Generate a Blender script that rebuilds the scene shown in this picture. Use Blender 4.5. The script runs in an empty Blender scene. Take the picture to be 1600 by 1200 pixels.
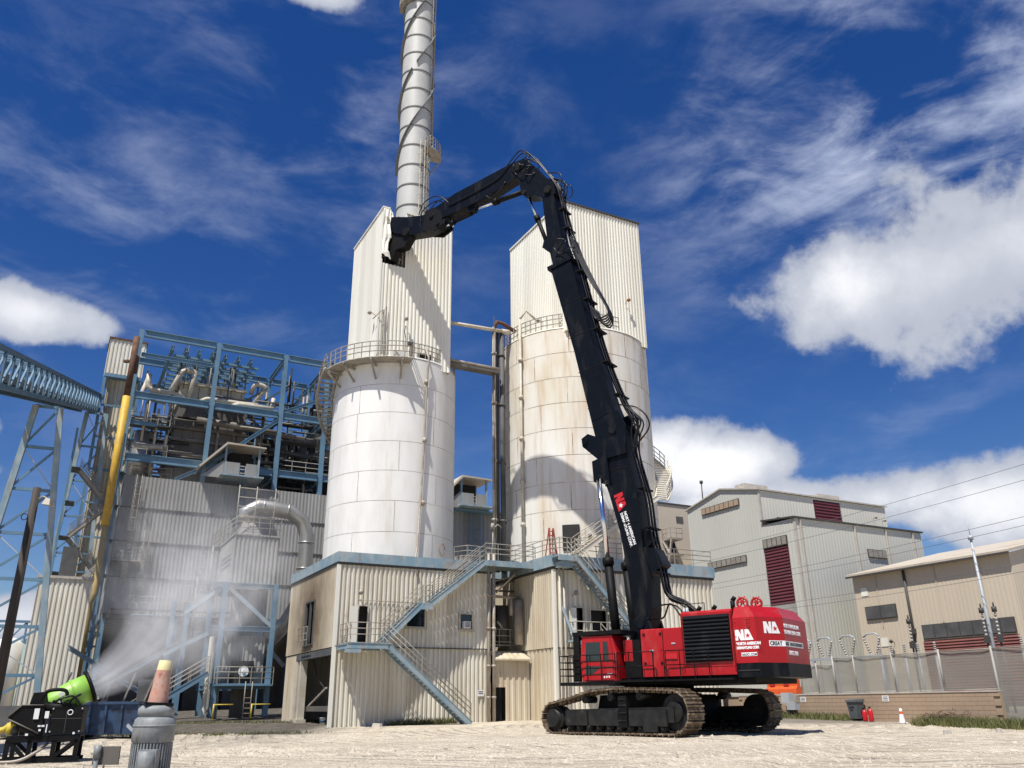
import bpy, math, random
from mathutils import Vector, Matrix
random.seed(7)
R_ = math.radians
sc = bpy.context.scene
COL = sc.collection

# ---------------------------------------------------------------- camera
cam = bpy.data.cameras.new('camera')
cam.sensor_width = 36.0
cam.lens = 36.0 * 1295 / 1600
cam.clip_end = 6000
camo = bpy.data.objects.new('camera', cam); COL.objects.link(camo)
camo.location = (0, 0, 1.3)
_p, _r = R_(21.1), R_(-0.66)
_F = Vector((0, math.cos(_p), math.sin(_p))); _U = Vector((0, -math.sin(_p), math.cos(_p))); _X = Vector((1, 0, 0))
_Rv = _X * math.cos(_r) + _U * math.sin(_r); _Uv = -_X * math.sin(_r) + _U * math.cos(_r)
camo.matrix_world = Matrix(((_Rv.x, _Uv.x, -_F.x, 0), (_Rv.y, _Uv.y, -_F.y, 0), (_Rv.z, _Uv.z, -_F.z, 1.3), (0, 0, 0, 1)))
sc.camera = camo

# ---------------------------------------------------------------- light
SUN_EL, SUN_AZ = R_(62), R_(206)        # azimuth clockwise from +Y: the sun stands behind the camera, to its left
sdir = Vector((math.sin(SUN_AZ) * math.cos(SUN_EL), math.cos(SUN_AZ) * math.cos(SUN_EL), math.sin(SUN_EL)))
sl = bpy.data.lights.new('sun', 'SUN'); sl.energy = 5.0; sl.angle = R_(0.53); sl.color = (1.0, 0.965, 0.905)
so = bpy.data.objects.new('sun', sl); COL.objects.link(so)
so.rotation_euler = sdir.to_track_quat('Z', 'Y').to_euler()
sc.view_settings.view_transform = 'Standard'; sc.view_settings.look = 'None'
sc.view_settings.exposure = 0.27; sc.view_settings.gamma = 1.0
sc.view_settings.use_curve_mapping = False
sc.cycles.max_bounces = 5; sc.cycles.diffuse_bounces = 3; sc.cycles.glossy_bounces = 3; sc.cycles.volume_bounces = 1
sc.cycles.volume_step_rate = 1.0; sc.cycles.volume_max_steps = 128

world = bpy.data.worlds.new('World'); sc.world = world; world.use_nodes = True
wt = world.node_tree; wn = wt.nodes; wl = wt.links
for n in list(wn): wn.remove(n)
def N(t, tree=None, **kw):
    n = (tree or wt).nodes.new(t)
    for k, v in kw.items():
        if k.startswith('i_'):
            key = k[2:]; n.inputs[int(key) if key.isdigit() else key].default_value = v
        else: setattr(n, k, v)
    return n
def pixdir(px, py):
    d = _Rv * ((px - 800) / 1295) + _Uv * ((600 - py) / 1295) + _F
    return d.normalized()
sky = N('ShaderNodeTexSky', sky_type='NISHITA', sun_disc=False, sun_elevation=SUN_EL, sun_rotation=SUN_AZ, altitude=0.0, air_density=1.0, dust_density=0.3, ozone_density=3.0)
hs = N('ShaderNodeHueSaturation', i_Hue=0.517, i_Saturation=1.36, i_Value=0.95)
wl.new(sky.outputs[0], hs.inputs['Color'])
tc = N('ShaderNodeTexCoord')
nrm = N('ShaderNodeVectorMath', operation='NORMALIZE'); wl.new(tc.outputs['Generated'], nrm.inputs[0])
D0 = nrm.outputs[0]
def Ms(op, a, b=None, clamp=False):
    n = N('ShaderNodeMath', operation=op, use_clamp=clamp)
    for i, x in enumerate((a, b)):
        if x is None: continue
        if isinstance(x, (int, float)): n.inputs[i].default_value = x
        else: wl.new(x, n.inputs[i])
    return n.outputs[0]
def Mr(x, a, b, c=0.0, d=1.0):
    n = N('ShaderNodeMapRange', interpolation_type='SMOOTHSTEP'); wl.new(x, n.inputs[0])
    for i, q in enumerate((a, b, c, d)): n.inputs[i + 1].default_value = q
    return n.outputs[0]
def noise(scale, detail, rough, dist=0.0, off=(0, 0, 0), sca=(1, 1, 1)):
    m = N('ShaderNodeMapping'); m.inputs['Location'].default_value = off; m.inputs['Scale'].default_value = sca
    m.inputs['Rotation'].default_value = (0, R_(-22), 0)
    wl.new(D0, m.inputs[0])
    n = N('ShaderNodeTexNoise', i_Scale=scale, i_Detail=detail, i_Roughness=rough, i_Distortion=dist); wl.new(m.outputs[0], n.inputs['Vector'])
    return n.outputs['Fac']
n_w = noise(2.6, 8, 0.6, 0.5, (3.1, 0.4, 1.7), (1.0, 1.0, 2.6))
n_w2 = noise(8.0, 7, 0.6, 0.4, (1.1, 5.4, 0.7), (1.0, 1.0, 2.4))
n_c = noise(6.2, 8, 0.54, 0.0, (0.3, 2.2, 5.0))
n_f = noise(21.0, 5, 0.6, 0.0, (4.3, 1.2, 2.0))
n_b = noise(3.1, 3, 0.5, 0.0, (7.3, 2.2, 1.0))
def blob(px, py, rx, ry, pw=1.0):
    c = pixdir(px, py)
    s = N('ShaderNodeVectorMath', operation='SUBTRACT'); wl.new(D0, s.inputs[0]); s.inputs[1].default_value = c
    # frame of the cloud: right and up at its own place in the sky
    rt = Vector((c.y, -c.x, 0)).normalized(); up = rt.cross(c).normalized()
    outs = []
    for ax, rad in ((rt, rx), (up, ry)):
        d = N('ShaderNodeVectorMath', operation='DOT_PRODUCT'); wl.new(s.outputs[0], d.inputs[0]); d.inputs[1].default_value = ax * (1295.0 / rad)
        outs.append(d.outputs['Value'])
    q = Ms('SQRT', Ms('ADD', Ms('MULTIPLY', outs[0], outs[0]), Ms('MULTIPLY', outs[1], outs[1])))
    v = Ms('SUBTRACT', 1.0, q)
    return v, outs[1]
def mx(a, b): return Ms('MAXIMUM', a, b)
cum = None; hgt = None
for i, (px, py, rx, ry) in enumerate(((1440, 432, 255, 112), (1610, 388, 320, 155), (50, 488, 118, 44), (1110, 722, 165, 66), (1010, 705, 120, 56), (1290, 790, 330, 58), (1620, 770, 300, 74), (490, -22, 80, 40), (40, 965, 130, 36), (2150, 560, 350, 140), (-560, 640, 330, 90))):
    b, h = blob(px, py, rx, ry)
    if i == 0: hgt = h; b0 = b
    cum = b if cum is None else mx(cum, b)
cb = Ms('ADD', Ms('MAXIMUM', cum, -0.7), Ms('ADD', Ms('MULTIPLY', Ms('SUBTRACT', n_c, 0.5), 1.7), Ms('MULTIPLY', Ms('SUBTRACT', n_f, 0.5), 0.75)))
cmask = Mr(cb, 0.02, 0.34)
cden = Mr(cb, 0.2, 1.1)
soft = None
for (px, py, rx, ry) in ((1400, 220, 460, 320), (1500, 760, 460, 170), (1120, 800, 420, 120), (150, 330, 480, 330), (520, 180, 420, 280)):
    b, h = blob(px, py, rx, ry); b = Ms('MAXIMUM', b, 0.0)
    soft = b if soft is None else mx(soft, b)
wb = Ms('ADD', Ms('MULTIPLY', n_w, 0.58), Ms('MULTIPLY', n_w2, 0.42))
wisp = Ms('MULTIPLY', Mr(wb, 0.46, 0.70), Ms('ADD', 0.10, Ms('MULTIPLY', soft, 0.42)))
hb, _h = blob(1420, 170, 430, 330); hb = Ms('MAXIMUM', hb, 0.0)
wisp = Ms('ADD', wisp, Ms('MULTIPLY', Mr(wb, 0.42, 0.62), Ms('MULTIPLY', hb, 0.85)), True)
ccol = N('ShaderNodeMixRGB'); ccol.inputs[1].default_value = (5.2, 5.6, 6.6, 1); ccol.inputs[2].default_value = (11.0, 11.1, 11.4, 1)
belly = Mr(hgt, -1.0, 0.35, 0.15, 1.0); near0 = Ms('MULTIPLY', b0, 2.5, True)
bel = Ms('ADD', Ms('MULTIPLY', belly, near0), Ms('SUBTRACT', 1.0, near0))
wl.new(Ms('MULTIPLY', Ms('MULTIPLY', cden, Mr(n_b, 0.34, 0.58, 0.4, 1.0)), bel), ccol.inputs[0])
m1 = N('ShaderNodeMixRGB'); wl.new(wisp, m1.inputs[0]); wl.new(hs.outputs[0], m1.inputs[1]); m1.inputs[2].default_value = (5.6, 6.3, 8.2, 1)
m2 = N('ShaderNodeMixRGB'); wl.new(cmask, m2.inputs[0]); wl.new(m1.outputs[0], m2.inputs[1]); wl.new(ccol.outputs[0], m2.inputs[2])
bg = N('ShaderNodeBackground'); bg.inputs[1].default_value = 0.080; wl.new(m2.outputs[0], bg.inputs[0])
wo = N('ShaderNodeOutputWorld'); wl.new(bg.outputs[0], wo.inputs[0])

# ---------------------------------------------------------------- materials
MATS = {}
def mat(name, col, rough=0.6, metal=0.0, col2=None, scale=3.0, amt=1.0, stretch=(1, 1, 1), bump=0.0, bscale=60, lo=0.4, hi=0.65, col3=None, s3=(9, 9, 0.35), lo3=0.6, hi3=0.75, spec=0.5, coat=0.0, coord='World', bdist=0.02, sheet=0):
    if name in MATS: return MATS[name]
    m = bpy.data.materials.new(name); m.use_nodes = True; t = m.node_tree; b = t.nodes['Principled BSDF']
    b.inputs['Roughness'].default_value = rough; b.inputs['Metallic'].default_value = metal
    b.inputs['Specular IOR Level'].default_value = spec; b.inputs['Coat Weight'].default_value = coat
    tcn = t.nodes.new('ShaderNodeTexCoord') if coord != 'World' else t.nodes.new('ShaderNodeNewGeometry'); coord = 'Position' if coord == 'World' else coord
    out = None
    def nz(sc_, st, det=6, rgh=0.6):
        mp = t.nodes.new('ShaderNodeMapping'); mp.inputs['Scale'].default_value = st; t.links.new(tcn.outputs[coord], mp.inputs[0])
        n = t.nodes.new('ShaderNodeTexNoise'); n.inputs['Scale'].default_value = sc_; n.inputs['Detail'].default_value = det; n.inputs['Roughness'].default_value = rgh
        t.links.new(mp.outputs[0], n.inputs['Vector']); return n.outputs['Fac']
    def ramp(x, a, c, k):
        r = t.nodes.new('ShaderNodeMapRange'); t.links.new(x, r.inputs[0]); r.inputs[1].default_value = a; r.inputs[2].default_value = c; r.inputs[4].default_value = k; return r.outputs[0]
    base = (*col, 1)
    if col2:
        x = t.nodes.new('ShaderNodeMixRGB'); x.inputs[1].default_value = base; x.inputs[2].default_value = (*col2, 1)
        t.links.new(ramp(nz(scale, stretch), lo, hi, amt), x.inputs[0]); out = x.outputs[0]
    if col3:
        x = t.nodes.new('ShaderNodeMixRGB'); x.inputs[2].default_value = (*col3, 1)
        if out: t.links.new(out, x.inputs[1])
        else: x.inputs[1].default_value = base
        t.links.new(ramp(nz(1.0, s3, 8, 0.65), lo3, hi3, 0.85), x.inputs[0]); out = x.outputs[0]
    if sheet and out:   # neighbouring sheets differ a little
        cb_ = []
        for ax_ in ((math.cos(R_(28.5)), math.sin(R_(28.5)), 0), (-math.sin(R_(28.5)), math.cos(R_(28.5)), 0)):
            d_ = t.nodes.new('ShaderNodeVectorMath'); d_.operation = 'DOT_PRODUCT'; t.links.new(tcn.outputs[coord], d_.inputs[0]); d_.inputs[1].default_value = [c_ / sheet for c_ in ax_]
            f_ = t.nodes.new('ShaderNodeMath'); f_.operation = 'FLOOR'; t.links.new(d_.outputs['Value'], f_.inputs[0]); cb_.append(f_.outputs[0])
        cx = t.nodes.new('ShaderNodeCombineXYZ'); t.links.new(cb_[0], cx.inputs[0]); t.links.new(cb_[1], cx.inputs[1])
        wn_ = t.nodes.new('ShaderNodeTexWhiteNoise'); t.links.new(cx.outputs[0], wn_.inputs['Vector'])
        mu = t.nodes.new('ShaderNodeMixRGB'); mu.blend_type = 'MULTIPLY'; mu.inputs[0].default_value = 1.0; t.links.new(out, mu.inputs[1])
        rr_ = t.nodes.new('ShaderNodeMapRange'); rr_.inputs[3].default_value = .88; rr_.inputs[4].default_value = 1.04; t.links.new(wn_.outputs['Value'], rr_.inputs[0]); t.links.new(rr_.outputs[0], mu.inputs[2]); out = mu.outputs[0]
    if out: t.links.new(out, b.inputs['Base Color'])
    else: b.inputs['Base Color'].default_value = base
    if bump:
        bn = t.nodes.new('ShaderNodeBump'); bn.inputs['Strength'].default_value = bump; bn.inputs['Distance'].default_value = bdist
        t.links.new(nz(bscale, (1, 1, 1)), bn.inputs['Height']); t.links.new(bn.outputs[0], b.inputs['Normal'])
    MATS[name] = m; return m
M = {}
M['cream'] = mat('cream_sheet', (.75, .71, .60), .55, 0, (.61, .555, .44), .7, .9, (1, 1, .22), .05, 5, col3=(.36, .26, .16), s3=(5.0, 5.0, .22), lo3=.56, hi3=.80, sheet=1.12)
M['ivory'] = mat('ivory_sheet', (.82, .795, .695), .5, 0, (.76, .725, .615), .35, .9, (1, 1, .2), col3=(.58, .50, .37), s3=(2.5, 2.5, .12), lo3=.58, hi3=.85, sheet=1.08)
M['tanwall'] = mat('dirty_sheet', (.59, .525, .40), .6, 0, (.46, .375, .255), .6, .95, (1, 1, .25), .05, 5, col3=(.25, .17, .095), s3=(4.0, 4.0, .16), lo3=.52, hi3=.78, sheet=1.12)
M['white'] = mat('white_tank', (.785, .77, .73), .5, 0, (.63, .615, .57), .55, .9, (1, 1, .3), .03, 3, col3=(.55, .44, .28), s3=(1.3, 1.3, .14), lo3=.57, hi3=.8)
M['whiteb'] = mat('stained_tank', (.745, .73, .675), .5, 0, (.64, .575, .44), .4, 1, (1, 1, .25), .03, 3, col3=(.50, .34, .18), s3=(1.3, 1.3, .10), lo3=.49, hi3=.78)
M['whitec'] = mat('rust_run_tank', (.745, .715, .64), .55, 0, (.63, .55, .41), .5, 1, (1, 1, .3), col3=(.40, .25, .125), s3=(1.8, 1.8, .14), lo3=.50, hi3=.76)
M['rust'] = mat('rust', (.30, .135, .06), .85, 0, (.42, .24, .12), 2, 1)
M['drust'] = mat('dark_rust', (.085, .04, .024), .85, 0, (.15, .075, .04), 2, 1)
M['grey'] = mat('grey_sheet', (.32, .315, .295), .6, 0, (.265, .26, .24), .3, .9, (1, 1, .2), col3=(.18, .17, .155), s3=(2, 2, .08), lo3=.56, hi3=.8, sheet=1.45)
M['dgrey'] = mat('dark_grey', (.10, .10, .098), .7, 0, (.06, .06, .06), 1, .9)
M['casing'] = mat('boiler_casing', (.15, .135, .115), .6, .1, (.085, .078, .066), .5, .9, (1, 1, .4))
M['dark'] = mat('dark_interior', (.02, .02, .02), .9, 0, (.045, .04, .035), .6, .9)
M['blue'] = mat('blue_steel', (.135, .245, .335), .5, 0, (.10, .185, .26), .6, .9, (1, 1, 1), col3=(.21, .15, .11), s3=(2.5, 2.5, 2.0), lo3=.68, hi3=.8)
M['bluep'] = mat('faded_blue_paint', (.19, .295, .355), .6, 0, (.34, .385, .39), 1.4, 1, (1, 1, .6), col3=(.27, .15, .08), s3=(2.2, 2.2, .7), lo3=.55, hi3=.72)
M['rail'] = mat('galvanised_rail', (.34, .32, .28), .6, .1, (.25, .21, .16), 3, .9)
M['pipe'] = mat('weathered_pipe', (.40, .37, .32), .55, .1, (.27, .20, .14), 1.4, .9)
M['duct'] = mat('galvanised_duct', (.46, .45, .42), .38, .65, (.36, .35, .32), 1.2, .9, (1, 1, .3), col3=(.40, .33, .22), s3=(1.2, 1.2, .5), lo3=.6, hi3=.8)
M['cpipe'] = mat('cream_pipe', (.55, .50, .40), .55, 0, (.42, .37, .29), 1.5, .9)
M['yellow'] = mat('yellow_pipe', (.62, .38, .035), .55, 0, (.48, .28, .05), 1.5, .9, col3=(.2, .12, .05), s3=(2, 2, 1), lo3=.65, hi3=.75)
M['stack'] = mat('stack_grey', (.52, .52, .49), .55, 0, (.43, .43, .40), .5, .9, (1, 1, .5), col3=(.36, .28, .2), s3=(1, 1, .4), lo3=.66, hi3=.85)
M['stackd'] = mat('strake_grey', (.15, .155, .155), .6, 0, (.11, .11, .11), 1, .9)
M['red'] = mat('red_paint', (.40, .007, .012), .36, 0, (.33, .009, .012), .6, .9, coat=.1, spec=.35, col3=(.42, .075, .06), s3=(1.6, 1.6, .7), lo3=.52, hi3=.8, bump=.03, bscale=2.5)
M['black'] = mat('black_paint', (.0018, .003, .0055), .42, 0, (.0035, .005, .0075), 2, .9, spec=.18, col3=(.045, .042, .038), s3=(1.4, 1.4, .4), lo3=.54, hi3=.85, bump=.03, bscale=2)
M['blk'] = mat('black_flat', (.003, .003, .0035), .6, 0, (.008, .0075, .007), 3, .8, spec=.2)
M['hose'] = mat('rubber_hose', (.004, .004, .0045), .4, spec=.4)
M['chrome'] = mat('cylinder_rod', (.75, .78, .82), .16, 1.0)
M['glass'] = mat('tinted_glass', (.012, .018, .02), .06, 0, spec=.8)
M['trackf'] = mat('track_frame', (.012, .012, .012), .55, .1, (.03, .029, .027), 3, .8, spec=.3, col3=(.09, .083, .07), s3=(3, 3, 3), lo3=.62, hi3=.75)
M['shoe'] = mat('track_shoe', (.10, .068, .042), .65, .3, (.20, .15, .10), 4, .9, col3=(.36, .30, .22), s3=(4, 4, 4), lo3=.5, hi3=.68)
M['letter'] = mat('white_lettering', (.85, .85, .85), .5)
M['lblack'] = mat('black_lettering', (.012, .012, .012), .5)
M['lred'] = mat('red_lettering', (.5, .015, .02), .4)
M['bldg'] = mat('pale_grey_cladding', (.55, .545, .48), .6, 0, (.50, .495, .435), .12, .9, (1, 1, .2))
M['bldg2'] = mat('pale_cream_cladding', (.66, .645, .555), .6, 0, (.60, .58, .50), .12, .9, (1, 1, .2), col3=(.44, .33, .2), s3=(.7, .7, .06), lo3=.66, hi3=.85)
M['tan'] = mat('tan_cladding', (.58, .495, .38), .65, 0, (.53, .45, .34), .15, .9, (1, 1, .2), col3=(.48, .33, .15), s3=(.5, .5, .06), lo3=.66, hi3=.85)
M['maroon'] = mat('maroon_louvre', (.12, .026, .032), .6, 0, (.095, .022, .028), 1, .9)
M['brickred'] = mat('dusty_maroon', (.21, .075, .06), .65, 0, (.17, .06, .05), 1, .9)
M['roof'] = mat('pale_metal_roof', (.50, .44, .35), .65, 0, (.38, .28, .19), .35, .9, (1, 1, 1), lo=.5, hi=.75)
M['trim'] = mat('dark_trim', (.06, .055, .05), .6)
M['block'] = mat('tan_blockwall', (.40, .295, .20), .8, 0, (.35, .255, .175), .6, .9, (1, 1, 1), .1, 20)
M['mortar'] = mat('mortar', (.355, .265, .18), .9)
M['cap'] = mat('concrete_cap', (.50, .46, .40), .8, 0, (.40, .36, .31), 2, .9)
M['post'] = mat('fence_post', (.37, .35, .31), .6, .1, (.30, .27, .23), 2, .9)
M['conc'] = mat('grey_concrete', (.36, .35, .32), .85, 0, (.28, .27, .25), 1, .9)
M['orange'] = mat('orange_plastic', (.72, .115, .025), .5, 0, (.6, .09, .02), 3, .8)
M['cone'] = mat('sunbleached_cone', (.52, .255, .19), .75, 0, (.46, .30, .235), 6, .9, bump=.1, bscale=18, col3=(.20, .10, .07), s3=(10, 10, 6), lo3=.53, hi3=.66)
M['scuff'] = mat('scuffed_motor', (.19, .205, .205), .55, 0, (.29, .30, .30), 5, .9, bump=.15, bscale=30, col3=(.07, .055, .04), s3=(8, 8, 3), lo3=.58, hi3=.68)
M['coneband'] = mat('yellowed_cone_band', (.66, .58, .30), .6, 0, (.55, .47, .22), 6, .8)
M['motor'] = mat('motor_grey', (.20, .215, .215), .5, 0, (.26, .275, .275), 3, .8, bump=.08, bscale=40, col3=(.12, .10, .08), s3=(6, 6, 2), lo3=.64, hi3=.74)
M['green'] = mat('lime_green_paint', (.29, .56, .085), .45, 0, (.25, .48, .075), 3, .8, col3=(.22, .30, .10), s3=(5, 5, 3), lo3=.58, hi3=.75)
M['label'] = mat('white_sticker', (.78, .78, .76), .5)
M['bin'] = mat('grey_plastic_bin', (.09, .105, .115), .5, 0, (.075, .085, .095), 3, .8)
M['fred'] = mat('extinguisher_red', (.50, .012, .02), .35)
M['wood'] = mat('dark_pole_wood', (.035, .028, .022), .8, 0, (.06, .045, .035), 1.5, .9, (6, 6, .3))
M['dumpster'] = mat('dumpster_blue', (.025, .06, .125), .6, 0, (.02, .035, .07), 1.5, .9, col3=(.01, .012, .02), s3=(2.2, 2.2, 4), lo3=.55, hi3=.6)
M['steel'] = mat('grey_steel', (.42, .45, .47), .55, .1, (.34, .36, .38), 1, .8)
M['insul'] = mat('porcelain_grey', (.42, .40, .36), .5, 0, (.34, .31, .28), 2, .8)
M['cable'] = mat('cable_black', (.03, .03, .032), .6)
M['wire'] = mat('aluminium_wire', (.16, .16, .17), .6)
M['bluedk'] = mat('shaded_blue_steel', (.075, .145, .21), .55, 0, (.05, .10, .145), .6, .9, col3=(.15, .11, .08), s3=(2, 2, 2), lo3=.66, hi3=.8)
M['grass'] = mat('dry_grass', (.085, .105, .025), .8, 0, (.17, .15, .06), 3, .9)
M['fire'] = mat('red_ladder', (.36, .07, .05), .6)
M['ywrail'] = mat('safety_yellow', (.55, .42, .05), .6)
M['soil'] = mat('brown_brush', (.09, .05, .03), .9, 0, (.14, .09, .05), 4, .9)
def mesh_screen(name, col, alpha):
    m = bpy.data.materials.new(name); m.use_nodes = True; t = m.node_tree; b = t.nodes['Principled BSDF']
    b.inputs['Base Color'].default_value = (*col, 1); b.inputs['Roughness'].default_value = .8
    tcn = t.nodes.new('ShaderNodeTexCoord'); n = t.nodes.new('ShaderNodeTexNoise'); n.inputs['Scale'].default_value = 0.6; n.inputs['Detail'].default_value = 6
    mp = t.nodes.new('ShaderNodeMapping'); mp.inputs['Scale'].default_value = (.6, .6, 5); t.links.new(tcn.outputs['Object'], mp.inputs[0]); t.links.new(mp.outputs[0], n.inputs['Vector'])
    r = t.nodes.new('ShaderNodeMapRange'); t.links.new(n.outputs['Fac'], r.inputs[0]); r.inputs[1].default_value = .3; r.inputs[2].default_value = .7; r.inputs[3].default_value = alpha - .1; r.inputs[4].default_value = alpha + .1
    t.links.new(r.outputs[0], b.inputs['Alpha']); return m
M['screen'] = mesh_screen('fence_screen', (.24, .23, .20), .72)
M['ladderc'] = M['rail']

# soot-burnt cladding: stain spreading round a burnt-out window (object space, site axes)
def burnt(name, cy, cz):
    m = M['tanwall'].copy(); m.name = name; t = m.node_tree; b = t.nodes['Principled BSDF']
    src = b.inputs['Base Color'].links[0].from_socket
    tcn = t.nodes.new('ShaderNodeTexCoord'); mp = t.nodes.new('ShaderNodeMapping'); mp.inputs['Location'].default_value = (0, -cy * .28, -cz * .24); mp.inputs['Scale'].default_value = (0, .28, .24)
    t.links.new(tcn.outputs['Object'], mp.inputs[0])
    ln = t.nodes.new('ShaderNodeVectorMath'); ln.operation = 'LENGTH'; t.links.new(mp.outputs[0], ln.inputs[0])
    nz = t.nodes.new('ShaderNodeTexNoise'); nz.inputs['Scale'].default_value = .9; nz.inputs['Detail'].default_value = 7; t.links.new(tcn.outputs['Object'], nz.inputs['Vector'])
    ad = t.nodes.new('ShaderNodeMath'); ad.operation = 'MULTIPLY_ADD'; t.links.new(nz.outputs['Fac'], ad.inputs[0]); ad.inputs[1].default_value = .9; t.links.new(ln.outputs['Value'], ad.inputs[2])
    r = t.nodes.new('ShaderNodeMapRange'); t.links.new(ad.outputs[0], r.inputs[0]); r.inputs[1].default_value = 2.1; r.inputs[2].default_value = .8; r.inputs[4].default_value = .92
    x = t.nodes.new('ShaderNodeMixRGB'); t.links.new(r.outputs[0], x.inputs[0]); t.links.new(src, x.inputs[1]); x.inputs[2].default_value = (.10, .066, .036, 1)
    t.links.new(x.outputs[0], b.inputs['Base Color']); return m
M['burnt'] = burnt('soot_burnt_sheet', -.1, 6.1)

# ---------------------------------------------------------------- mesh helpers
SROT = R_(28.5); OX, OY = -10.226, 49.0
UX = Vector((math.cos(SROT), math.sin(SROT), 0)); VX = Vector((-math.sin(SROT), math.cos(SROT), 0))
def W(a, b, z=0.0): return Vector((OX, OY, z)) + UX * a + VX * b
BASE = {}
def gz(y): return 0.0 if y < 40 else min(1.25, (y - 40) * .025)
class MB:
    def __init__(s): s.v = []; s.f = []; s.sm = []
    def add(s, vs, fs, smooth=False):
        k = len(s.v); s.v += [tuple(x) for x in vs]; s.f += [tuple(i + k for i in q) for q in fs]; s.sm += [smooth] * len(fs); return s
    def box(s, x0, x1, y0, y1, z0, z1):
        if x0 > x1: x0, x1 = x1, x0
        if y0 > y1: y0, y1 = y1, y0
        return s.add([(x0, y0, z0), (x1, y0, z0), (x1, y1, z0), (x0, y1, z0), (x0, y0, z1), (x1, y0, z1), (x1, y1, z1), (x0, y1, z1)],
                     [(0, 3, 2, 1), (4, 5, 6, 7), (0, 1, 5, 4), (1, 2, 6, 5), (2, 3, 7, 6), (3, 0, 4, 7)])
    def beam(s, p, q, w, h, up=(0, 0, 1)):
        p = Vector(p); q = Vector(q); d = (q - p).normalized(); u = Vector(up)
        if abs(d.dot(u)) > .98: u = Vector((0, 1, 0))
        a = d.cross(u).normalized() * (w / 2); b = a.cross(d).normalized() * (h / 2)
        return s.add([p - a - b, p + a - b, p + a + b, p - a + b, q - a - b, q + a - b, q + a + b, q - a + b],
                     [(0, 1, 2, 3), (7, 6, 5, 4), (0, 4, 5, 1), (1, 5, 6, 2), (2, 6, 7, 3), (3, 7, 4, 0)])
    def ibeam(s, p, q, w, h, t=.03, up=(0, 0, 1)):
        p = Vector(p); q = Vector(q); d = (q - p).normalized(); u = Vector(up)
        if abs(d.dot(u)) > .98: u = Vector((0, 1, 0))
        a = d.cross(u).normalized(); b = a.cross(d).normalized()
        o = b * (h / 2 - t / 2)
        s.beam(p + o, q + o, w, t, u); s.beam(p - o, q - o, w, t, u); return s.beam(p, q, t, h - 2 * t - .004, u)
    def tube(s, p, q, r, r2=None, n=10, cap=True):
        p = Vector(p); q = Vector(q); d = (q - p).normalized(); u = Vector((0, 0, 1)) if abs(d.z) < .9 else Vector((1, 0, 0))
        a = d.cross(u).normalized(); b = a.cross(d); r2 = r if r2 is None else r2; k = len(s.v)
        vs = []
        for i in range(n):
            c, e = math.cos(2 * math.pi * i / n), math.sin(2 * math.pi * i / n); vs += [p + (a * c + b * e) * r, q + (a * c + b * e) * r2]
        s.add(vs, [(2 * i, 2 * i + 1, (2 * i + 3) % (2 * n), (2 * i + 2) % (2 * n)) for i in range(n)], True)
        if cap: s.add([], []); s.f += [tuple(k + 2 * i for i in range(n)), tuple(k + 2 * i + 1 for i in reversed(range(n)))]; s.sm += [False, False]
        return s
    def path(s, pts, r, n=6, closed=False):
        pts = [Vector(p) for p in pts]; m = len(pts); vs = []; fs = []; a = None
        for i in range(m):
            if closed: d = (pts[(i + 1) % m] - pts[i - 1])
            else: d = pts[min(i + 1, m - 1)] - pts[max(i - 1, 0)]
            d.normalize()
            if a is None: u = Vector((0, 0, 1)) if abs(d.z) < .9 else Vector((1, 0, 0)); a = d.cross(u).normalized()
            else:
                a = a - d * a.dot(d)
                a = a.normalized() if a.length > 1e-5 else d.orthogonal().normalized()
            b = d.cross(a)
            for k in range(n):
                c, e = math.cos(2 * math.pi * k / n), math.sin(2 * math.pi * k / n); vs.append(pts[i] + (a * c + b * e) * r)
        for i in range(m if closed else m - 1):
            j = (i + 1) % m
            for k in range(n): fs.append((i * n + k, i * n + (k + 1) % n, j * n + (k + 1) % n, j * n + k))
        if not closed: fs += [tuple(reversed(range(n))), tuple((m - 1) * n + k for k in range(n))]
        return s.add(vs, fs, True)
    def prism(s, poly, fn, t0, t1):
        n = len(poly); vs = [fn(a, b, t0) for a, b in poly] + [fn(a, b, t1) for a, b in poly]
        return s.add(vs, [tuple(range(n)), tuple(n + i for i in reversed(range(n)))] + [(i, n + i, n + (i + 1) % n, (i + 1) % n) for i in range(n)])
    def lathe(s, prof, c=(0, 0), n=48, a0=0, a1=2 * math.pi, smooth=True):
        full = abs(a1 - a0 - 2 * math.pi) < 1e-6; m = n if full else n + 1; vs = []
        for i in range(m):
            t = a0 + (a1 - a0) * i / n
            for r, z in prof: vs.append((c[0] + r * math.cos(t), c[1] + r * math.sin(t), z))
        k = len(prof); fs = []
        for i in range(n):
            j = (i + 1) % m
            for q in range(k - 1): fs.append((i * k + q, j * k + q, j * k + q + 1, i * k + q + 1))
        return s.add(vs, fs, smooth)
    def quad(s, *p): return s.add(p, [tuple(range(len(p)))])
    def mesh(s, name, m, base=(0, 0, 0)):
        me = bpy.data.meshes.new(name); bx, by, bz = base
        me.from_pydata([(x - bx, y - by, z - bz) for x, y, z in s.v], [], s.f); me.materials.append(M[m] if isinstance(m, str) else m)
        me.polygons.foreach_set('use_smooth', s.sm); me.update(); return me
    def build(s, name, m, parent=None):
        r = parent
        while r is not None and r.parent is not None: r = r.parent
        o = bpy.data.objects.new(name, s.mesh(name, m, BASE.get(r.name, (0, 0, 0)) if r else (0, 0, 0))); COL.objects.link(o); o.parent = parent; return o
def inst(me, name, parent, loc, rot=(0, 0, 0), scale=None):
    o = bpy.data.objects.new(name, me); COL.objects.link(o); o.parent = parent; o.location = loc; o.rotation_euler = rot
    if scale: o.scale = scale
    return o
def tag(o, label, cat, group=None):
    o['label'] = label; o['category'] = cat
    if group: o['group'] = group
    return o
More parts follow.
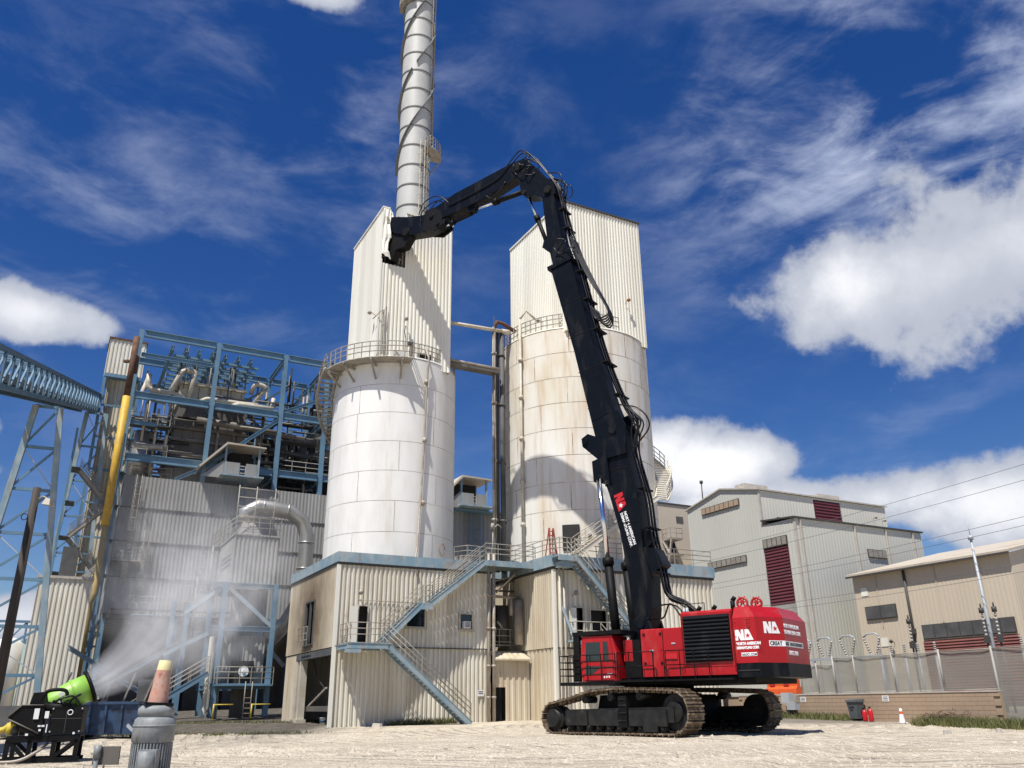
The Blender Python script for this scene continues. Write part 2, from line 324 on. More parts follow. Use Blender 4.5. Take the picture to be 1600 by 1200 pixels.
def thing(name, label, cat, loc=(0, 0, 0), rot=0.0, group=None):
    o = bpy.data.objects.new(name, None); COL.objects.link(o); o.location = loc; o.rotation_euler = (0, 0, rot); o.empty_display_size = .3
    BASE[o.name] = (0, 0, 0); return tag(o, label, cat, group)
def site(name, label, cat, u, v, z=None, group=None):
    p = W(u, v); z = gz(p.y) if z is None else z
    o = thing(name, label, cat, (p.x, p.y, z), SROT, group); BASE[o.name] = (u, v, z); return o
def wsite(o, m, name, label, cat): pass
def struct(o): o['kind'] = 'structure'; return o
def stuff(o): o['kind'] = 'stuff'; return o
def corr(mb, axis, a0, a1, fx, z0, z1, out, pitch=.28, dep=.05, holes=(), ztop=None):
    """ribbed sheet wall; axis 'u': runs along u at v=fx; out: sign of the outward normal; holes: (a0,a1,z0,z1); ztop(a): sloping top"""
    cuts = sorted(set([a0, a1] + [c for h in holes for c in h[:2] if a0 < c < a1]))
    prof = ((0, 0), (.36, 0), (.5, 1), (.86, 1))
    for c0, c1 in zip(cuts, cuts[1:]):
        mid = (c0 + c1) / 2; iv = [(z0, z1)]
        for h in holes:
            if h[0] < mid < h[1]:
                nv = []
                for p, q in iv:
                    if h[2] > p: nv.append((p, min(q, h[2])))
                    if h[3] < q: nv.append((max(p, h[3]), q))
                iv = [x for x in nv if x[1] - x[0] > .01]
        xs = []
        def dep_at(a):
            f = (a / pitch) % 1.0; pts = prof + ((1.0, 0),)
            for (p, d), (q, e) in zip(pts, pts[1:]):
                if p <= f <= q: return d + (e - d) * (f - p) / (q - p)
            return 0
        k0 = math.floor(c0 / pitch)
        xs = [(c0, dep_at(c0))]
        for k in range(k0, math.ceil(c1 / pitch) + 1):
            for p, d in prof:
                a = (k + p) * pitch
                if c0 + 1e-4 < a < c1 - 1e-4: xs.append((a, d))
        xs.append((c1, dep_at(c1)))
        for p, q in iv:
            vs = []
            for a, d in xs:
                o = fx - out * dep * d
                top = q if (ztop is None or abs(q - z1) > .01) else ztop(a)
                for z in (p, top): vs.append((a, o, z) if axis == 'u' else (o, a, z))
            n = len(xs); mb.add(vs, [(2 * i, 2 * i + 2, 2 * i + 3, 2 * i + 1) for i in range(n - 1)])
    return mb
def rail(mb, pts, h=1.05, r=.024, sp=1.4, mids=(.52,), toe=False, n=6):
    pts = [Vector(p) for p in pts]
    for f in (1.0,) + tuple(mids): mb.path([p + Vector((0, 0, h * f)) for p in pts], r, n)
    for a, b in zip(pts, pts[1:]):
        k = max(1, round((b - a).length / sp))
        for i in range(k + (1 if b is pts[-1] else 0)):
            p = a + (b - a) * (i / k); mb.tube(p, p + Vector((0, 0, h)), r, n=n, cap=False)
    return mb
def arc(cx, cy, r, a0, a1, z0, z1, n): return [(cx + r * math.cos(R_(a0 + (a1 - a0) * i / n)), cy + r * math.sin(R_(a0 + (a1 - a0) * i / n)), z0 + (z1 - z0) * i / n) for i in range(n + 1)]
def ladder(parent, p, top, out, w=.45, cage=True, m='rail', rung=.32):
    """vertical ladder from p up to z=top; out = unit vector away from the wall"""
    p = Vector(p); o = Vector(out); sd = Vector((-o.y, o.x, 0)); mb = MB()
    for s in (-1, 1): mb.tube(p + sd * s * w / 2, Vector((p.x, p.y, top + 1.0)) + sd * s * w / 2, .03, n=5)
    z = p.z + .3
    while z < top: mb.tube(Vector((p.x, p.y, z)) - sd * w / 2, Vector((p.x, p.y, z)) + sd * w / 2, .018, n=4, cap=False); z += rung
    l = mb.build('ladder', m, parent)
    if cage:
        c = MB(); z = p.z + 2.2
        ringpts = lambda z: [Vector((p.x, p.y, z)) + sd * (.38 * math.cos(t)) + o * (.72 * math.sin(t)) for t in [math.pi * i / 8 for i in range(9)]]
        while z < top + 1: c.path(ringpts(z), .022, 4); z += 1.1
        for i in (1, 3, 5, 7): c.tube(ringpts(p.z + 2.2)[i], ringpts(top + 1)[i], .016, n=4, cap=False)
        c.build('ladder_cage', m, l)
    return l
def flight(parent, p0, p1, w, side, treads, mstr='bluep', mrail='rail', rails=(0, 1), name='stair_flight'):
    """straight stair from p0 (foot) up to p1; side = unit vector to its other stringer"""
    p0 = Vector(p0); p1 = Vector(p1); sd = Vector(side) * w
    st = MB()
    for k in (0, 1): st.ibeam(p0 + sd * k, p1 + sd * k, .09, .32, .03)
    f = st.build(name, mstr, parent)
    base = BASE.get(parent.name if parent.parent is None else parent.parent.name, (0, 0, 0))
    t = MB(); d = (p1 - p0); dh = Vector((d.x, d.y, 0)).normalized(); a = dh * .14; b = sd - sd.normalized() * .1
    q = sd.normalized() * .05
    t.add([q - a, q + a, q + b + a, q + b - a] + [Vector(x) + Vector((0, 0, .04)) for x in (q - a, q + a, q + b + a, q + b - a)], [(0, 3, 2, 1), (4, 5, 6, 7), (0, 1, 5, 4), (1, 2, 6, 5), (2, 3, 7, 6), (3, 0, 4, 7)])
    me = t.mesh('tread', mrail)
    for i in range(treads):
        p = p0 + d * ((i + .5) / treads); inst(me, 'tread', f, (p.x - base[0], p.y - base[1], p.z - base[2]))
    r = MB()
    for k in rails: rail(r, [p0 + sd * k + Vector((0, 0, .1)), p1 + sd * k + Vector((0, 0, .1))], 1.0, .024, 1.3, (.4, .7))
    r.build('handrail', mrail, f)
    return f
def lamp(parent, p, out, name='wall_lamp', m='pipe'):
    p = Vector(p); o = Vector(out); b = MB()
    b.tube(p, p + o * .35 + Vector((0, 0, .25)), .025, n=6); q = p + o * .42 + Vector((0, 0, .2))
    b.tube(q + Vector((0, 0, .08)), q - Vector((0, 0, .12)), .09, .16, 10); b.tube(q - Vector((0, 0, .12)), q - Vector((0, 0, .2)), .1, .08, 8)
    return b.build(name, m, parent)
_fc = {}
def text(body, name, m, parent, org, xd, yd, size, bold=.0, align='LEFT', shear=0.0, depth=.004, xs=1.0):
    cu = bpy.data.curves.new('t', 'FONT'); cu.body = body; cu.size = size; cu.extrude = depth; cu.offset = bold; cu.align_x = align; cu.shear = shear; cu.resolution_u = 3
    to = bpy.data.objects.new('t', cu); COL.objects.link(to)
    bpy.context.view_layer.update()
    me = bpy.data.meshes.new_from_object(to.evaluated_get(bpy.context.evaluated_depsgraph_get())); bpy.data.objects.remove(to)
    me.name = name; me.materials.clear(); me.materials.append(M[m])
    xd = Vector(xd).normalized(); yd = Vector(yd); yd = (yd - xd * yd.dot(xd)).normalized(); zd = xd.cross(yd); o = Vector(org)
    for v in me.vertices: c = v.co.copy(); v.co = o + xd * c.x * xs + yd * c.y + zd * c.z
    ob = bpy.data.objects.new(name, me); COL.objects.link(ob); ob.parent = parent; return ob

# ================================================================ SETTING: ground
def ground_mat():
    m = bpy.data.materials.new('pale_gravel_ground'); m.use_nodes = True; t = m.node_tree; b = t.nodes['Principled BSDF']; L = t.links
    g = t.nodes.new('ShaderNodeNewGeometry'); P = g.outputs['Position']
    def nz(s, d=6, r=.6, sca=(1, 1, 1), rot=0, dist=0):
        mp = t.nodes.new('ShaderNodeMapping'); mp.inputs['Scale'].default_value = sca; mp.inputs['Rotation'].default_value = (0, 0, rot); L.new(P, mp.inputs[0])
        n = t.nodes.new('ShaderNodeTexNoise'); n.inputs['Scale'].default_value = s; n.inputs['Detail'].default_value = d; n.inputs['Roughness'].default_value = r; n.inputs['Distortion'].default_value = dist
        L.new(mp.outputs[0], n.inputs['Vector']); return n.outputs['Fac']
    def mr(x, a, c, d=0., e=1.):
        r = t.nodes.new('ShaderNodeMapRange'); L.new(x, r.inputs[0])
        for i, q in enumerate((a, c, d, e)): r.inputs[i + 1].default_value = q
        return r.outputs[0]
    def mth(op, a, c):
        n = t.nodes.new('ShaderNodeMath'); n.operation = op
        for i, x in enumerate((a, c)):
            if isinstance(x, (int, float)): n.inputs[i].default_value = x
            else: L.new(x, n.inputs[i])
        return n.outputs[0]
    def mix(f, a, c):
        n = t.nodes.new('ShaderNodeMixRGB')
        for i, x in enumerate((f, a, c)):
            if isinstance(x, (int, float)): n.inputs[i].default_value = x
            elif isinstance(x, tuple): n.inputs[i].default_value = (*x, 1)
            else: L.new(x, n.inputs[i])
        return n.outputs[0]
    vo = t.nodes.new('ShaderNodeTexVoronoi'); vo.inputs['Scale'].default_value = 9; L.new(P, vo.inputs['Vector'])
    sep = t.nodes.new('ShaderNodeSeparateXYZ'); L.new(P, sep.inputs[0]); X, Y = sep.outputs[0], sep.outputs[1]
    col = mix(mr(nz(.35, 8), .35, .7), (.675, .59, .455), (.54, .462, .345))
    col = mix(mr(nz(7, 4), .4, .75, 0, .8), col, (.78, .70, .565))
    col = mix(mr(nz(26, 3), .52, .72, 0, .55), col, (.30, .26, .20))
    trk = nz(1.0, 5, .55, (.16, 1.6, 1), R_(-14), 1.2)
    col = mix(mr(trk, .52, .64, 0, .6), col, (.40, .335, .25))
    # wheel ruts: arcs of paired bands
    wv = t.nodes.new('ShaderNodeTexWave'); wv.wave_type = 'RINGS'; wv.rings_direction = 'Z'; wv.inputs['Scale'].default_value = .42; wv.inputs['Distortion'].default_value = 3.0; wv.inputs['Detail'].default_value = 4; wv.inputs['Detail Scale'].default_value = .5
    mpw = t.nodes.new('ShaderNodeMapping'); mpw.inputs['Location'].default_value = (-9, -48, 0); L.new(P, mpw.inputs[0]); L.new(mpw.outputs[0], wv.inputs['Vector'])
    rut = mth('MULTIPLY', mr(wv.outputs['Fac'], .62, .95), mr(nz(.16, 4), .45, .6)); col = mix(mth('MULTIPLY', rut, .6), col, (.36, .30, .22))
    trk2 = nz(1.0, 5, .55, (.12, 1.1, 1), R_(9), .8)
    col = mix(mr(trk2, .56, .7, 0, .35), col, (.33, .28, .22))
    col = mix(mr(nz(1.1, 7, .65, (1, .3, 1)), .44, .66, 0, .55), col, (.43, .365, .275))
    col = mix(mr(nz(3.4, 5, .65, (1, .3, 1)), .55, .68, 0, .6), col, (.84, .77, .64))
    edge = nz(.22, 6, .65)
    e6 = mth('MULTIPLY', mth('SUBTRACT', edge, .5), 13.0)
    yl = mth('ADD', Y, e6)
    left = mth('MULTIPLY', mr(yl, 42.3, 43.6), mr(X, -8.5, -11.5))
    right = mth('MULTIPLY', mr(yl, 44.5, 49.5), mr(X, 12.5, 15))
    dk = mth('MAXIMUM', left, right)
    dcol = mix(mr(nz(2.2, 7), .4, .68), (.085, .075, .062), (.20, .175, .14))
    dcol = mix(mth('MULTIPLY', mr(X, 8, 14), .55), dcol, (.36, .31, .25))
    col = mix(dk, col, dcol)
    L.new(col, b.inputs['Base Color']); b.inputs['Roughness'].default_value = .93; b.inputs['Specular IOR Level'].default_value = .2
    h = mth('ADD', mth('MULTIPLY', nz(5, 8, .7), .55), mth('MULTIPLY', vo.outputs['Distance'], .35)); h = mth('ADD', h, mth('MULTIPLY', trk, .8)); h = mth('SUBTRACT', h, mth('MULTIPLY', rut, .5))
    bp = t.nodes.new('ShaderNodeBump'); bp.inputs['Strength'].default_value = 1.0; bp.inputs['Distance'].default_value = .22; L.new(h, bp.inputs['Height']); L.new(bp.outputs[0], b.inputs['Normal'])
    return m
def frange(a, b, s):
    o = []; x = a
    while x < b: o.append(x); x += s
    return o
def hsh(x, y):
    return .5 * math.sin(x * .9 + 1.3 * math.sin(y * .7)) * math.sin(y * 1.1 + .8 * math.sin(x * .6)) + .3 * math.sin(x * 2.3 + y * 1.7) * math.sin(y * 2.9 - x * .8)
def relief(x, y):
    if not (16 < y < 46 and -50 < x < 60): return 0.0
    am = .35 + .65 * (.5 + .5 * math.sin(x * .21 + 1.7 * math.sin(y * .13 + x * .05)))
    k = .055 * am * hsh(x, y)
    for cx, cy, rr in ((9, 48, 24.0), (9, 48, 26.3), (-14, 66, 38.0), (-14, 66, 40.2), (30, 8, 27.0), (30, 8, 29.4)):
        d = math.hypot(x - cx, y - cy) - rr; k += -.07 * math.exp(-(d / .32) ** 2) + .045 * math.exp(-((abs(d) - .62) / .28) ** 2)
    return k
gm = MB()
gx = [-3000, -900, -300, -120] + frange(-60, -30, 1.5) + frange(-30, 34, .3) + frange(34, 70, 1.2) + [90, 140, 300, 900, 3000]
gy = [-600, -150, -40] + frange(-10, 16, 2) + frange(16, 46, .25) + frange(46, 62, .5) + frange(62, 100, 3) + [110, 140, 300, 900, 4000]
gv = []
for y in gy:
    for x in gx:
        gv.append((x, y, gz(y) + relief(x, y) - .03))
nx = len(gx)
gm.add(gv, [(j * nx + i, j * nx + i + 1, (j + 1) * nx + i + 1, (j + 1) * nx + i) for j in range(len(gy) - 1) for i in range(nx - 1)], True)
struct(gm.build('ground', ground_mat()))
# loose stones lying on the gravel
st = MB()
for i in range(6500):
    y = 17 + 26 * random.random() ** 1.3; x = random.uniform(-.62, .72) * y * 1.05
    r = random.uniform(.012, .055) * (1 if random.random() < .93 else 2.4); z = gz(y) - .03 + relief(x, y)
    a = random.random() * 6; c = []
    for k in range(5): c.append((x + r * math.cos(a + k * 1.257) * random.uniform(.7, 1.2), y + r * math.sin(a + k * 1.257) * random.uniform(.7, 1.2), z - r * .2))
    c.append((x + r * .2, y, z + r * random.uniform(.5, .9)))
    st.add(c, [(k, (k + 1) % 5, 5) for k in range(5)])
M['stone'] = mat('pale_stone', (.52, .46, .36), .9, 0, (.30, .26, .21), .8, .9, coord='Object')
o = stuff(st.build('gravel', 'stone')); tag(o, 'loose pale stones scattered over the gravel yard', 'gravel')
def tufts(name, label, pts, h, cat='grass', m='grass', n=40, spread=.5):
    g = MB()
    for (x, y) in pts:
        for i in range(n):
            px = x + random.gauss(0, spread); py = y + random.gauss(0, spread * .5); z = gz(py) - .05; a = random.random() * 6.28; hh = h * random.uniform(.35, 1.1); w = random.uniform(.012, .03)
            dx, dy = math.cos(a), math.sin(a); lx, ly = random.gauss(0, .3) * hh, random.gauss(0, .3) * hh
            g.add([(px - dx * w, py - dy * w, z), (px + dx * w, py + dy * w, z), (px + lx * .5 + dx * w * .7, py + ly * .5 + dy * w * .7, z + hh * .6), (px + lx, py + ly, z + hh)], [(0, 1, 2), (0, 2, 3)])
    o = stuff(g.build(name, m)); return tag(o, label, cat)
def wl2(u0, u1, v, step): return [tuple(W(u, v)[:2]) for u in frange(u0, u1, step)]
tufts('grass', 'strip of low green weeds along the foot of the ribbed base wall', wl2(3.6, 7.6, -.35, .25), .4, n=60, spread=.2)
tufts('grass', 'dry grass verge beside the dark asphalt at left', [(x, 43.6 + .4 * math.sin(x)) for x in frange(-27, -10, .5)] + [(x, 56 + .5 * math.sin(x)) for x in frange(-22, -12, .4)], .2, n=36, spread=.5)

# ================================================================ SILO BASES
def wall_part(parent, name, m, **kw):
    mb = MB(); corr(mb, **kw); return mb.build(name, m, parent)
Z0, ZS, ZT = .1, 4.48, 9.15
b1 = site('silo_base_building', 'cream ribbed base building with soot-burnt left side and zigzag stair on its front', 'building', 5, 5.4, 0.2)
LO = [(1.9, 7.6, 0, 4.0)]                            # open bay on the left side (v range, z range)
wall_part(b1, 'wall_panel', 'cream', axis='u', a0=0, a1=9.9, fx=0, z0=Z0, z1=ZS - .02, out=-1, dep=.095)
wall_part(b1, 'wall_panel', 'cream', axis='u', a0=0, a1=9.9, fx=-.06, z0=ZS, z1=ZT, out=-1, dep=.095, holes=[(1.28, 1.85, 4.6, 6.75), (4.25, 5.45, 5.6, 6.75), (7.75, 8.6, 5.6, 6.5)])
wall_part(b1, 'wall_panel', M['burnt'], axis='v', a0=0, a1=10.7, fx=-.06, z0=ZS - .05, z1=ZT, out=-1, pitch=.28, dep=.045, holes=[(4.4, 6.3, 4.85, 7.4)])['label'] = 'soot-burnt tan side wall'
wall_part(b1, 'wall_panel', 'tanwall', axis='v', a0=7.9, a1=10.7, fx=0, z0=Z0, z1=ZS - .1, out=-1)
wall_part(b1, 'wall_panel', 'tanwall', axis='v', a0=0, a1=.25, fx=0, z0=Z0, z1=ZS - .1, out=-1)
wall_part(b1, 'wall_panel', 'cream', axis='v', a0=0, a1=10.7, fx=9.9, z0=Z0, z1=ZT, out=1)
wall_part(b1, 'wall_panel', 'dgrey', axis='v', a0=.1, a1=10.6, fx=3.6, z0=Z0, z1=ZS, out=-1)   # back of the open bay
wall_part(b1, 'wall_panel', 'cream', axis='u', a0=0, a1=9.9, fx=10.7, z0=Z0, z1=ZT, out=1)
MB().box(.1, 9.8, .1, 10.6, ZS - .02, ZS + .06).build('floor_slab', 'dgrey', b1)
MB().box(.1, 9.8, .1, 10.6, ZT - .1, ZT + .3).build('roof_slab', 'conc', b1)
f = MB(); f.box(-.14, 10.0, -.16, -.02, ZT + .02, 9.76); f.box(-.14, 0, -.02, 10.7, ZT + .02, 9.76); f.box(10.0, 10.1, -.16, 10.7, ZT + .02, 9.76); f.build('roof_band', 'bluep', b1)
f = MB(); f.box(-.1, 9.95, -.11, -.04, ZT - .12, ZT + .02); f.box(-.1, -.03, -.04, 10.7, ZT - .12, ZT + .02); f.build('gutter_trim', 'trim', b1)
f = MB(); f.box(-.02, 9.92, -.1, -.03, ZS - .06, ZS); f.build('drip_flashing', 'trim', b1)
MB().box(-.1, .1, -.1, .1, Z0, ZT - .12).build('corner_trim', 'ivory', b1)
for vv in (7.75, 6.9):
    c = MB(); c.box(-.02, .38, vv - .2, vv + .2, .1, ZS - .3); c.box(-.12, .48, vv - .3, vv + .3, .1, .55); c.build('bay_column', 'cpipe', b1)
MB().box(-.05, .3, .25, 7.9, 4.0, ZS - .1).build('lintel_beam', 'dgrey', b1)
MB().box(.5, 3.4, .3, 7.5, 1.0, 1.3).build('bay_beam', 'casing', b1)
MB().path([(.4, 5.6, 4.4), (.5, 5.0, 3.0), (.6, 3.2, 2.2)], .03).build('hanging_cable', 'cable', b1)
MB().beam((.6, 6.6, 1.3), (.6, 3.0, 2.3), .1, .1).build('loose_brace', 'pipe', b1)
# burnt window with guard rail
f = MB()
for y0, y1, z0, z1 in ((4.3, 4.4, 4.8, 7.5), (6.3, 6.4, 4.8, 7.5), (4.4, 6.3, 7.4, 7.5), (4.4, 6.3, 4.78, 4.86), (5.3, 5.36, 4.86, 7.4)): f.box(-.12, .02, y0, y1, z0, z1)
w = f.build('window_frame', 'dgrey', b1); w['label'] = 'burnt-out window frame'
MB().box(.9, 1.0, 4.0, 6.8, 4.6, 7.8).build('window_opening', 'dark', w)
f = MB(); rail(f, [(-.45, 4.3, 4.75), (-.45, 6.4, 4.75)], 1.1, .025, .7, (.3, .65)); f.build('guard_rail', 'rail', w)
def window(parent, u0, u1, z0, z1, v, ac=False, axis='u'):
    f = MB(); t = .09
    for a, b, c, d in ((u0 - t, u0, z0 - t, z1 + t), (u1, u1 + t, z0 - t, z1 + t), (u0, u1, z1, z1 + t), (u0, u1, z0 - t, z0)): f.box(a, b, v - .1, v + .02, c, d)
    w = f.build('window', 'cpipe', parent)
    MB().box(u0, u1, v + .03, v + .06, z0, z1).build('pane', 'glass', w)
    MB().box(u0 - .15, u1 + .15, v - .16, v - .005, z0 - t - .06, z0 - t - .002).build('sill', 'cpipe', w)
    if ac:
        a = MB(); a.box(u0 + .15, u1 - .2, v - .3, v + .03, z0 + .02, z0 + .42); ao = a.build('air_conditioner', 'label', w)
        g = MB()
        for k in range(4): g.box(u0 + .2, u1 - .25, v - .315, v - .302, z0 + .08 + k * .08, z0 + .12 + k * .08)
        g.build('grille', 'dgrey', ao)
    return w
window(b1, 4.28, 5.42, 5.65, 6.7, -.06); window(b1, 7.78, 8.57, 5.62, 6.48, -.06, True)
def doorway(parent, u0, u1, z0, z1, v, leaf=None, m='cream'):
    f = MB()
    for a, b, c, d in ((u0 - .07, u0, z0, z1 + .07), (u1, u1 + .07, z0, z1 + .07), (u0, u1, z1, z1 + .07)): f.box(a, b, v - .09, v + .03, c, d)
    w = f.build('door_frame', 'cpipe', parent)
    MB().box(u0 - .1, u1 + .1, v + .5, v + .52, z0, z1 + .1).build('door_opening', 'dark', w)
    if leaf:
        l = MB(); l.box(leaf[0], leaf[1], v - .17, v - .11, z0 + .03, z1 - .02); lo = l.build('door_leaf', m, w)
        MB().box(leaf[0] + .06, leaf[0] + .12, v - .21, v - .17, z0 + .95, z0 + 1.1).build('handle', 'dgrey', lo)
    return w
doorway(b1, 1.3, 1.83, 4.6, 6.7, -.06, (.72, 1.22), 'ivory')
lamp(b1, (1.25, -.06, 7.3), (0, -1, 0)); MB().tube((1.4, -.12, 7.05), (5.0, -.12, 7.0), .025, n=6).build('conduit', 'rail', b1)
s = MB(); s.box(9.0, 9.42, -.06, -.03, 1.75, 2.1); so_ = s.build('wall_sign', 'label', b1)
for k, zz in enumerate((1.98, 1.88)): MB().box(9.05, 9.37, -.066, -.061, zz, zz + .05).build('print_line', 'dgrey', so_)
# pipes at the right corner of the base
for u_, r_ in ((9.62, .085), (9.98, .1)):
    p = MB(); p.tube((u_, -.32, .2), (u_, -.32, 10.3), r_, n=10)
    for z in (1.6, 3.4, 5.6, 7.6): p.tube((u_, -.32, z), (u_, -.32, z + .14), r_ + .04, n=10)
    p.build('downpipe', 'pipe', b1)
p = MB(); p.tube((9.9, -.3, 9.9), (9.95, -.3, 12.0), .05, n=8); p.path([(9.95, -.3, 11.9), (10.3, -.3, 12.2), (10.6, -.3, 12.0)], .045); p.tube((9.92, -.3, 11.9), (9.92, -.3, 12.25), .16, .1, 10); p.build('lamp_mast', 'rail', b1)

for k in range(1, 9):
    for (z0_, z1_, vv) in ((Z0 + .05, ZS - .1, -.012), (ZS + .05, ZT - .15, -.072)):
        u_ = k * 1.12 + (.3 if z0_ > 1 else 0)
        if any(a - .1 < u_ < b + .1 for a, b in ((.6, 1.9), (4.1, 5.6), (7.6, 8.75))) and z0_ > 1: continue
        MB().box(u_, u_ + .035, vv, vv + .01, z0_, z1_).build('sheet_lap', 'tanwall', b1)
# zigzag staircase on the front of base 1
stc = site('staircase', 'blue steel zigzag staircase with grey handrails climbing the front of the left silo base', 'staircase', 4, -1, .22)
flight(stc, (7.62, -2.05, .25), (2.5, -2.05, 4.42), .85, (0, 1, 0), 22, name='lower_flight')
d = MB(); d.box(.2, 2.55, -2.05, -.12, 4.5, 4.56); land = d.build('landing', 'rail', stc)
d = MB(); d.ibeam((.1, -2.05, 4.38), (2.6, -2.05, 4.38), .1, .3); d.ibeam((.1, -.3, 4.38), (2.6, -.3, 4.38), .1, .3); d.ibeam((.15, -2.0, 4.34), (.15, -.3, 4.34), .1, .24); d.box(.0, .9, -2.12, -2.0, 4.0, 4.2); d.build('landing_frame', 'bluep', land)
r = MB(); rail(r, [(2.5, -2.05, 4.56), (.25, -2.05, 4.56), (.25, -.2, 4.56)], 1.05, .024, .9, (.4, .7)); r.build('railing', 'rail', land)
MB().beam((.35, -2.0, 4.7), (-.1, -1.9, 6.1), .1, .05).build('loose_plank', 'cpipe', land)
flight(stc, (2.5, -1.1, 4.62), (4.85, -1.1, 6.86), .85, (0, 1, 0), 11, name='middle_flight')
d = MB(); d.box(4.85, 5.45, -1.15, -.15, 6.84, 6.92); d.box(4.8, 5.5, -1.18, -1.08, 6.55, 6.83); l2 = d.build('mid_landing', 'bluep', stc)
r = MB(); rail(r, [(4.85, -1.1, 6.92), (5.45, -1.1, 6.92)], 1.05, .024, .6, (.4, .7)); r.build('railing', 'rail', l2)
flight(stc, (5.45, -1.1, 6.92), (9.0, -1.1, 9.6), .85, (0, 1, 0), 15, name='upper_flight')
d = MB(); d.box(9.0, 12.6, -1.15, -.2, 9.62, 9.72); d.box(10.05, 12.6, -.2, 2.0, 9.62, 9.72); d.box(9.0, 12.6, -1.2, -1.1, 9.36, 9.62); l3 = d.build('bridge_deck', 'bluep', stc)
r = MB(); rail(r, [(9.0, -1.1, 9.72), (12.6, -1.1, 9.72)], 1.05, .024, 1.0, (.4, .7)); rail(r, [(10.1, 1.8, 9.72), (10.1, .2, 9.72), (8.4, .3, 9.76), (7.9, 1.2, 9.76)], 1.05, .024, 1.0, (.4, .7)); r.build('railing', 'rail', l3)

# ================================================================ annex between the bases
an = site('annex', 'low tan metal lean-to with black doorway between the two silo bases', 'annex', 11.3, 1.2, .22)
wall_part(an, 'wall_panel', 'tanwall', axis='u', a0=10.05, a1=12.55, fx=-.2, z0=.15, z1=4.0, out=-1, pitch=.42, dep=.05, holes=[(10.12, 10.85, 0, 2.25)])
MB().box(10.05, 10.9, .4, .45, .1, 2.4).build('door_opening', 'dark', an)
q = MB(); corr(q, 'u', 10.02, 12.5, -.5, 3.9, 4.4, -1, .42, .05); q.v = [(x, y + (z - 3.9) * 2.2, z) for x, y, z in q.v]; q.box(10.02, 12.5, -.5, -.44, 3.8, 3.9); q.build('roof', 'tanwall', an)
q = MB(); q.box(10.1, 12.5, 1.15, 1.2, 4.75, 4.85); rail(q, [(10.15, .8, 4.6), (12.5, .8, 4.6)], 1.15, .03, .8, (.33, .66)); q.build('railing', 'rail', an)
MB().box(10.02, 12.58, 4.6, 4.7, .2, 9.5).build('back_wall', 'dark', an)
q = MB(); q.box(10.4, 11.9, 2.2, 3.4, 4.8, 7.4); q.tube((11.6, 1.6, 4.8), (11.6, 1.6, 7.3), .38, n=14); q.build('equipment', 'casing', an)
q = MB(); q.tube((10.0, .6, 7.75), (12.3, .6, 7.72), .09, n=8); q.tube((11.7, .6, 7.7), (11.7, .6, 6.6), .12, n=8); q.tube((12.2, .5, 4.8), (12.2, .5, 7.6), .3, n=10); q.tube((10.4, .8, 8.7), (12.4, .8, 9.2), .05, n=6); q.tube((10.3, 0, 7.9), (12.2, -.1, 9.6), .06, n=6); q.build('pipework', 'pipe', an)
q = MB()
for z in (8.2, 8.9): q.box(10.1, 12.5, 1.6, 1.72, z, z + .12)
q.build('cross_beam', 'casing', an)
q = MB()
for i in range(26):
    x = random.uniform(11.0, 12.5); y = random.uniform(-.75, -.3); z = .22; r = random.uniform(.05, .16)
    q.add([(x - r, y - r, z - .03), (x + r, y - r * .7, z - .03), (x + r * .8, y + r, z - .03), (x - r * .9, y + r, z - .03), (x + r * .1, y, z + r * .9)], [(0, 1, 4), (1, 2, 4), (2, 3, 4), (3, 0, 4)])
tag(stuff(q.build('rubble', 'conc')), 'broken concrete rubble at the foot of the tan lean-to', 'rubble')
bpy.data.objects['rubble'].matrix_world = Matrix.Translation(W(0, 0, 0)) @ Matrix.Rotation(SROT, 4, 'Z')

# ================================================================ base 2
b2 = site('silo_base_building', 'cream ribbed sheet base building behind the excavator, red ladder standing on its deck', 'building', 19, 3, .25)
wall_part(b2, 'wall_panel', 'cream', axis='u', a0=12.6, a1=25.3, fx=-3.3, z0=.1, z1=4.42, out=-1, pitch=.36, dep=.11)
wall_part(b2, 'wall_panel', 'cream', axis='u', a0=12.6, a1=25.3, fx=-3.36, z0=4.44, z1=9.2, out=-1, pitch=.36, dep=.11, holes=[(14.05, 14.65, 4.75, 6.85), (15.1, 16.4, 4.75, 6.75)])
wall_part(b2, 'wall_panel', 'tanwall', axis='v', a0=-3.3, a1=9, fx=12.54, z0=4.44, z1=9.2, out=-1, pitch=.25, dep=.04)
wall_part(b2, 'wall_panel', 'tanwall', axis='v', a0=-3.3, a1=9, fx=12.6, z0=.1, z1=4.42, out=-1, pitch=.5, dep=.04)
wall_part(b2, 'wall_panel', 'cream', axis='v', a0=-3.3, a1=9, fx=25.3, z0=.1, z1=9.2, out=1)
MB().box(12.6, 25.3, -3.25, 9, 9.2, 9.5).build('roof_slab', 'conc', b2)
MB().box(12.7, 25.2, -3.2, 8.9, 4.4, 4.5).build('floor_slab', 'dgrey', b2)
wall_part(b2, 'wall_panel', 'cream', axis='u', a0=12.6, a1=25.3, fx=9, z0=.1, z1=9.2, out=1)
f = MB(); f.box(12.4, 25.45, -3.52, -3.38, 9.22, 9.95); f.box(12.4, 12.53, -3.38, 9, 9.22, 9.95); f.box(25.35, 25.45, -3.38, 9, 9.22, 9.95); f.build('roof_band', 'bluep', b2)
f = MB(); f.box(12.48, 25.4, -3.44, -3.37, 9.06, 9.22); f.box(12.47, 12.54, -3.37, 9, 9.06, 9.22); f.build('gutter_trim', 'trim', b2)
MB().box(12.5, 12.7, -3.42, -3.22, .1, 9.06).build('corner_trim', 'ivory', b2)
f = MB(); f.box(12.56, 25.3, -3.4, -3.31, 4.36, 4.44); f.build('drip_flashing', 'trim', b2)
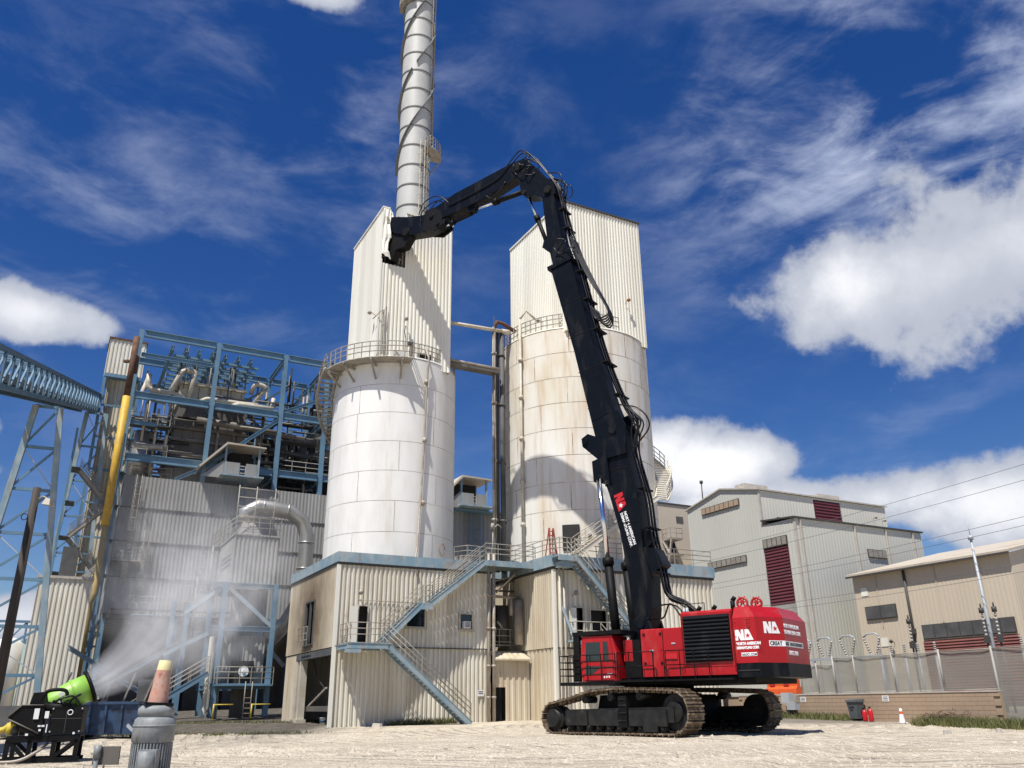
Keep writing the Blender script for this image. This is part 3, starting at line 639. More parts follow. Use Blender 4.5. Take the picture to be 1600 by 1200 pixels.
doorway(b2, 14.1, 14.6, 4.8, 6.8, -3.36, (13.65, 14.05), 'ivory'); doorway(b2, 15.15, 16.35, 4.8, 6.7, -3.36)
lamp(b2, (13.9, -3.36, 7.5), (0, -1, 0))
for u_ in (12.85, 13.15):
    p = MB(); p.tube((u_, -3.6, .2), (u_, -3.6, 9.2), .06, n=8); p.build('downpipe', 'cpipe', b2)
r = MB(); rail(r, [(12.6, 4.0, 9.95), (12.5, -3.42, 9.95), (12.7, -3.42, 9.95)], 1.05, .026, 1.2, (.4, .7)); rail(r, [(14.2, -3.42, 9.95), (25.3, -3.42, 9.95)], 1.05, .026, 1.5, (.4, .7)); r.build('deck_railing', 'rail', b2)
st2 = site('staircase', 'blue steel staircase with grey handrails on the right silo base, partly behind the boom cylinders', 'staircase', 15, -4, .25)
d = MB(); d.box(12.35, 13.55, -4.5, -3.55, 9.72, 9.8); d.box(12.3, 13.6, -4.55, -4.43, 9.45, 9.71); d.box(12.6, 13.4, -4.35, -3.6, 9.1, 9.44); l4 = d.build('top_landing', 'bluep', st2)
r = MB(); rail(r, [(12.4, -3.6, 9.8), (12.4, -4.48, 9.8), (13.5, -4.48, 9.8)], 1.05, .026, .7, (.4, .7)); r.build('railing', 'rail', l4)
flight(st2, (18.2, -4.5, 5.0), (13.5, -4.5, 9.75), .9, (0, 1, 0), 22, name='upper_flight')
d = MB(); d.box(13.3, 19.3, -4.55, -3.45, 4.72, 4.82); d.box(13.3, 19.3, -4.62, -4.5, 4.45, 4.71); d.beam((13.4, -4.4, 4.6), (13.0, -3.6, 6.8), .12, .12); l5 = d.build('lower_landing', 'bluep', st2)
r = MB(); rail(r, [(13.4, -3.6, 4.82), (13.4, -4.5, 4.82), (17.8, -4.5, 4.82)], 1.05, .03, 1.1, (.5,)); r.build('railing', 'rail', l5)
flight(st2, (19.6, -5.6, .3), (15.0, -5.6, 4.7), .9, (0, 1, 0), 20, name='lower_flight')
lad = site('step_ladder', 'red wooden step ladder standing on the deck before the right silo', 'ladder', 12.75, -3.1, 9.5)
q = MB()
for s_ in (-1, 1):
    q.beam((12.75 + .28 * s_, -3.2, 9.5), (12.75 + .14 * s_, -2.95, 11.7), .07, .1); q.beam((12.75 + .28 * s_, -2.5, 9.5), (12.75 + .14 * s_, -2.9, 11.7), .05, .07)
q.build('rails', 'fire', lad)
for k in range(7):
    z = 9.8 + k * .28; q = MB(); q.box(12.75 - .25 + k * .018, 12.75 + .25 - k * .018, -3.22 + k * .033, -3.08 + k * .033, z, z + .035); q.build('step', 'fire', lad)

# ================================================================ SILOS
M['seam'] = mat('rusty_seam', (.30, .15, .075), .85, 0, (.62, .58, .50), .9, 1, (1, 1, 1), lo=.42, hi=.6)
def silo(name, label, cu, cv, r, z0, z1, courses, nper, mats, offs, door=None):
    s = site(name, label, 'silo', cu, cv, z0)
    i = MB(); i.lathe([(r - .012, z0), (r - .012, z1)], (cu, cv), 96); i.build('weld_backing', 'seam', s)
    i = MB(); i.lathe([(r + .03, z1), (r + .03, z1 + .09), (0.01, z1 + .35)], (cu, cv), 96); i.build('roof', mats[0], s)
    hz = (z1 - z0) / courses; cache = {}
    for k in range(courses):
        seg = 2 * math.pi / nper; gap = (.034 if r < 5 else .05) / r
        p = MB(); n = 24; vs = []
        for j in range(n + 1):
            t = gap / 2 + (seg - gap) * j / n
            vs += [(r * math.cos(t), r * math.sin(t), .014 if r < 5 else .02), (r * math.cos(t), r * math.sin(t), hz - (.014 if r < 5 else .02))]
        p.add(vs, [(2 * j, 2 * j + 2, 2 * j + 3, 2 * j + 1) for j in range(n)], True)
        me = p.mesh('shell_plate', M[mats[1]] if k >= courses - 2 else M[mats[0]])
        for q in range(nper):
            a = offs[k % len(offs)] * seg + q * seg
            if door and door[0] == k and q == door[1]: pass
            inst(me, 'shell_plate', s, (0, 0, k * hz), (0, 0, a))
    return s
S1 = silo('storage_silo', 'white welded steel storage silo under the torn tower and the tall stack', 4.88, 5.17, 4.3, 9.45, 23.3, 7, 5, ('white', 'white'), (.02, .52, .06, .55, .0))
S2 = silo('storage_silo', 'wide rust-stained white storage silo behind the excavator boom', 18.5, 2.5, 5.65, 9.5, 26.6, 9, 8, ('whiteb', 'whitec'), (.2, .7, .15, .6))
for s_, cu, cv, r in ((S1, 4.88, 5.17, 4.3), (S2, 18.5, 2.5, 5.65)):
    b_ = MB(); b_.lathe([(r + .02, 9.5), (r + .06, 9.5), (r + .06, 9.75), (r + .02, 9.75)], (cu, cv), 72); b_.build('base_ring', 'conc', s_)
def pol(cu, cv, r, deg, z): return (cu + r * math.cos(R_(deg)), cv + r * math.sin(R_(deg)), z)
# silo 1: top platform (front left), railing, spiral stair, riser pipe
c1 = (4.88, 5.17)
d = MB(); d.lathe([(4.33, 22.85), (5.3, 22.85), (5.3, 22.95), (4.33, 22.95)], c1, 30, R_(-190), R_(-98)); pf = d.build('top_platform', 'rail', S1)
r = MB(); rail(r, arc(*c1, 5.26, -175, -98, 22.95, 22.95, 12) + [pol(*c1, 4.4, -98, 22.95)], 1.1, .035, 1.3, (.36, .7)); rail(r, arc(*c1, 4.25, -96, 10, 23.35, 23.35, 16), 1.1, .035, 1.3, (.36, .7)); r.build('railing', 'rail', pf)
for a in (-170, -150, -128, -106):
    k = MB(); k.beam(pol(*c1, 4.32, a, 21.7), pol(*c1, 5.5, a, 22.7), .1, .12); k.beam(pol(*c1, 4.32, a, 22.66), pol(*c1, 5.5, a, 22.66), .1, .16); k.build('bracket', 'rail', pf)
p = MB(); p.box(3.0, 4.0, .55, 1.2, 22.96, 23.5); p.build('plinth_box', 'white', pf)
def spiral(parent, c, r, a0, a1, z0, z1, w, n, m='rail', name='spiral_stair'):
    s = MB()
    for rr in (r + .06, r + w): s.path(arc(*c, rr, a0, a1, z0, z1, 40), .09, 6)
    so2 = s.build(name, m, parent); base = BASE[parent.name]
    t = MB(); t.box(r + .06, r + w, -.13, .13, 0, .04); me = t.mesh('tread', m)
    for i in range(n):
        a = a0 + (a1 - a0) * (i + .5) / n; z = z0 + (z1 - z0) * (i + .5) / n + .05
        inst(me, 'tread', so2, (c[0] - base[0], c[1] - base[1], z - base[2]), (0, 0, R_(a)))
    h = MB()
    for f_ in (1.0, .66, .33): h.path(arc(*c, r + w, a0, a1, z0 + 1.05 * f_, z1 + 1.05 * f_, 40), .033, 5)
    for i in range(0, n + 1, 3):
        a = a0 + (a1 - a0) * i / n; z = z0 + (z1 - z0) * i / n; h.tube(pol(*c, r + w, a, z), pol(*c, r + w, a, z + 1.05), .03, n=5, cap=False)
    h.build('handrail', m, so2); return so2
spiral(S1, c1, 4.35, -290, -172, 15.8, 22.95, 1.1, 34)
d = MB(); d.lathe([(4.35, 15.55), (5.5, 15.55), (5.5, 15.7), (4.35, 15.7)], c1, 12, R_(-316), R_(-288)); d.beam(pol(*c1, 5.4, -292, 15.5), pol(*c1, 4.35, -292, 13.9), .1, .12); ld = d.build('stair_landing', 'rail', S1)
p = MB(); a_ = -83; p.path([pol(*c1, 4.2, a_, 24.4), pol(*c1, 4.62, a_ + 1, 23.4), pol(*c1, 4.52, a_ + 1, 22.6), pol(*c1, 4.5, a_ - 1, 16), pol(*c1, 4.5, a_ - 4, 10.4), pol(*c1, 4.9, a_ - 7, 9.9), pol(*c1, 5.3, a_ - 7, 8.6)], .075, 8)
for z in (21.5, 17.4, 13.2): p.tube(pol(*c1, 4.5, a_, z), pol(*c1, 4.5, a_, z + .3), .15, n=8)
p.build('riser_pipe', 'pipe', S1)
p = MB(); p.path([pol(*c1, 4.34, -60, 9.8 + .35 + .3 * math.sin(t)) if 0 else (pol(*c1, 4.36, -58 + 4 * math.cos(t), 10.6 + .4 * math.sin(t))) for t in [i * .5 for i in range(13)]], .02, 5); p.build('coiled_hose', 'rust', S1)
# silo 2: railing, pipes, spiral stair, door
c2 = (18.5, 2.5)
r = MB(); rail(r, arc(*c2, 5.55, -190, -85, 26.65, 26.65, 22), 1.15, .035, 1.4, (.36, .7)); r.build('railing', 'rail', S2)
spiral(S2, c2, 5.7, -60, 8, 14.3, 20.2, 1.1, 30, 'cream')
flight(S2, (13.9, -4.35, 9.95), (20.9, -3.7, 14.4), .9, (0, 1, 0), 24, 'cream', 'cpipe')
d = MB(); d.lathe([(5.75, 20.2), (6.8, 20.2), (6.8, 20.32), (5.75, 20.32)], c2, 10, R_(8), R_(30)); d.build('stair_landing', 'cream', S2)
p = MB(); p.path([pol(*c2, 6.75, 6, 20.3), pol(*c2, 6.8, 6, 23.0), pol(*c2, 6.7, 5, 23.6), pol(*c2, 6.4, 0, 23.7)], .04, 6); p.tube(pol(*c2, 6.4, 0, 23.75), pol(*c2, 6.35, -1, 23.5), .12, .16, 8); p.build('stair_lamp', 'rail', S2)
d = MB(); aa = -138
for k in range(1):
    x0, y0, _ = pol(*c2, 5.7, -135, 0); x1, y1, _ = pol(*c2, 5.7, -123.5, 0)
    d.add([(x0, y0, 10.6), (x1, y1, 10.6), (x1, y1, 12.3), (x0, y0, 12.3)], [(0, 1, 2, 3)]); d.add([pol(*c2, 5.74, -135 + 2.3 * i, z) for i in range(6) for z in (10.6, 12.3)], [(2 * i, 2 * i + 2, 2 * i + 3, 2 * i + 1) for i in range(5)])
d.build('access_door', 'dark', S2)
for a, z in ((-118, 11.2), (-110, 11.2), (-72, 18.6)):
    d = MB(); d.add([pol(*c2, 5.72, a + 1.2 * i, z + q) for i in range(3) for q in (0, .45)], [(0, 2, 3, 1), (2, 4, 5, 3)]); d.build('hatch', 'trim' if z < 12 else 'rust', S2)
for i, (a, rr, m_) in enumerate(((-164, 5.9, 'cpipe'),)):
    p = MB(); p.tube(pol(*c2, rr, a, 9.6), pol(*c2, rr, a, 28.0), .1, n=8)
    for z in (12.5, 15.5, 18.6, 21.7, 24.6): p.tube(pol(*c2, rr, a, z), pol(*c2, rr, a, z + .25), .17, n=8)
    p.path([pol(*c2, rr, a, 28), pol(*c2, rr - .3, a + 4, 28.7), pol(*c2, rr - .8, a + 9, 28.0)], .09, 6); p.build('riser_pipe', m_, S2)
# pipe rack standing left of silo 2, bridges between the silos
pr = site('pipe_rack', 'cluster of dark rusty vertical pipes standing between the two silos', 'pipes', 12.0, 2.5, 9.5)
for u_, v_, r_, m_ in ((11.35, 2.2, .14, 'pipe'), (11.7, 2.5, .2, 'trim'), (12.05, 2.3, .17, 'dgrey'), (12.35, 2.7, .13, 'drust')):
    p = MB(); p.tube((u_, v_, 9.6), (u_, v_, 27.6), r_, n=10)
    for z in (13, 17.2, 21.5, 25.4): p.tube((u_, v_, z), (u_, v_, z + .15), r_ + .06, n=10)
    p.build('vertical_pipe', m_, pr)
p = MB(); p.path([(11.35, 2.2, 27.5), (11.6, 2.2, 28.1), (12.2, 2.3, 28.1), (13.2, 2.2, 27.6)], .15, 8); p.build('gooseneck', 'drust', pr)
p = MB(); p.path([(11.2, 1.9, 28.4), (11.15, 1.9, 22), (11.2, 1.8, 13), (11.3, 1.8, 9.8)], .03, 5); p.build('cable', 'cable', pr)
br = site('pipe_bridge', 'thin cream pipe spanning between the two silo towers', 'pipe', 9.4, 2.0, 26.5)
p = MB(); p.tube((7.4, 2.0, 27.1), (12.6, 2.2, 27.45), .14, n=10); p.tube((12.0, 2.2, 27.4), (12.6, 2.2, 27.44), .2, n=10); p.build('pipe', 'cpipe', br)
br = site('pipe_bridge', 'box-shaped rusty pipe trough spanning between the silos below the cream pipe', 'pipe', 9.4, 2.0, 23.7)
p = MB(); p.box(7.4, 11.5, 1.7, 2.4, 23.75, 23.95); p.build('trough', 'casing', br)
for v_ in (1.75, 2.05, 2.35): p = MB(); p.tube((7.4, v_, 24.1), (11.6, v_, 24.1), .1, n=8); p.build('pipe', 'pipe', br)

# ================================================================ TOWERS
t1 = site('silo_tower', 'ivory ribbed metal tower with its corner torn open by the excavator', 'tower', 4.7, 4.6, 22.9)
u0, u1, v0, v1, zb, zt = 2.0, 7.45, 1.3, 8.0, 22.9, 34.75
hole = [(2.02, 3.8, 30.3, 33.3), (2.02, 3.3, 33.3, 34.0), (2.55, 3.7, 34.0, 34.76), (5.0, 6.0, 22.9, 24.0)]
wall_part(t1, 'wall_panel', 'ivory', axis='u', a0=u0, a1=u1, fx=v0, z0=zb, z1=zt, out=-1, pitch=.27, dep=.06, holes=hole)
wall_part(t1, 'wall_panel', 'ivory', axis='v', a0=v0, a1=v1, fx=u0, z0=zb, z1=zt, out=-1, pitch=.27, dep=.02)
wall_part(t1, 'wall_panel', 'ivory', axis='v', a0=v0, a1=v1, fx=u1, z0=zb, z1=zt, out=1, pitch=.27, dep=.05)
wall_part(t1, 'wall_panel', 'ivory', axis='u', a0=u0, a1=u1, fx=v1, z0=zb, z1=zt, out=1, pitch=.27, dep=.05)
f = MB(); f.box(u0 - .06, 2.5, v0 - .06, v0 + .06, zt, zt + .12); f.box(3.75, u1 + .06, v0 - .06, v0 + .06, zt, zt + .12); f.box(u0 - .06, u0 + .06, v0 + .06, v1, zt, zt + .12); f.box(u1 - .06, u1 + .06, v0 + .06, v1, zt, zt + .12); f.build('roof_edge', 'ivory', t1)
q = MB(); q.quad((u0, v0 + 1.5, zt - .02), (u1, v0 + 1.5, zt - .02), (u1, v1, zt - .02), (u0, v1, zt - .02)); q.quad((3.9, v0, zt - .02), (u1, v0, zt - .02), (u1, v0 + 1.5, zt - .02), (3.9, v0 + 1.5, zt - .02)); q.build('roof', 'trim', t1)
MB().box(2.0, 2.08, v0 - .02, v0 + .08, zb, 30.6).build('corner_trim', 'ivory', t1)
# crumpled flap of sheet hanging at the torn corner
q = MB(); n, mrow = 16, 12; vs = []
for j in range(mrow + 1):
    z = 34.7 - (34.7 - 30.75) * j / mrow + (.25 * math.sin(j * 1.7))
    for i in range(n + 1):
        s_ = i / n; wd = .5 + .16 * math.sin(j * 1.1) * (j / mrow)
        a = u0 + wd * s_; o_ = v0 - .04 - .3 * s_ * (j / mrow) ** .7 - .05 * math.sin(s_ * 12 + j * .5) - .1 * math.sin(j * 1.3) * s_
        vs.append((a, o_, z - (.5 * s_ * (1 if j == mrow else 0))))
q.add(vs, [(j * (n + 1) + i, j * (n + 1) + i + 1, (j + 1) * (n + 1) + i + 1, (j + 1) * (n + 1) + i) for j in range(mrow) for i in range(n)]); q.build('torn_flap', 'ivory', t1)['label'] = 'crumpled torn sheet flap'
q = MB(); vs = []
for j in range(7):
    for i in range(9): vs.append((2.1 + .075 * i, v0 - .05 - .05 * j * (.6 + .3 * math.sin(i)), 34.75 - .14 * j - .03 * i + .03 * math.sin(i * 2 + j)))
q.add(vs, [(j * 9 + i, j * 9 + i + 1, (j + 1) * 9 + i + 1, (j + 1) * 9 + i) for j in range(6) for i in range(8)]); q.build('bent_sheet', 'ivory', t1)
# what shows inside the hole: dark floor, caged ladder
for k in range(7):
    q = MB(); q.beam((2.1 + .3 * k, v0 + .4, 30.5), (2.1 + .3 * k, v0 + .4, 34.6), .07, .07); q.build('girt', 'dgrey', t1)
q = MB()
for z in (31.0, 31.6, 32.2): q.beam((2.1, v0 + .35, z), (4.0, v0 + .35, z), .06, .06)
for u_ in (2.9, 3.15, 3.4, 3.65): q.tube((u_, v0 + .2, 30.6), (u_, v0 + .2, 32.6), .03, n=6)
for z in (30.9, 31.5, 32.1): q.path([(2.9, v0 + .2, z), (3.1, v0 + .05, z), (3.45, v0 + .05, z), (3.65, v0 + .2, z)], .03, 5)
q.build('inner_ladder_cage', 'pipe', t1)
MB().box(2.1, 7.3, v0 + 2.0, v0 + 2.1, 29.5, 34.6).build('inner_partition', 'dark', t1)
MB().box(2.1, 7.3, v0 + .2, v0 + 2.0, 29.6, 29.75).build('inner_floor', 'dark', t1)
lamp(t1, (3.9, v0, 26.0), (0, -1, 0)); lamp(t1, (2.0, 1.9, 26.4), (-1, 0, 0))
p = MB(); p.path([(2.35, v0 - .12, 23.3), (2.35, v0 - .12, 26.6), (2.1, v0 - .3, 26.4), (1.7, v0 + .2, 25.9)], .035, 6); p.path([(2.6, v0 - .12, 23.2), (2.55, v0 - .12, 26.9), (2.2, v0 - .3, 26.2)], .03, 6); p.build('conduit', 'pipe', t1)
q = MB(); q.box(5.0, 6.0, v0 + .3, v0 + .35, 22.9, 24.1); q.build('louvre_opening', 'dark', t1)
p = MB(); p.tube((3.9, 1.0, 23.4), (3.95, 1.0, 24.7), .03, n=5); p.path([(3.95, 1, 24.7), (3.8, .9, 25.2), (3.9, .9, 25.6)], .03, 5); p.box(4.1, 4.5, .75, 1.0, 24.2, 24.45); p.tube((4.3, .9, 23.4), (4.3, .9, 24.2), .06, n=6); p.build('rooftop_fitting', 'trim', t1)

t2 = site('silo_tower', 'ivory ribbed metal tower on the wide silo, taller than the torn one', 'tower', 18.5, 2, 26.3)
u0, u1, v0, v1, zb, zt = 14.9, 22.1, -2.3, 6.1, 26.3, 37.1
wall_part(t2, 'wall_panel', 'ivory', axis='u', a0=u0, a1=u1, fx=v0, z0=zb, z1=zt, out=-1, pitch=.27, dep=.06)
wall_part(t2, 'wall_panel', 'ivory', axis='v', a0=v0, a1=v1, fx=u0, z0=zb, z1=zt, out=-1, pitch=.27, dep=.05)
wall_part(t2, 'wall_panel', 'ivory', axis='v', a0=v0, a1=v1, fx=u1, z0=zb, z1=zt, out=1, pitch=.27, dep=.05)
wall_part(t2, 'wall_panel', 'ivory', axis='u', a0=u0, a1=u1, fx=v1, z0=zb, z1=zt, out=1, pitch=.27, dep=.05)
f = MB(); f.box(u0 - .06, u1 + .06, v0 - .08, v0 + .06, zt, zt + .14); f.build('roof_edge', 'trim', t2)
f = MB(); f.box(u0 - .06, u0 + .06, v0 + .06, v1, zt, zt + .14); f.box(u1 - .06, u1 + .06, v0 + .06, v1, zt, zt + .14); f.build('roof_edge', 'ivory', t2)
q = MB(); q.quad((u0, v0, zt), (u1, v0, zt), (u1, v1, zt), (u0, v1, zt)); q.build('roof', 'trim', t2)
lamp(t2, (20.3, v0, 29.6), (0, -1, 0), m='rust'); lamp(t2, (u0, 1.0, 28.2), (-1, 0, 0)); 
p = MB(); p.tube((15.3, -3.0, 26.7), (15.2, -3.0, 29.0), .04, n=5); p.tube((15.0, -3.0, 28.9), (15.4, -3.0, 29.1), .07, n=6); p.tube((15.2, -3.0, 28.0), (15.6, -3.1, 26.8), .03, n=5); p.build('antenna_mast', 'trim', t2)

# ================================================================ STACK
ck = site('chimney_stack', 'tall pale grey steel stack with spiral strakes, ladder and stiffening rings', 'chimney', 8.9, 13.8)
cc = (8.9, 13.8); rs = 1.47
s_ = MB(); s_.lathe([(rs, .5), (rs, 82)], cc, 40); s_.build('shaft', 'stack', ck)
for k in range(24):
    z = 36.9 + k * 2.18; q = MB(); q.lathe([(rs - .01, z), (rs + .06, z), (rs + .06, z + .12), (rs - .01, z + .12)], cc, 40, smooth=False); q.build('stiffener_ring', 'stackd', ck)
# helical strakes in lengths
for ph in (0, 120, 240):
    for seg in range(3):
        q = MB(); vs = []; n = 26
        for i in range(n + 1):
            z = 47.6 + seg * 12 + 11.2 * i / n; a = R_(ph + (z - 46) * 18.0)
            for rr, dz in ((rs, 0), (rs + .27, 0), (rs + .27, .06), (rs, .06)): vs.append((cc[0] + rr * math.cos(a), cc[1] + rr * math.sin(a), z + dz))
        q.add(vs, [(4 * i + k, 4 * i + (k + 1) % 4, 4 * i + 4 + (k + 1) % 4, 4 * i + 4 + k) for i in range(n) for k in range(4)], False); q.build('strake', 'stackd', ck)
aL = -62
def cp(a, r, z): return (cc[0] + r * math.cos(R_(a)), cc[1] + r * math.sin(R_(a)), z)
ladder(ck, cp(aL - 22, rs + .22, 30), 49.6, (math.cos(R_(aL - 22)), math.sin(R_(aL - 22)), 0), cage=True, m='cpipe')
ladder(ck, cp(aL + 12, rs + .22, 49.9), 80, (math.cos(R_(aL + 12)), math.sin(R_(aL + 12)), 0), cage=False)
for a in (aL + 26, aL + 34): q = MB(); q.tube(cp(a, rs + .15, 49.4), cp(a, rs + .15, 81), .06, n=6); q.build('conduit', 'rail', ck)
d = MB(); d.lathe([(rs + .05, 49.4), (rs + 1.05, 49.4), (rs + 1.05, 49.52), (rs + .05, 49.52)], cc, 8, R_(aL - 14), R_(aL + 50)); pf = d.build('platform', 'pipe', ck)
r = MB(); rail(r, [cp(aL - 14, rs + .1, 49.52)] + [cp(aL - 14 + 8 * i, rs + 1.0, 49.52) for i in range(9)] + [cp(aL + 50, rs + .1, 49.52)], 1.2, .035, .8, (.36, .7)); r.build('railing', 'rail', pf)
for a in (aL, aL + 40): k = MB(); k.beam(cp(a, rs, 47.8), cp(a, rs + 1, 49.3), .09, .1); k.build('bracket', 'rail', pf)
d = MB(); d.lathe([(rs + .05, 67.6), (rs + .6, 67.6), (rs + .6, 67.75), (rs + .05, 67.75)], cc, 12, R_(140), R_(230)); rail(d, [cp(140 + 9 * i, rs + .58, 67.75) for i in range(11)], 1.2, .03, .8, (.5,)); d.build('side_platform', 'rail', ck)

# ================================================================ EXCAVATOR (local: x forward, y left, z up)
ex = thing('excavator', 'huge red and black high-reach demolition excavator gripping the torn silo tower', 'excavator', (6.6, 40.7, 0.02), R_(144))
pz = lambda a, b, t: (a, t, b)
# ---- tracks
TR = R_(-11); tc_, ts_ = math.cos(TR), math.sin(TR)
def tl(a, y, z): return (a * tc_ - y * ts_, a * ts_ + y * tc_, z)
def track_path():
    pts = []
    for i in range(13): t = R_(-90 - 15 * i * 1.02); pts.append((-3.25 + .84 * math.cos(t), .90 + .84 * math.sin(t)))
    pts += [(-1.7, 1.80), (-.2, 1.84), (1.2, 1.76), (2.4, 1.48)]
    for i in range(13): t = R_(80 - 14.2 * i); pts.append((3.5 + .62 * math.cos(t), .66 + .62 * math.sin(t)))
    return pts
tp = track_path()
def resample(p, step):
    p = p + [p[0]]; ds = [0]
    for a, b in zip(p, p[1:]): ds.append(ds[-1] + math.dist(a, b))
    n = round(ds[-1] / step); out = []
    for k in range(n):
        d = ds[-1] * k / n; i = max(j for j in range(len(ds) - 1) if ds[j] <= d); f_ = (d - ds[i]) / (ds[i + 1] - ds[i])
        a, b = p[i], p[i + 1]; out.append((a[0] + (b[0] - a[0]) * f_, a[1] + (b[1] - a[1]) * f_, math.atan2(b[1] - a[1], b[0] - a[0])))
    return out
rs_ = resample(tp, .29)
sh = MB(); sh.box(-.132, .132, -.54, .54, -.02, .035); sh.box(.06, .12, -.54, .54, -.075, -.018); sh.box(-.11, -.075, -.53, .53, -.045, -.018); sh.box(-.1, .1, -.2, -.1, .036, .14); sh.box(-.1, .1, .1, .2, .036, .14)
shm = sh.mesh('track_shoe', 'shoe')
for sd, lab in ((1, 'near track'), (-1, 'far track')):
    yc = 2.98 * sd
    fr = MB()
    fr.prism([(-3.3, .5), (2.75, .42), (2.75, .95), (2.3, 1.02), (-3.3, 1.1)], lambda a, b, t: tl(a, yc + t, b), -.42, .42)
    tk = fr.build('track', 'trackf', ex)
    for (a0, a1) in ((-3.0, -1.0), (-.45, 1.25), (1.35, 2.65)):
        g = MB(); g.prism([(a0, .36), (a1, .36), (a1 - .03, .98), (a0 + .03, .98)], lambda a, b, t: tl(a, yc + t * sd, b), .43, .5); g.build('side_guard', 'trackf', tk)
    g = MB(); g.prism([(-.95, .3), (-.5, .3), (-.5, 1.55), (-.95, 1.55)], lambda a, b, t: tl(a, yc + t * sd, b), .3, .53); g.build('step_bracket', 'blk', tk)
    for z in (.55, .85, 1.15, 1.4): q = MB(); q.prism([(-.93, z), (-.52, z), (-.52, z + .05), (-.93, z + .05)], lambda a, b, t: tl(a, yc + t * sd, b), .53, .57); q.build('step', 'trackf', tk)
    g = MB(); g.prism([(-2.5, .14), (-1.75, .14), (-1.75, .5), (-2.5, .5)], lambda a, b, t: tl(a, yc + t * sd, b), .36, .52); g.build('roller_guard', 'trackf', tk)
    # idler in front, sprocket behind, rollers
    g = MB(); g.tube(tl(3.5, yc - .3, .66), tl(3.5, yc + .3, .66), .5, n=28); g.tube(tl(3.5, yc - .5, .66), tl(3.5, yc + .5, .66), .38, n=24); g.build('idler_wheel', 'trackf', tk)
    g = MB(); g.tube(tl(-3.25, yc - .2, .9), tl(-3.25, yc + .2, .9), .68, n=28); g.tube(tl(-3.25, yc - .34, .9), tl(-3.25, yc + .34, .9), .4, n=20); g.build('drive_sprocket', 'trackf', tk)
    for k in range(10):
        a = -2.7 + k * .58; g = MB(); g.tube(tl(a, yc - .4, .28), tl(a, yc + .4, .28), .15, n=14); g.tube(tl(a, yc - .46, .28), tl(a, yc + .46, .28), .07, n=10); g.build('roller', 'trackf', tk)
    for a in (-1.5, .1, 1.6): g = MB(); g.tube(tl(a, yc - .35, 1.52 if a < 1 else 1.42), tl(a, yc + .35, 1.52 if a < 1 else 1.42), .16, n=14); g.build('carrier_roller', 'trackf', tk)
    for a, z, an in rs_:
        x, y, _ = tl(a, yc, 0); o = inst(shm, 'track_shoe', tk, (x, y, z)); o.rotation_euler = (Matrix.Rotation(TR, 3, 'Z') @ Matrix.Rotation(-an, 3, 'Y') @ Matrix.Rotation(math.pi, 3, 'X')).to_euler()
u = MB(); u.prism([(-1.6, .55), (1.6, .55), (1.3, 1.6), (-1.3, 1.6)], lambda a, b, t: tl(a, t, b), -2.6, 2.6); u.build('car_body', 'blk', ex)
u = MB(); u.lathe([(0, 1.55), (1.75, 1.55), (1.75, 1.72), (1.6, 1.74), (1.6, 2.0), (0, 2.0)], (0, 0), 48); u.build('slew_ring', 'blk', ex)
# ---- revolving frame, engine house, counterweight
d = MB(); d.box(-5.6, 1.2, -2.5, 2.5, 1.98, 2.28); d.box(.4, 3.55, .75, 2.85, 2.02, 2.16); d.box(-4.9, .6, 2.5, 3.1, 2.1, 2.17); d.build('revolving_frame', 'blk', ex)
h = MB()
def house(a0, a1, y0, y1, z0, z1, ch):
    return [(y0, z0), (y1, z0), (y1, z1 - ch), (y1 - ch * 1.3, z1), (y0 + ch * 1.3, z1), (y0, z1 - ch)]
def xprism(mb, poly, a0, a1): return mb.prism(poly, lambda p, q, t: (t, p, q), a0, a1)
xprism(h, house(0, 0, -2.65, 2.68, 2.3, 4.28, .04), -2.6, -.65); ho = h.build('side_housing', 'red', ex)
for a in (-1.72,): MB().box(a, a + .03, 2.683, 2.69, 2.4, 4.2).build('panel_joint', 'blk', ho)
MB().box(-2.35, -1.75, 2.69, 2.73, 3.0, 3.22).build('latch_recess', 'lred', ho)
h = MB(); xprism(h, house(0, 0, -2.68, 2.7, 2.3, 4.9, .1), -4.92, -2.62); eh = h.build('engine_house', 'red', ex)
g = MB(); g.box(-4.82, -2.72, 2.70, 2.735, 2.82, 4.7); gr = g.build('radiator_grille', 'blk', eh)
for k in range(12):
    z = 2.88 + k * .153; g = MB(); g.add([(-4.8, 2.735, z + .1), (-2.74, 2.735, z + .1), (-2.74, 2.80, z), (-4.8, 2.80, z), (-4.8, 2.735, z + .125), (-2.74, 2.735, z + .125), (-2.74, 2.81, z + .02), (-4.8, 2.81, z + .02)], [(0, 1, 2, 3), (7, 6, 5, 4), (3, 2, 6, 7), (0, 4, 5, 1), (1, 5, 6, 2), (0, 3, 7, 4)]); g.build('slat', 'black', gr)
def cwt(z0, z1, ins0, ins1, m, name):
    pl_ = [(-4.96, 2.72), (-5.9, 2.72), (-6.62, 1.45), (-6.62, -1.45), (-5.9, -2.72), (-4.96, -2.72)]
    def sc_(p, i): return [(a + (i if a < -5 else 0), b - math.copysign(i, b)) for a, b in p]
    q = MB(); a, b = sc_(pl_, ins0), sc_(pl_, ins1); n = len(a)
    q.add([(x, y, z0) for x, y in a] + [(x, y, z1) for x, y in b], [tuple(reversed(range(n))), tuple(range(n, 2 * n))] + [(i, (i + 1) % n, n + (i + 1) % n, n + i) for i in range(n)]); return q.build(name, m, ex)
cw = cwt(2.72, 4.5, 0, 0, 'red', 'counterweight')
q = cwt(4.5, 4.96, 0, .32, 'red', 'counterweight_top'); q.parent = cw
q = cwt(2.18, 2.72, -.012, -.012, 'black', 'counterweight_base'); q.parent = cw
ch_ = MB()
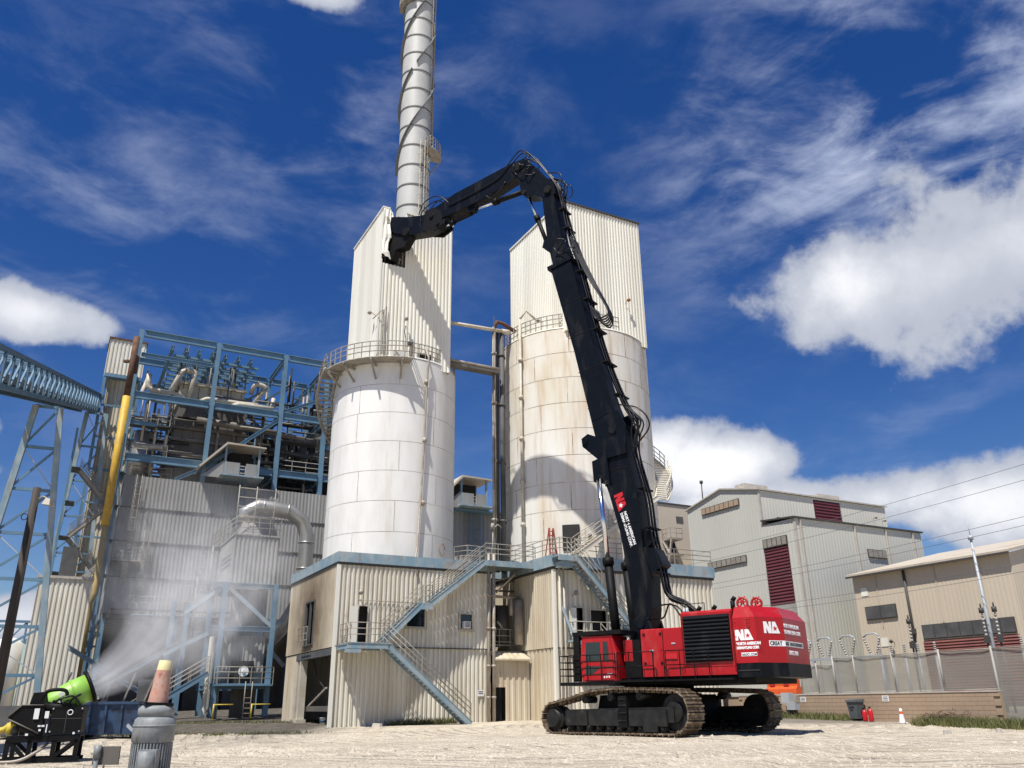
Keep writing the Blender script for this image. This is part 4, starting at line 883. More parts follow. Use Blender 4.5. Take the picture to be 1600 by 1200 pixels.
for k in range(5): ch_.path([(-5.62 + .02 * (k % 2) + .045 * math.cos(t), 2.76 + (.03 * math.sin(t) if k % 2 else 0), 4.46 - k * .075 + .05 * math.sin(t)) for t in [i * math.pi / 4 for i in range(8)]], .018, 5, True)
ch_.build('hanging_chain', 'lred', cw)
# reels, exhausts, caps on the roof
for a, y in ((-5.15, 1.9), (-5.6, 1.45)):
    w_ = MB(); w_.path([(a + .22 * math.cos(t), y, 5.15 + .22 * math.sin(t)) for t in [i * math.pi / 12 for i in range(24)]], .05, 6, True); w_.tube((a, y - .06, 5.2), (a, y + .06, 5.2), .08, n=12)
    for k in range(6): t = k * math.pi / 3; w_.beam((a, y, 5.2), (a + .26 * math.cos(t), y, 5.2 + .26 * math.sin(t)), .05, .05)
    w_.box(a - .1, a + .1, y - .08, y + .08, 4.9, 4.98); w_.build('cable_reel', 'red', eh)
for a, y, hh in ((-4.6, 1.6, .42), (-3.4, .9, .2), (-2.9, 1.4, .14)):
    w_ = MB(); w_.tube((a, y, 4.88), (a, y, 4.9 + hh), .1, n=12); w_.tube((a, y, 4.9 + hh), (a - .12, y, 5.05 + hh), .1, .09, 12); w_.build('exhaust_pipe' if hh > .3 else 'filler_cap', 'blk', eh)
w_ = MB(); w_.box(-2.75, -2.2, 1.3, 1.8, 4.28, 4.85); w_.build('air_filter', 'steel', ho)
w_ = MB(); w_.tube((-2.2, .9, 4.88), (-2.2, 1.2, 5.15), .12, n=10); w_.build('mirror', 'steel', eh)
# panel joints, hinges, latches, bolts
for a, z0_, z1_ in ((-2.66, 2.4, 4.8), (-4.89, 2.4, 4.8)): MB().box(a - .012, a + .012, 2.701, 2.708, z0_, z1_).build('panel_joint', 'blk', eh)
MB().box(-4.85, -2.7, 2.701, 2.708, 2.62, 2.635).build('panel_joint', 'blk', eh)
for a, z in ((-.8, 4.0), (-.8, 2.8), (-1.6, 4.0), (-1.6, 2.8)): MB().box(a - .05, a + .05, 2.682, 2.71, z, z + .1).build('hinge', 'blk', ho)
for a, z in ((-1.15, 3.35), (-2.2, 3.6)): MB().box(a - .09, a + .09, 2.682, 2.705, z, z + .06).build('latch', 'steel', ho)
for k in range(6): MB().tube((-5.05, 2.715, 2.85 + k * .3), (-5.05, 2.745, 2.85 + k * .3), .025, n=8).build('bolt', 'lred', cw)
for a in (-5.3, -5.75): MB().tube((a, 1.7, 4.95), (a, 1.7, 5.06), .12, n=12).build('lifting_eye', 'lred', cw)
MB().box(-5.9, -5.0, 2.734, 2.742, 2.43, 2.45).build('panel_joint', 'trim', cw)
r = MB(); rail(r, [(-2.7, 2.3, 4.9), (-3.6, 2.3, 4.9)], .35, .018, .9, ()); r.build('roof_rail', 'blk', eh)
# ---- cab
c = MB(); c.prism([(.55, 2.18), (2.42, 2.18), (2.5, 3.0), (2.38, 4.12), (.8, 4.12), (.6, 3.4)], pz, 1.35, 2.7); cab = c.build('cab', 'red', ex)
dr = MB(); dr.prism([(.78, 2.24), (2.3, 2.24), (2.36, 3.0), (2.26, 4.02), (.92, 4.02), (.8, 3.4)], pz, 2.702, 2.735); dro = dr.build('door', 'red', cab)
def pane(poly, y0, y1, par, nm='window', m_='glass'): q = MB(); q.prism(poly, pz, y0, y1); return q.build(nm, m_, par)
pane([(1.42, 3.05), (2.2, 3.02), (2.16, 3.86), (1.42, 3.86)], 2.737, 2.745, dro); pane([(1.0, 2.98), (1.27, 3.05), (1.27, 3.86), (1.04, 3.86), (.98, 3.4)], 2.737, 2.745, dro)
pane([(1.35, 2.8), (2.22, 2.86), (2.22, 2.48), (1.9, 2.48)], 2.737, 2.745, dro)
for x0, x1, z0_, z1_ in ((.84, .98, 2.44, 2.51), (1.0, 1.1, 2.45, 2.51), (.97, 1.04, 2.32, 2.4), (1.1, 1.16, 2.32, 2.4), (1.22, 1.28, 2.31, 2.39)): MB().box(x0, x1, 2.737, 2.742, z0_, z1_).build('worn_decal', 'letter', dro)
q = MB(); q.quad((2.44, 1.45, 2.3), (2.52, 1.45, 3.0), (2.52, 2.6, 3.0), (2.44, 2.6, 2.3)); q.quad((2.53, 1.45, 3.02), (2.41, 1.45, 4.05), (2.41, 2.6, 4.05), (2.53, 2.6, 3.02)); q.build('windscreen', 'glass', cab)
q = MB(); q.box(.3, 2.85, 1.15, 2.78, 4.16, 4.34); q.box(2.62, 2.82, 1.15, 1.3, 2.2, 4.2); q.box(2.5, 2.82, 2.62, 2.76, 2.18, 4.2); q.box(.3, .45, 1.15, 1.3, 2.2, 4.2)
for k in range(7): q.box(2.72, 2.78, 1.3, 2.62, 2.45 + k * .26, 2.5 + k * .26)
q.build('falling_object_guard', 'blk', cab)
q = MB(); q.box(-.4, .4, 1.2, 2.3, 2.3, 3.9); q.build('control_cabinet', 'blk', ex); 
q = MB(); q.box(.0, .45, 1.5, 2.3, 3.0, 3.9); q.build('rear_cab_wall', 'lred', ex)
r = MB(); rail(r, [(.6, 2.88, 2.16), (3.5, 2.88, 2.16), (3.5, .9, 2.16)], 1.15, .022, .7, (.25, .5, .75)); r.build('cab_railing', 'blk', ex)
r = MB(); rail(r, [(.4, 3.05, 2.17), (-1.35, 3.05, 2.17)], 1.15, .022, .6, (.5,)); rail(r, [(-1.95, 3.05, 2.17), (-3.9, 3.05, 2.17)], 1.15, .022, .65, (.5,)); r.build('walkway_railing', 'blk', ex)
for a in (-1.4, -1.9): q = MB(); q.path([(a, 3.08, 2.0), (a, 3.12, 2.6), (a, 3.08, 3.3), (a + .12, 3.05, 3.38)], .022, 5); q.box(a - .02, a + .02, 3.09, 3.13, 2.42, 2.62); q.build('grab_handle', 'blk', ex)
# ---- boom, stick, arm, jaw
BW = .5
b_ = MB(); b_.prism([(0.0, 4.45), (.72, 4.45), (.97, 7.08), (1.27, 9.17), (1.77, 11.19), (2.3, 12.8), (2.45, 13.9), (1.9, 14.55), (.72, 14.45), (.62, 12.9), (.15, 10.57), (.08, 8.11), (-.25, 6.9), (-.2, 5.4)], pz, -BW, BW); bm = b_.build('lower_boom', 'black', ex)
for y0_, y1_ in ((BW, BW + .012),):
    for poly in ([(.12, 5.0), (.6, 5.0), (.82, 6.9), (.86, 7.4), (.1, 7.6), (-.1, 6.9)], ):
        q = MB(); q.prism(poly, pz, y0_, y1_); q.build('doubler_plate', 'black', bm)
    for z, s0, s1 in ((9.6, .2, 1.36), (12.4, .55, 2.15)): q = MB(); q.prism([(s0, z), (s1, z - .05), (s1, z), (s0, z + .05)], pz, y0_, y1_ + .006); q.build('weld_bead', 'blk', bm)
q = MB()
for s_ in (-1, 1): q.prism([(-.55, 3.0), (1.15, 3.0), (.75, 4.9), (.35, 5.15), (-.05, 4.9)], pz, s_ * .56, s_ * .74)
q.tube((.34, -.8, 4.75), (.34, .8, 4.75), .24, n=20); q.build('boom_foot', 'black', ex)
q = MB()
for s_ in (-1, 1):
    q.prism([(1.6, 11.6), (2.55, 11.9), (2.6, 13.0), (1.7, 13.2)], pz, s_ * .52, s_ * .66)
    q.prism([(.6, 13.1), (2.2, 13.0), (3.15, 13.9), (3.2, 14.35), (2.8, 14.55), (2.3, 14.3), (1.9, 15.3), (.95, 15.5), (.55, 14.6)], pz, s_ * .505, s_ * .62)
q.tube((2.95, -.75, 14.2), (2.95, .75, 14.2), .16, n=14); q.tube((1.3, -.72, 14.5), (1.3, .72, 14.5), .22, n=16); q.tube((2.1, -1.1, 12.0), (2.1, 1.1, 12.0), .13, n=12); q.build('knuckle_plate', 'black', bm)
q = MB(); q.prism([(-.25, 6.9), (-.9, 7.4), (-.55, 8.2), (.1, 8.3)], pz, -.45, .45); q.prism([(.15, 8.1), (-.45, 8.6), (.0, 9.3)], pz, -.3, .3); q.build('back_lug', 'black', bm)
b_ = MB(); b_.prism([(.72, 14.3), (2.4, 14.2), (3.5, 19.5), (4.9, 25.2), (4.62, 25.6), (3.55, 25.5), (2.26, 19.5), (1.3, 15.9)], pz, -BW + .02, BW - .02); ms = b_.build('main_boom', 'black', ex)
for f_ in (.16, .36, .56, .76):
    z = 14.3 + 11 * f_; s0 = .85 + (z - 14.3) * .243; s1 = 2.42 + (z - 14.3) * .222; q = MB(); q.prism([(s0, z + .1), (s1, z - .1), (s1, z - .06), (s0, z + .14)], pz, BW - .02, BW - .008); q.build('weld_bead', 'blk', ms)
q = MB(); q.prism([(1.5, 15.5), (2.55, 15.2), (3.0, 17.6), (2.1, 18.4)], pz, BW - .02, BW - .006); q.build('doubler_plate', 'black', ms)
q = MB(); q.prism([(3.42, 25.35), (5.05, 25.1), (5.1, 25.35), (3.48, 25.6)], pz, -.56, .56); q.build('collar', 'black', ms)
b_ = MB(); b_.prism([(3.65, 25.5), (4.78, 25.4), (5.1, 27.0), (5.42, 30.5), (4.6, 30.5), (4.1, 27)], pz, -.4, .4); us = b_.build('upper_boom', 'black', ex)
q = MB(); q.prism([(5.0, 26.4), (5.6, 27.0), (5.45, 27.5), (5.1, 27.6)], pz, -.25, .25); q.build('cylinder_lug', 'black', us)
b_ = MB(); b_.prism([(5.45, 30.4), (4.45, 30.3), (4.5, 31.2), (5.3, 31.9), (5.9, 32.9), (6.6, 33.75), (7.3, 33.9), (7.75, 33.4), (7.2, 32.6), (7.0, 31.6), (6.6, 30.95), (6.0, 30.8)], pz, -.42, .42); hd = b_.build('boom_head', 'black', ex)
q = MB(); q.tube((7.15, -.55, 33.35), (7.15, .55, 33.35), .26, n=18); q.build('pivot_pin', 'blk', hd); MB().tube((4.95, -.55, 30.75), (4.95, .55, 30.75), .24, n=18).build('pivot_pin', 'blk', hd); MB().tube((6.75, -.5, 31.3), (6.75, .5, 31.3), .17, n=14).build('pivot_pin', 'blk', hd)
b_ = MB(); b_.prism([(6.7, 33.2), (7.0, 33.9), (7.7, 33.95), (12.5, 33.6), (14.8, 33.05), (14.9, 32.6), (14.3, 32.2), (13.25, 32.1), (11.1, 32.15), (9.7, 32.25), (7.2, 32.75)], pz, -.36, .36); am = b_.build('arm', 'black', ex)
q = MB(); q.prism([(10.8, 32.2), (11.5, 32.2), (11.35, 31.75), (11.0, 31.75)], pz, -.2, .2); q.prism([(13.2, 32.2), (14.6, 32.4), (14.2, 31.6), (13.5, 31.5)], pz, -.3, .3); q.build('cylinder_lug', 'black', am)
b_ = MB(); b_.prism([(13.4, 31.6), (13.95, 32.95), (15.3, 32.95), (16.6, 33.3), (18.3, 33.95), (19.0, 33.9), (18.75, 33.3), (18.0, 32.5), (16.6, 31.85), (15.3, 31.55), (14, 31.4)], pz, -.42, .42); jw = b_.build('shear_body', 'black', ex)
q = MB(); q.prism([(16.5, 32.0), (17.9, 32.6), (18.8, 33.3), (19.3, 33.0), (19.2, 31.6), (18.75, 30.55), (18.3, 30.5), (17.95, 31.2), (17.1, 31.15)], pz, -.3, .3); q.tube((16.9, -.5, 32.2), (16.9, .5, 32.2), .3, n=18); q.build('lower_jaw', 'blk', jw)
q = MB()
for s_ in (-1, 1): q.prism([(13.3, 31.5), (14.1, 33.05), (15.0, 33.1), (15.2, 31.6), (14.2, 31.2)], pz, s_ * .43, s_ * .55)
q.tube((14.4, -.65, 32.5), (14.4, .65, 32.5), .2, n=14); q.tube((13.8, -.65, 31.7), (13.8, .65, 31.7), .16, n=14); q.build('quick_coupler', 'blk', jw)
def cyl(p0, p1, f_, r0, r1, nm='hydraulic_cylinder', par=ex):
    p0, p1 = Vector(p0), Vector(p1); m_ = p0 + (p1 - p0) * f_; q = MB(); q.tube(p0, m_, r0, n=16); d_ = (p1 - p0).normalized(); q.tube(m_ - d_ * .25, m_ + d_ * .1, r0 + .06, n=16); o = q.build(nm, 'blk', par)
    q = MB(); q.tube(m_ + d_ * .1, p1, r1, n=14); q.build('piston_rod', 'chrome', o); return o
cyl((1.5, .92, 3.6), (2.1, .92, 12.0), .5, .22, .13); cyl((1.5, -.92, 3.6), (2.1, -.92, 12.0), .5, .22, .13)
cyl((7.0, 0, 31.7), (11.2, 0, 31.95), .56, .17, .09); cyl((5.35, 0, 27.2), (6.7, 0, 31.2), .55, .13, .08)
cyl((11.3, 0, 31.7), (13.8, 0, 31.6), .7, .12, .07)
# ---- hoses: bundles up the back of the boom, loops at the joints
def spl(pts, n=8):
    pts = [Vector(p) for p in pts]; P = [pts[0]] + pts + [pts[-1]]; out = []
    for i in range(1, len(P) - 2):
        for k in range(n):
            t = k / n; a, b, c, d = P[i - 1], P[i], P[i + 1], P[i + 2]
            out.append(.5 * ((2 * b) + (c - a) * t + (2 * a - 5 * b + 4 * c - d) * t * t + (3 * b - a - 3 * c + d) * t ** 3))
    return out + [pts[-1]]
for k in range(9):
    y = -.42 + k * .105; j = lambda s: random.uniform(-s, s)
    dx = .10 + .07 * (k % 3)
    pts = [(-1.9 - .12 * k, y * 1.4, 4.7), (-1.5 - .08 * k, y * 1.3, 5.5 + j(.2)), (-.75 - dx, y, 5.95 + j(.15)), (-.5 - dx, y, 7.2), (-.15 - dx, y, 9), (-.0 - dx, y, 10.8), (.45 - dx, y, 12.9), (.5 - dx + j(.1), y, 14.0 + j(.2)), (.5 - dx - .35 * (k % 2), y + j(.05), 14.9), (1.05 - dx, y, 16.2), (2.1 - dx, y * .95, 19.5), (3.3 - dx, y * .9, 25.0), (3.75 - dx + j(.1), y * .85, 26.6), (4.3 - dx, y * .85, 29.5)]
    pts += [(4.2 - dx, y, 30.6 + j(.2)), (4.25 - dx, y, 31.3 + j(.3)), (5.0, y, 31.9 + j(.2))] if k % 2 else [(4.35, y, 30.8), (5.1, y * 1.2, 32.2), (6.2, y * 1.2, 33.9 + j(.2)), (7.0, y * 1.2, 34.35 + j(.15)), (7.9, y * 1.1, 33.9), (8.8, y, 33.4 + j(.3)), (10.5, y, 32.9 + j(.2)), (13, y, 32.8)]
    q = MB(); q.path(spl(pts, 6), .04, 6); q.build('hose', 'hose', ex)
for k in range(6):          # slack loop half way up
    y = -.42 + k * .17; q = MB(); q.path(spl([(3.5, y, 26.9), (3.2, y, 25.8), (2.5, y, 24.0), (1.75 - .03 * k, y, 22.2), (1.45 - .04 * k, y, 21.3), (1.65, y, 20.8 + .06 * k), (2.1, y, 21.2), (2.35, y, 22.0)], 6), .042, 6); q.build('slack_hose', 'hose', ms)
for k in range(10):         # tangle round the head and the knuckle
    a = random.uniform(0, 6.28); q = MB(); c0 = Vector(random.choice([(6.7, 0, 33.6), (6.0, 0, 32.6), (4.7, 0, 30.9), (4.2, 0, 26.6), (4.1, 0, 26.3), (.9, 0, 14.6)])) + Vector((random.gauss(0, .2), 0, random.gauss(0, .2)))
    rr = random.uniform(.35, .62); sy = random.choice((-.5, .5)); pts = [c0 + Vector((rr * math.cos(a + t) * 1.15, sy * 1.15 + .12 * math.sin(3 * t + a), rr * math.sin(a + t))) for t in [i * .45 for i in range(random.randint(9, 14))]]
    q.path(pts, .033, 6); q.build('hose_loop', 'hose', hd if c0.z > 29 else ms)
for pts in ([(12.9, .3, 32.9), (13.9, .45, 33.9), (15.1, .5, 33.9), (15.7, .45, 33.1)], [(12.7, -.3, 33.0), (13.6, -.4, 34.1), (14.9, -.4, 34.2), (15.8, -.4, 33.3)], [(12.8, .1, 32.9), (14.2, .3, 33.7), (15.3, .5, 33.2), (15.4, .5, 32.4)], [(8.2, .4, 32.7), (9.2, .45, 31.9), (9.8, .4, 32.3)], [(.9, .55, 15.8), (-.3, .6, 15.3), (-.75, .5, 14.3), (.2, .55, 13.3)], [(.3, .5, 5.0), (-.8, .7, 4.9), (-1.3, .8, 5.5), (-2.0, .9, 4.6)], [(.2, .6, 4.6), (-.7, .9, 5.4), (-1.8, 1.1, 5.3), (-2.3, 1.2, 4.4)]):
    q = MB(); q.path(spl(pts, 8), .04, 6); q.build('hose', 'hose', ex)
for z, s0, w_ in ((7.0, -.45, .6), (9.2, -.12, .6), (11.2, .15, .6), (16.4, 1.15, .58), (18.4, 1.75, .58), (20.5, 2.25, .55), (22.5, 2.75, .55), (24.4, 3.15, .55), (27.6, 3.95, .48), (29, 4.2, .48)):
    q = MB(); q.box(s0 - .32, s0 + .02, -w_, w_, z, z + .07); q.build('hose_clamp', 'blk', ms if z > 14 else bm)
# ---- lettering
def star(parent, cx, cz, r, y, m_, a0=90, fn=None):
    pts = [(r * (1 if k % 2 == 0 else .4) * math.cos(R_(a0 + 36 * k)), r * (1 if k % 2 == 0 else .4) * math.sin(R_(a0 + 36 * k))) for k in range(10)]
    q = MB(); q.prism(pts, fn, 0, .004); return q.build('star', m_, parent)
def logo(parent, org, xd, yd, h, m_, star_m):
    """chunky joined N and A, the A flat-topped with a star"""
    org, xd, yd = Vector(org), Vector(xd).normalized(), Vector(yd).normalized(); zd = xd.cross(yd)
    fn = lambda a, b, t: tuple(org + xd * a * h + yd * b * h + zd * t)
    for poly in ([(0, 0), (.27, 0), (.27, 1), (0, 1)], [(.08, 1), (.36, 1), (.84, 0), (.52, 0)], [(.60, 0), (.85, 0), (.85, 1), (.60, 1)]):
        pass
    q = MB(); q.prism([(0, 0), (.27, 0), (.27, .48), (.50, 0), (.86, 0), (.86, 1), (.60, 1), (.60, .50), (.35, 1), (0, 1)], fn, 0, .004); q.build('letter_n', m_, parent)
    q = MB(); q.prism([(1.0, 1), (1.36, 1), (1.80, 0), (.868, 0), (.93, .3)], fn, 0, .004); q.build('letter_a', m_, parent)
    c_ = org + xd * 1.26 * h + yd * .42 * h + zd * .006
    star(parent, 0, 0, .27 * h, 0, star_m, fn=lambda a, b, t: tuple(c_ + xd * a + yd * b + zd * t))
def smudge(parent, org, xd, yd, w, h, n, m_):
    """lettering too worn to read: a row of uneven strokes"""
    org, xd, yd = Vector(org), Vector(xd).normalized(), Vector(yd).normalized(); zd = xd.cross(yd); q = MB(); k = w / n
    for i in range(n):
        a0, a1, b1 = i * k + k * .1, i * k + k * random.uniform(.6, .9), h * random.uniform(.85, 1); q.prism([(a0, 0), (a1, 0), (a1, b1), (a0, b1)], lambda a, b, t: tuple(org + xd * a + yd * b + zd * t), 0, .004)
    return stuff(q.build('worn_lettering', m_, parent))
# boom: letters run down the near side
xd = Vector((-.26, 0, -.965)); yd = Vector((-.965, 0, .26)); o0 = Vector((1.5, BW + .006, 11.05))
logo(bm, o0, xd, yd, .5, 'lred', 'letter')
text('NORTH AMERICAN', 'lettering', 'letter', bm, o0 + xd * 1.0 + yd * .25, xd, yd, .2, .006)
text('DISMANTLING CORP.', 'lettering', 'letter', bm, o0 + xd * 1.0 + yd * .05, xd, yd, .185, .006)
# counterweight, side
yy = 2.726; X_ = (-1, 0, 0); Z_ = (0, 0, 1)
logo(cw, (-5.02, yy, 3.6), X_, Z_, .42, 'letter', 'lred')
text('NORTH AMERICAN', 'lettering', 'letter', cw, (-5.03, yy, 3.42), X_, Z_, .15, .008, xs=.78)
text('DISMANTLING CORP.', 'lettering', 'letter', cw, (-5.03, yy, 3.26), X_, Z_, .14, .008, xs=.70)
MB().box(-5.86, -5.2, yy - .002, yy + .002, 2.98, 3.12).build('plate', 'letter', cw); text('NADC1.COM', 'lettering', 'lblack', cw, (-5.22, yy + .003, 3.0), X_, Z_, .125, .004, xs=.85)
# counterweight, rear-left facet and rear
A_ = Vector((-5.9, 2.72, 0)); B_ = Vector((-6.62, 1.45, 0)); fx_ = (B_ - A_).normalized(); fn_ = Vector((0, 0, 1)); nv = fx_.cross(fn_); org = lambda a, z: A_ + fx_ * a + fn_ * z + nv * .006
logo(cw, org(.42, 3.86), fx_, fn_, .46, 'letter', 'lred')
fr_ = Vector((0, -1, 0)); orr = lambda a, z: Vector((-6.626, 1.45 - a, z))
text('NORTH AMERICAN', 'lettering', 'letter', cw, orr(.05, 4.12), fr_, fn_, .21, .009)
text('DISMANTLING CORP.', 'lettering', 'letter', cw, orr(.05, 3.87), fr_, fn_, .21, .009)
q = MB(); q.prism([(.62, 3.36), (1.452, 3.36), (1.452, 3.58), (.62, 3.58)], lambda a, b, t: tuple(A_ + fx_ * a + fn_ * b + nv * t), .002, .006); q.build('plate', 'letter', cw); text('CREAT', 'lettering', 'lblack', cw, org(.66, 3.4), fx_, fn_, .21, .008, xs=.98)
MB().box(-6.628, -6.622, -.75, 1.44, 3.36, 3.58).build('plate', 'letter', cw); text('ING', 'lettering', 'lblack', cw, Vector((-6.632, 1.42, 3.4)), fr_, fn_, .21, .008); smudge(cw, Vector((-6.63, .92, 3.4)), fr_, fn_, 1.6, .15, 13, 'lblack')
text('SINCE 1984', 'lettering', 'letter', cw, orr(.35, 3.05), fr_, fn_, .22, .009)

# ================================================================ BOILER HOUSE (site axes, front plane v = 38)
bh = site('boiler_house', 'open blue steel boiler frame with grey casings and pipes above a ribbed grey wall', 'boiler house', 0, 40)
US = (-10.85, -3.2, 3.92, 8.7, 16.0); VS = (38.0, 46.0, 54.0); ZB = (37.2, 30.5, 24.1)
for v_ in VS:
    for u_ in US:
        q = MB(); q.ibeam((u_, v_, 1.0), (u_, v_, 37.5 - (.5 if v_ > 40 else 0)), .42, .5, .07, (0, 1, 0)); q.build('column', 'blue', bh)
for zi, z in enumerate(ZB):
    for v_ in VS:
        for a, b in zip(US, US[1:]): q = MB(); q.ibeam((a + .3, v_, z), (b - .3, v_, z), .35, .75, .07); q.build('beam', 'blue', bh)
    for u_ in US:
        for a, b in zip(VS, VS[1:]): q = MB(); q.ibeam((u_, a + .3, z - .03), (u_, b - .3, z - .03), .32, .6, .06); q.build('beam', 'blue', bh)
for a, b, z, v_ in ((-10.85, -3.2, 34.9, 38.1), (-10.85, -3.2, 33.3, 46.1), (-3.2, 3.92, 34.0, 46.1), (3.92, 8.7, 34.6, 46.1), (8.7, 16, 34.8, 38.1), (8.7, 16, 33.4, 46.1), (3.92, 8.7, 27.6, 46.1), (8.7, 16, 27.6, 38.1), (-10.85, -7.8, 27.7, 38.2)):
    q = MB(); q.ibeam((a + .3, v_, z), (b - .3, v_, z), .25, .4, .05); q.build('beam', 'blue', bh)
# roof grillage
for k in range(7):
    q = MB(); q.ibeam((-7.6 + 1.35 * k, 39, 36.6), (-7.6 + 1.35 * k, 53, 36.6), .3, .5, .06); q.build('roof_joist', 'blue', bh)
for k in range(9):
    q = MB(); q.beam((-7.4, 40 + 1.5 * k, 36.1), (1.4, 40 + 1.5 * k, 36.1), .35, .22); q.build('roof_joist', 'blue', bh)
for k in range(30):
    u_, v_ = random.uniform(-6.8, 1), random.uniform(40, 51); q = MB(); q.tube((u_, v_, 33.4), (u_, v_, 36.2), .045, n=5); q.build('hanger_rod', 'dgrey', bh)
for p, q_ in (((3.92, 38, 30.1), (-2.4, 38, 24.5)), ((16, 38, 36.8), (4.1, 38, 30.9)), ((8.7, 46, 36.8), (3.92, 46, 30.9)), ((3.92, 46, 30.1), (8.7, 46, 24.5)), ((-3.2, 46, 36.9), (3.9, 46, 30.9)), ((-3.3, 38, 23.8), (-5.8, 38, 22.3))):
    q = MB(); q.ibeam(p, q_, .28, .34, .05); q.build('brace', 'blue', bh)
# boiler casings with stiffening ribs
def casing(u0, u1, v0, v1, z0, z1, ribs, m='casing', nm='boiler_casing', taper=0.0):
    c = MB(); c.add([(u0 + taper, v0 + taper, z0), (u1 - taper, v0 + taper, z0), (u1 - taper, v1, z0), (u0 + taper, v1, z0), (u0, v0, z1), (u1, v0, z1), (u1, v1, z1), (u0, v1, z1)], [(0, 3, 2, 1), (4, 5, 6, 7), (0, 1, 5, 4), (1, 2, 6, 5), (2, 3, 7, 6), (3, 0, 4, 7)]); co = c.build(nm, m, bh)
    for z in ribs: q = MB(); q.box(u0 - .25, u1 + .25, v0 - .4, v0 + .02, z, z + .3); q.box(u0 - .27, u0 + .02, v0 + .02, v1, z, z + .3); q.build('buckstay', m, co)
    k = u0 + .8
    while k < u1 - .3: q = MB(); q.box(k, k + .05, v0 - .05, v0 - .004, z0 + .1, z1 - .1); q.build('panel_seam', 'dgrey', co); k += 1.1
    return co
casing(-6.2, 1.0, 41, 50, 24.2, 29.6, (24.3, 25.7, 27.1, 28.4)); casing(-6.0, 1.0, 41.2, 50, 29.9, 31.2, (), 'casing'); casing(-6.2, .4, 41, 49, 31.5, 33.6, (33.4,), 'cpipe')
casing(-6.6, 1.0, 40.2, 50, 20, 24.1, (), 'casing', taper=.8)
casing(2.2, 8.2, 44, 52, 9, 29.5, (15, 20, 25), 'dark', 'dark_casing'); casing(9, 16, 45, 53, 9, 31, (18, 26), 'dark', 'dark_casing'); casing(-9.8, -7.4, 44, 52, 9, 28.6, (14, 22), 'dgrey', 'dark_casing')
q = MB(); q.box(9.5, 12, 46, 49, 31, 35.2); q.build('penthouse', 'dark', bh)
for (u_, v_, r_, z0, z1, m_) in ((-9.0, 41, .9, 22, 27.6, 'duct'), (5.2, 41, .35, 24.5, 29, 'dgrey'), (7.4, 41.5, .5, 24.5, 28.6, 'dgrey'), (10.5, 41, .25, 30.8, 36.6, 'rail'), (12.3, 41, .25, 30.8, 36.6, 'rail'), (6.6, 43, .3, 24.6, 30, 'casing'), (-6.9, 40.2, .16, 24.3, 30.3, 'cpipe'), (-8.0, 40, .12, 22.5, 30, 'cpipe')):
    q = MB(); q.tube((u_, v_, z0), (u_, v_, z1), r_, n=12); q.build('vessel', m_, bh)
def bend(pts, r, m_, nm='process_pipe'): q = MB(); q.path(spl_round(pts, r * 2.2), r, 10); return q.build(nm, m_, bh)
def spl_round(pts, rad):
    pts = [Vector(p) for p in pts]; out = [pts[0]]
    for a, b, c in zip(pts, pts[1:], pts[2:]):
        d1 = (a - b); d2 = (c - b); r1 = min(rad, d1.length * .45, d2.length * .45); p = b + d1.normalized() * r1; q = b + d2.normalized() * r1
        for k in range(6): t = k / 5; out.append((p * (1 - t) + b * t) * (1 - t) + (b * (1 - t) + q * t) * t)
    return out + [pts[-1]]
for pts, r_, m_ in (([(-9.4, 40, 33.6), (-9.4, 40, 32.0), (-6.2, 40, 31.7), (-5.6, 40.5, 31.4)], .28, 'cpipe'), ([(-7.3, 40, 31.6), (-6.3, 40, 34.6), (-4.9, 40, 34.7), (-5.3, 40, 31.6)], .26, 'cpipe'), ([(-9.4, 40.5, 33.5), (-9.9, 40.5, 31.2), (-7.4, 40.5, 30.9)], .22, 'cpipe'),
    ([(-4.2, 39, 31.1), (-3.6, 39, 31.5), (0, 39, 31.5), (1.6, 39, 31.6)], .24, 'cpipe'), ([(-1.0, 38.8, 30.95), (-.4, 38.8, 31.3), (3.2, 38.8, 31.3)], .3, 'cpipe'), ([(1.1, 41, 33.5), (1.3, 40, 34.4), (2.6, 40, 34.2), (1.2, 40.5, 31.8)], .25, 'cpipe'), ([(3.4, 40, 33.0), (3.3, 40, 31.6), (1.6, 40, 31.3)], .22, 'cpipe'),
    ([(-4.3, 39.5, 29.2), (1.5, 39.5, 29.1), (8.0, 39.5, 28.4), (9.3, 40, 29.2)], .36, 'casing'), ([(-9.9, 39, 25.9), (-9.5, 39, 25.5), (-7.2, 39, 25.7)], .26, 'cpipe'), ([(.4, 39.5, 25.2), (1.6, 39.5, 25.5), (1.8, 39.5, 27.2)], .34, 'casing'), ([(4.6, 40, 26), (9, 40, 25.6), (14, 40, 26.5)], .45, 'dark'), ([(3.6, 40.5, 27.3), (8, 40.5, 27), (10, 40.5, 28.2)], .25, 'dgrey')):
    bend(pts, r_, m_)
for k in range(120):        # small bore pipes and conduits
    ax = random.choice('uuz'); u_, v_, z = random.uniform(-10, 8.4), random.uniform(39, 44), random.uniform(23, 33); L_ = random.uniform(2, 6); r_ = random.uniform(.05, .14)
    q = MB(); e = (u_ + L_, v_, z) if ax == 'u' else (u_, v_, z + L_); q.tube((u_, v_, z), e, r_, n=7); q.build('small_pipe', random.choice(['cpipe', 'dark', 'dgrey', 'casing', 'casing', 'rail']), bh)
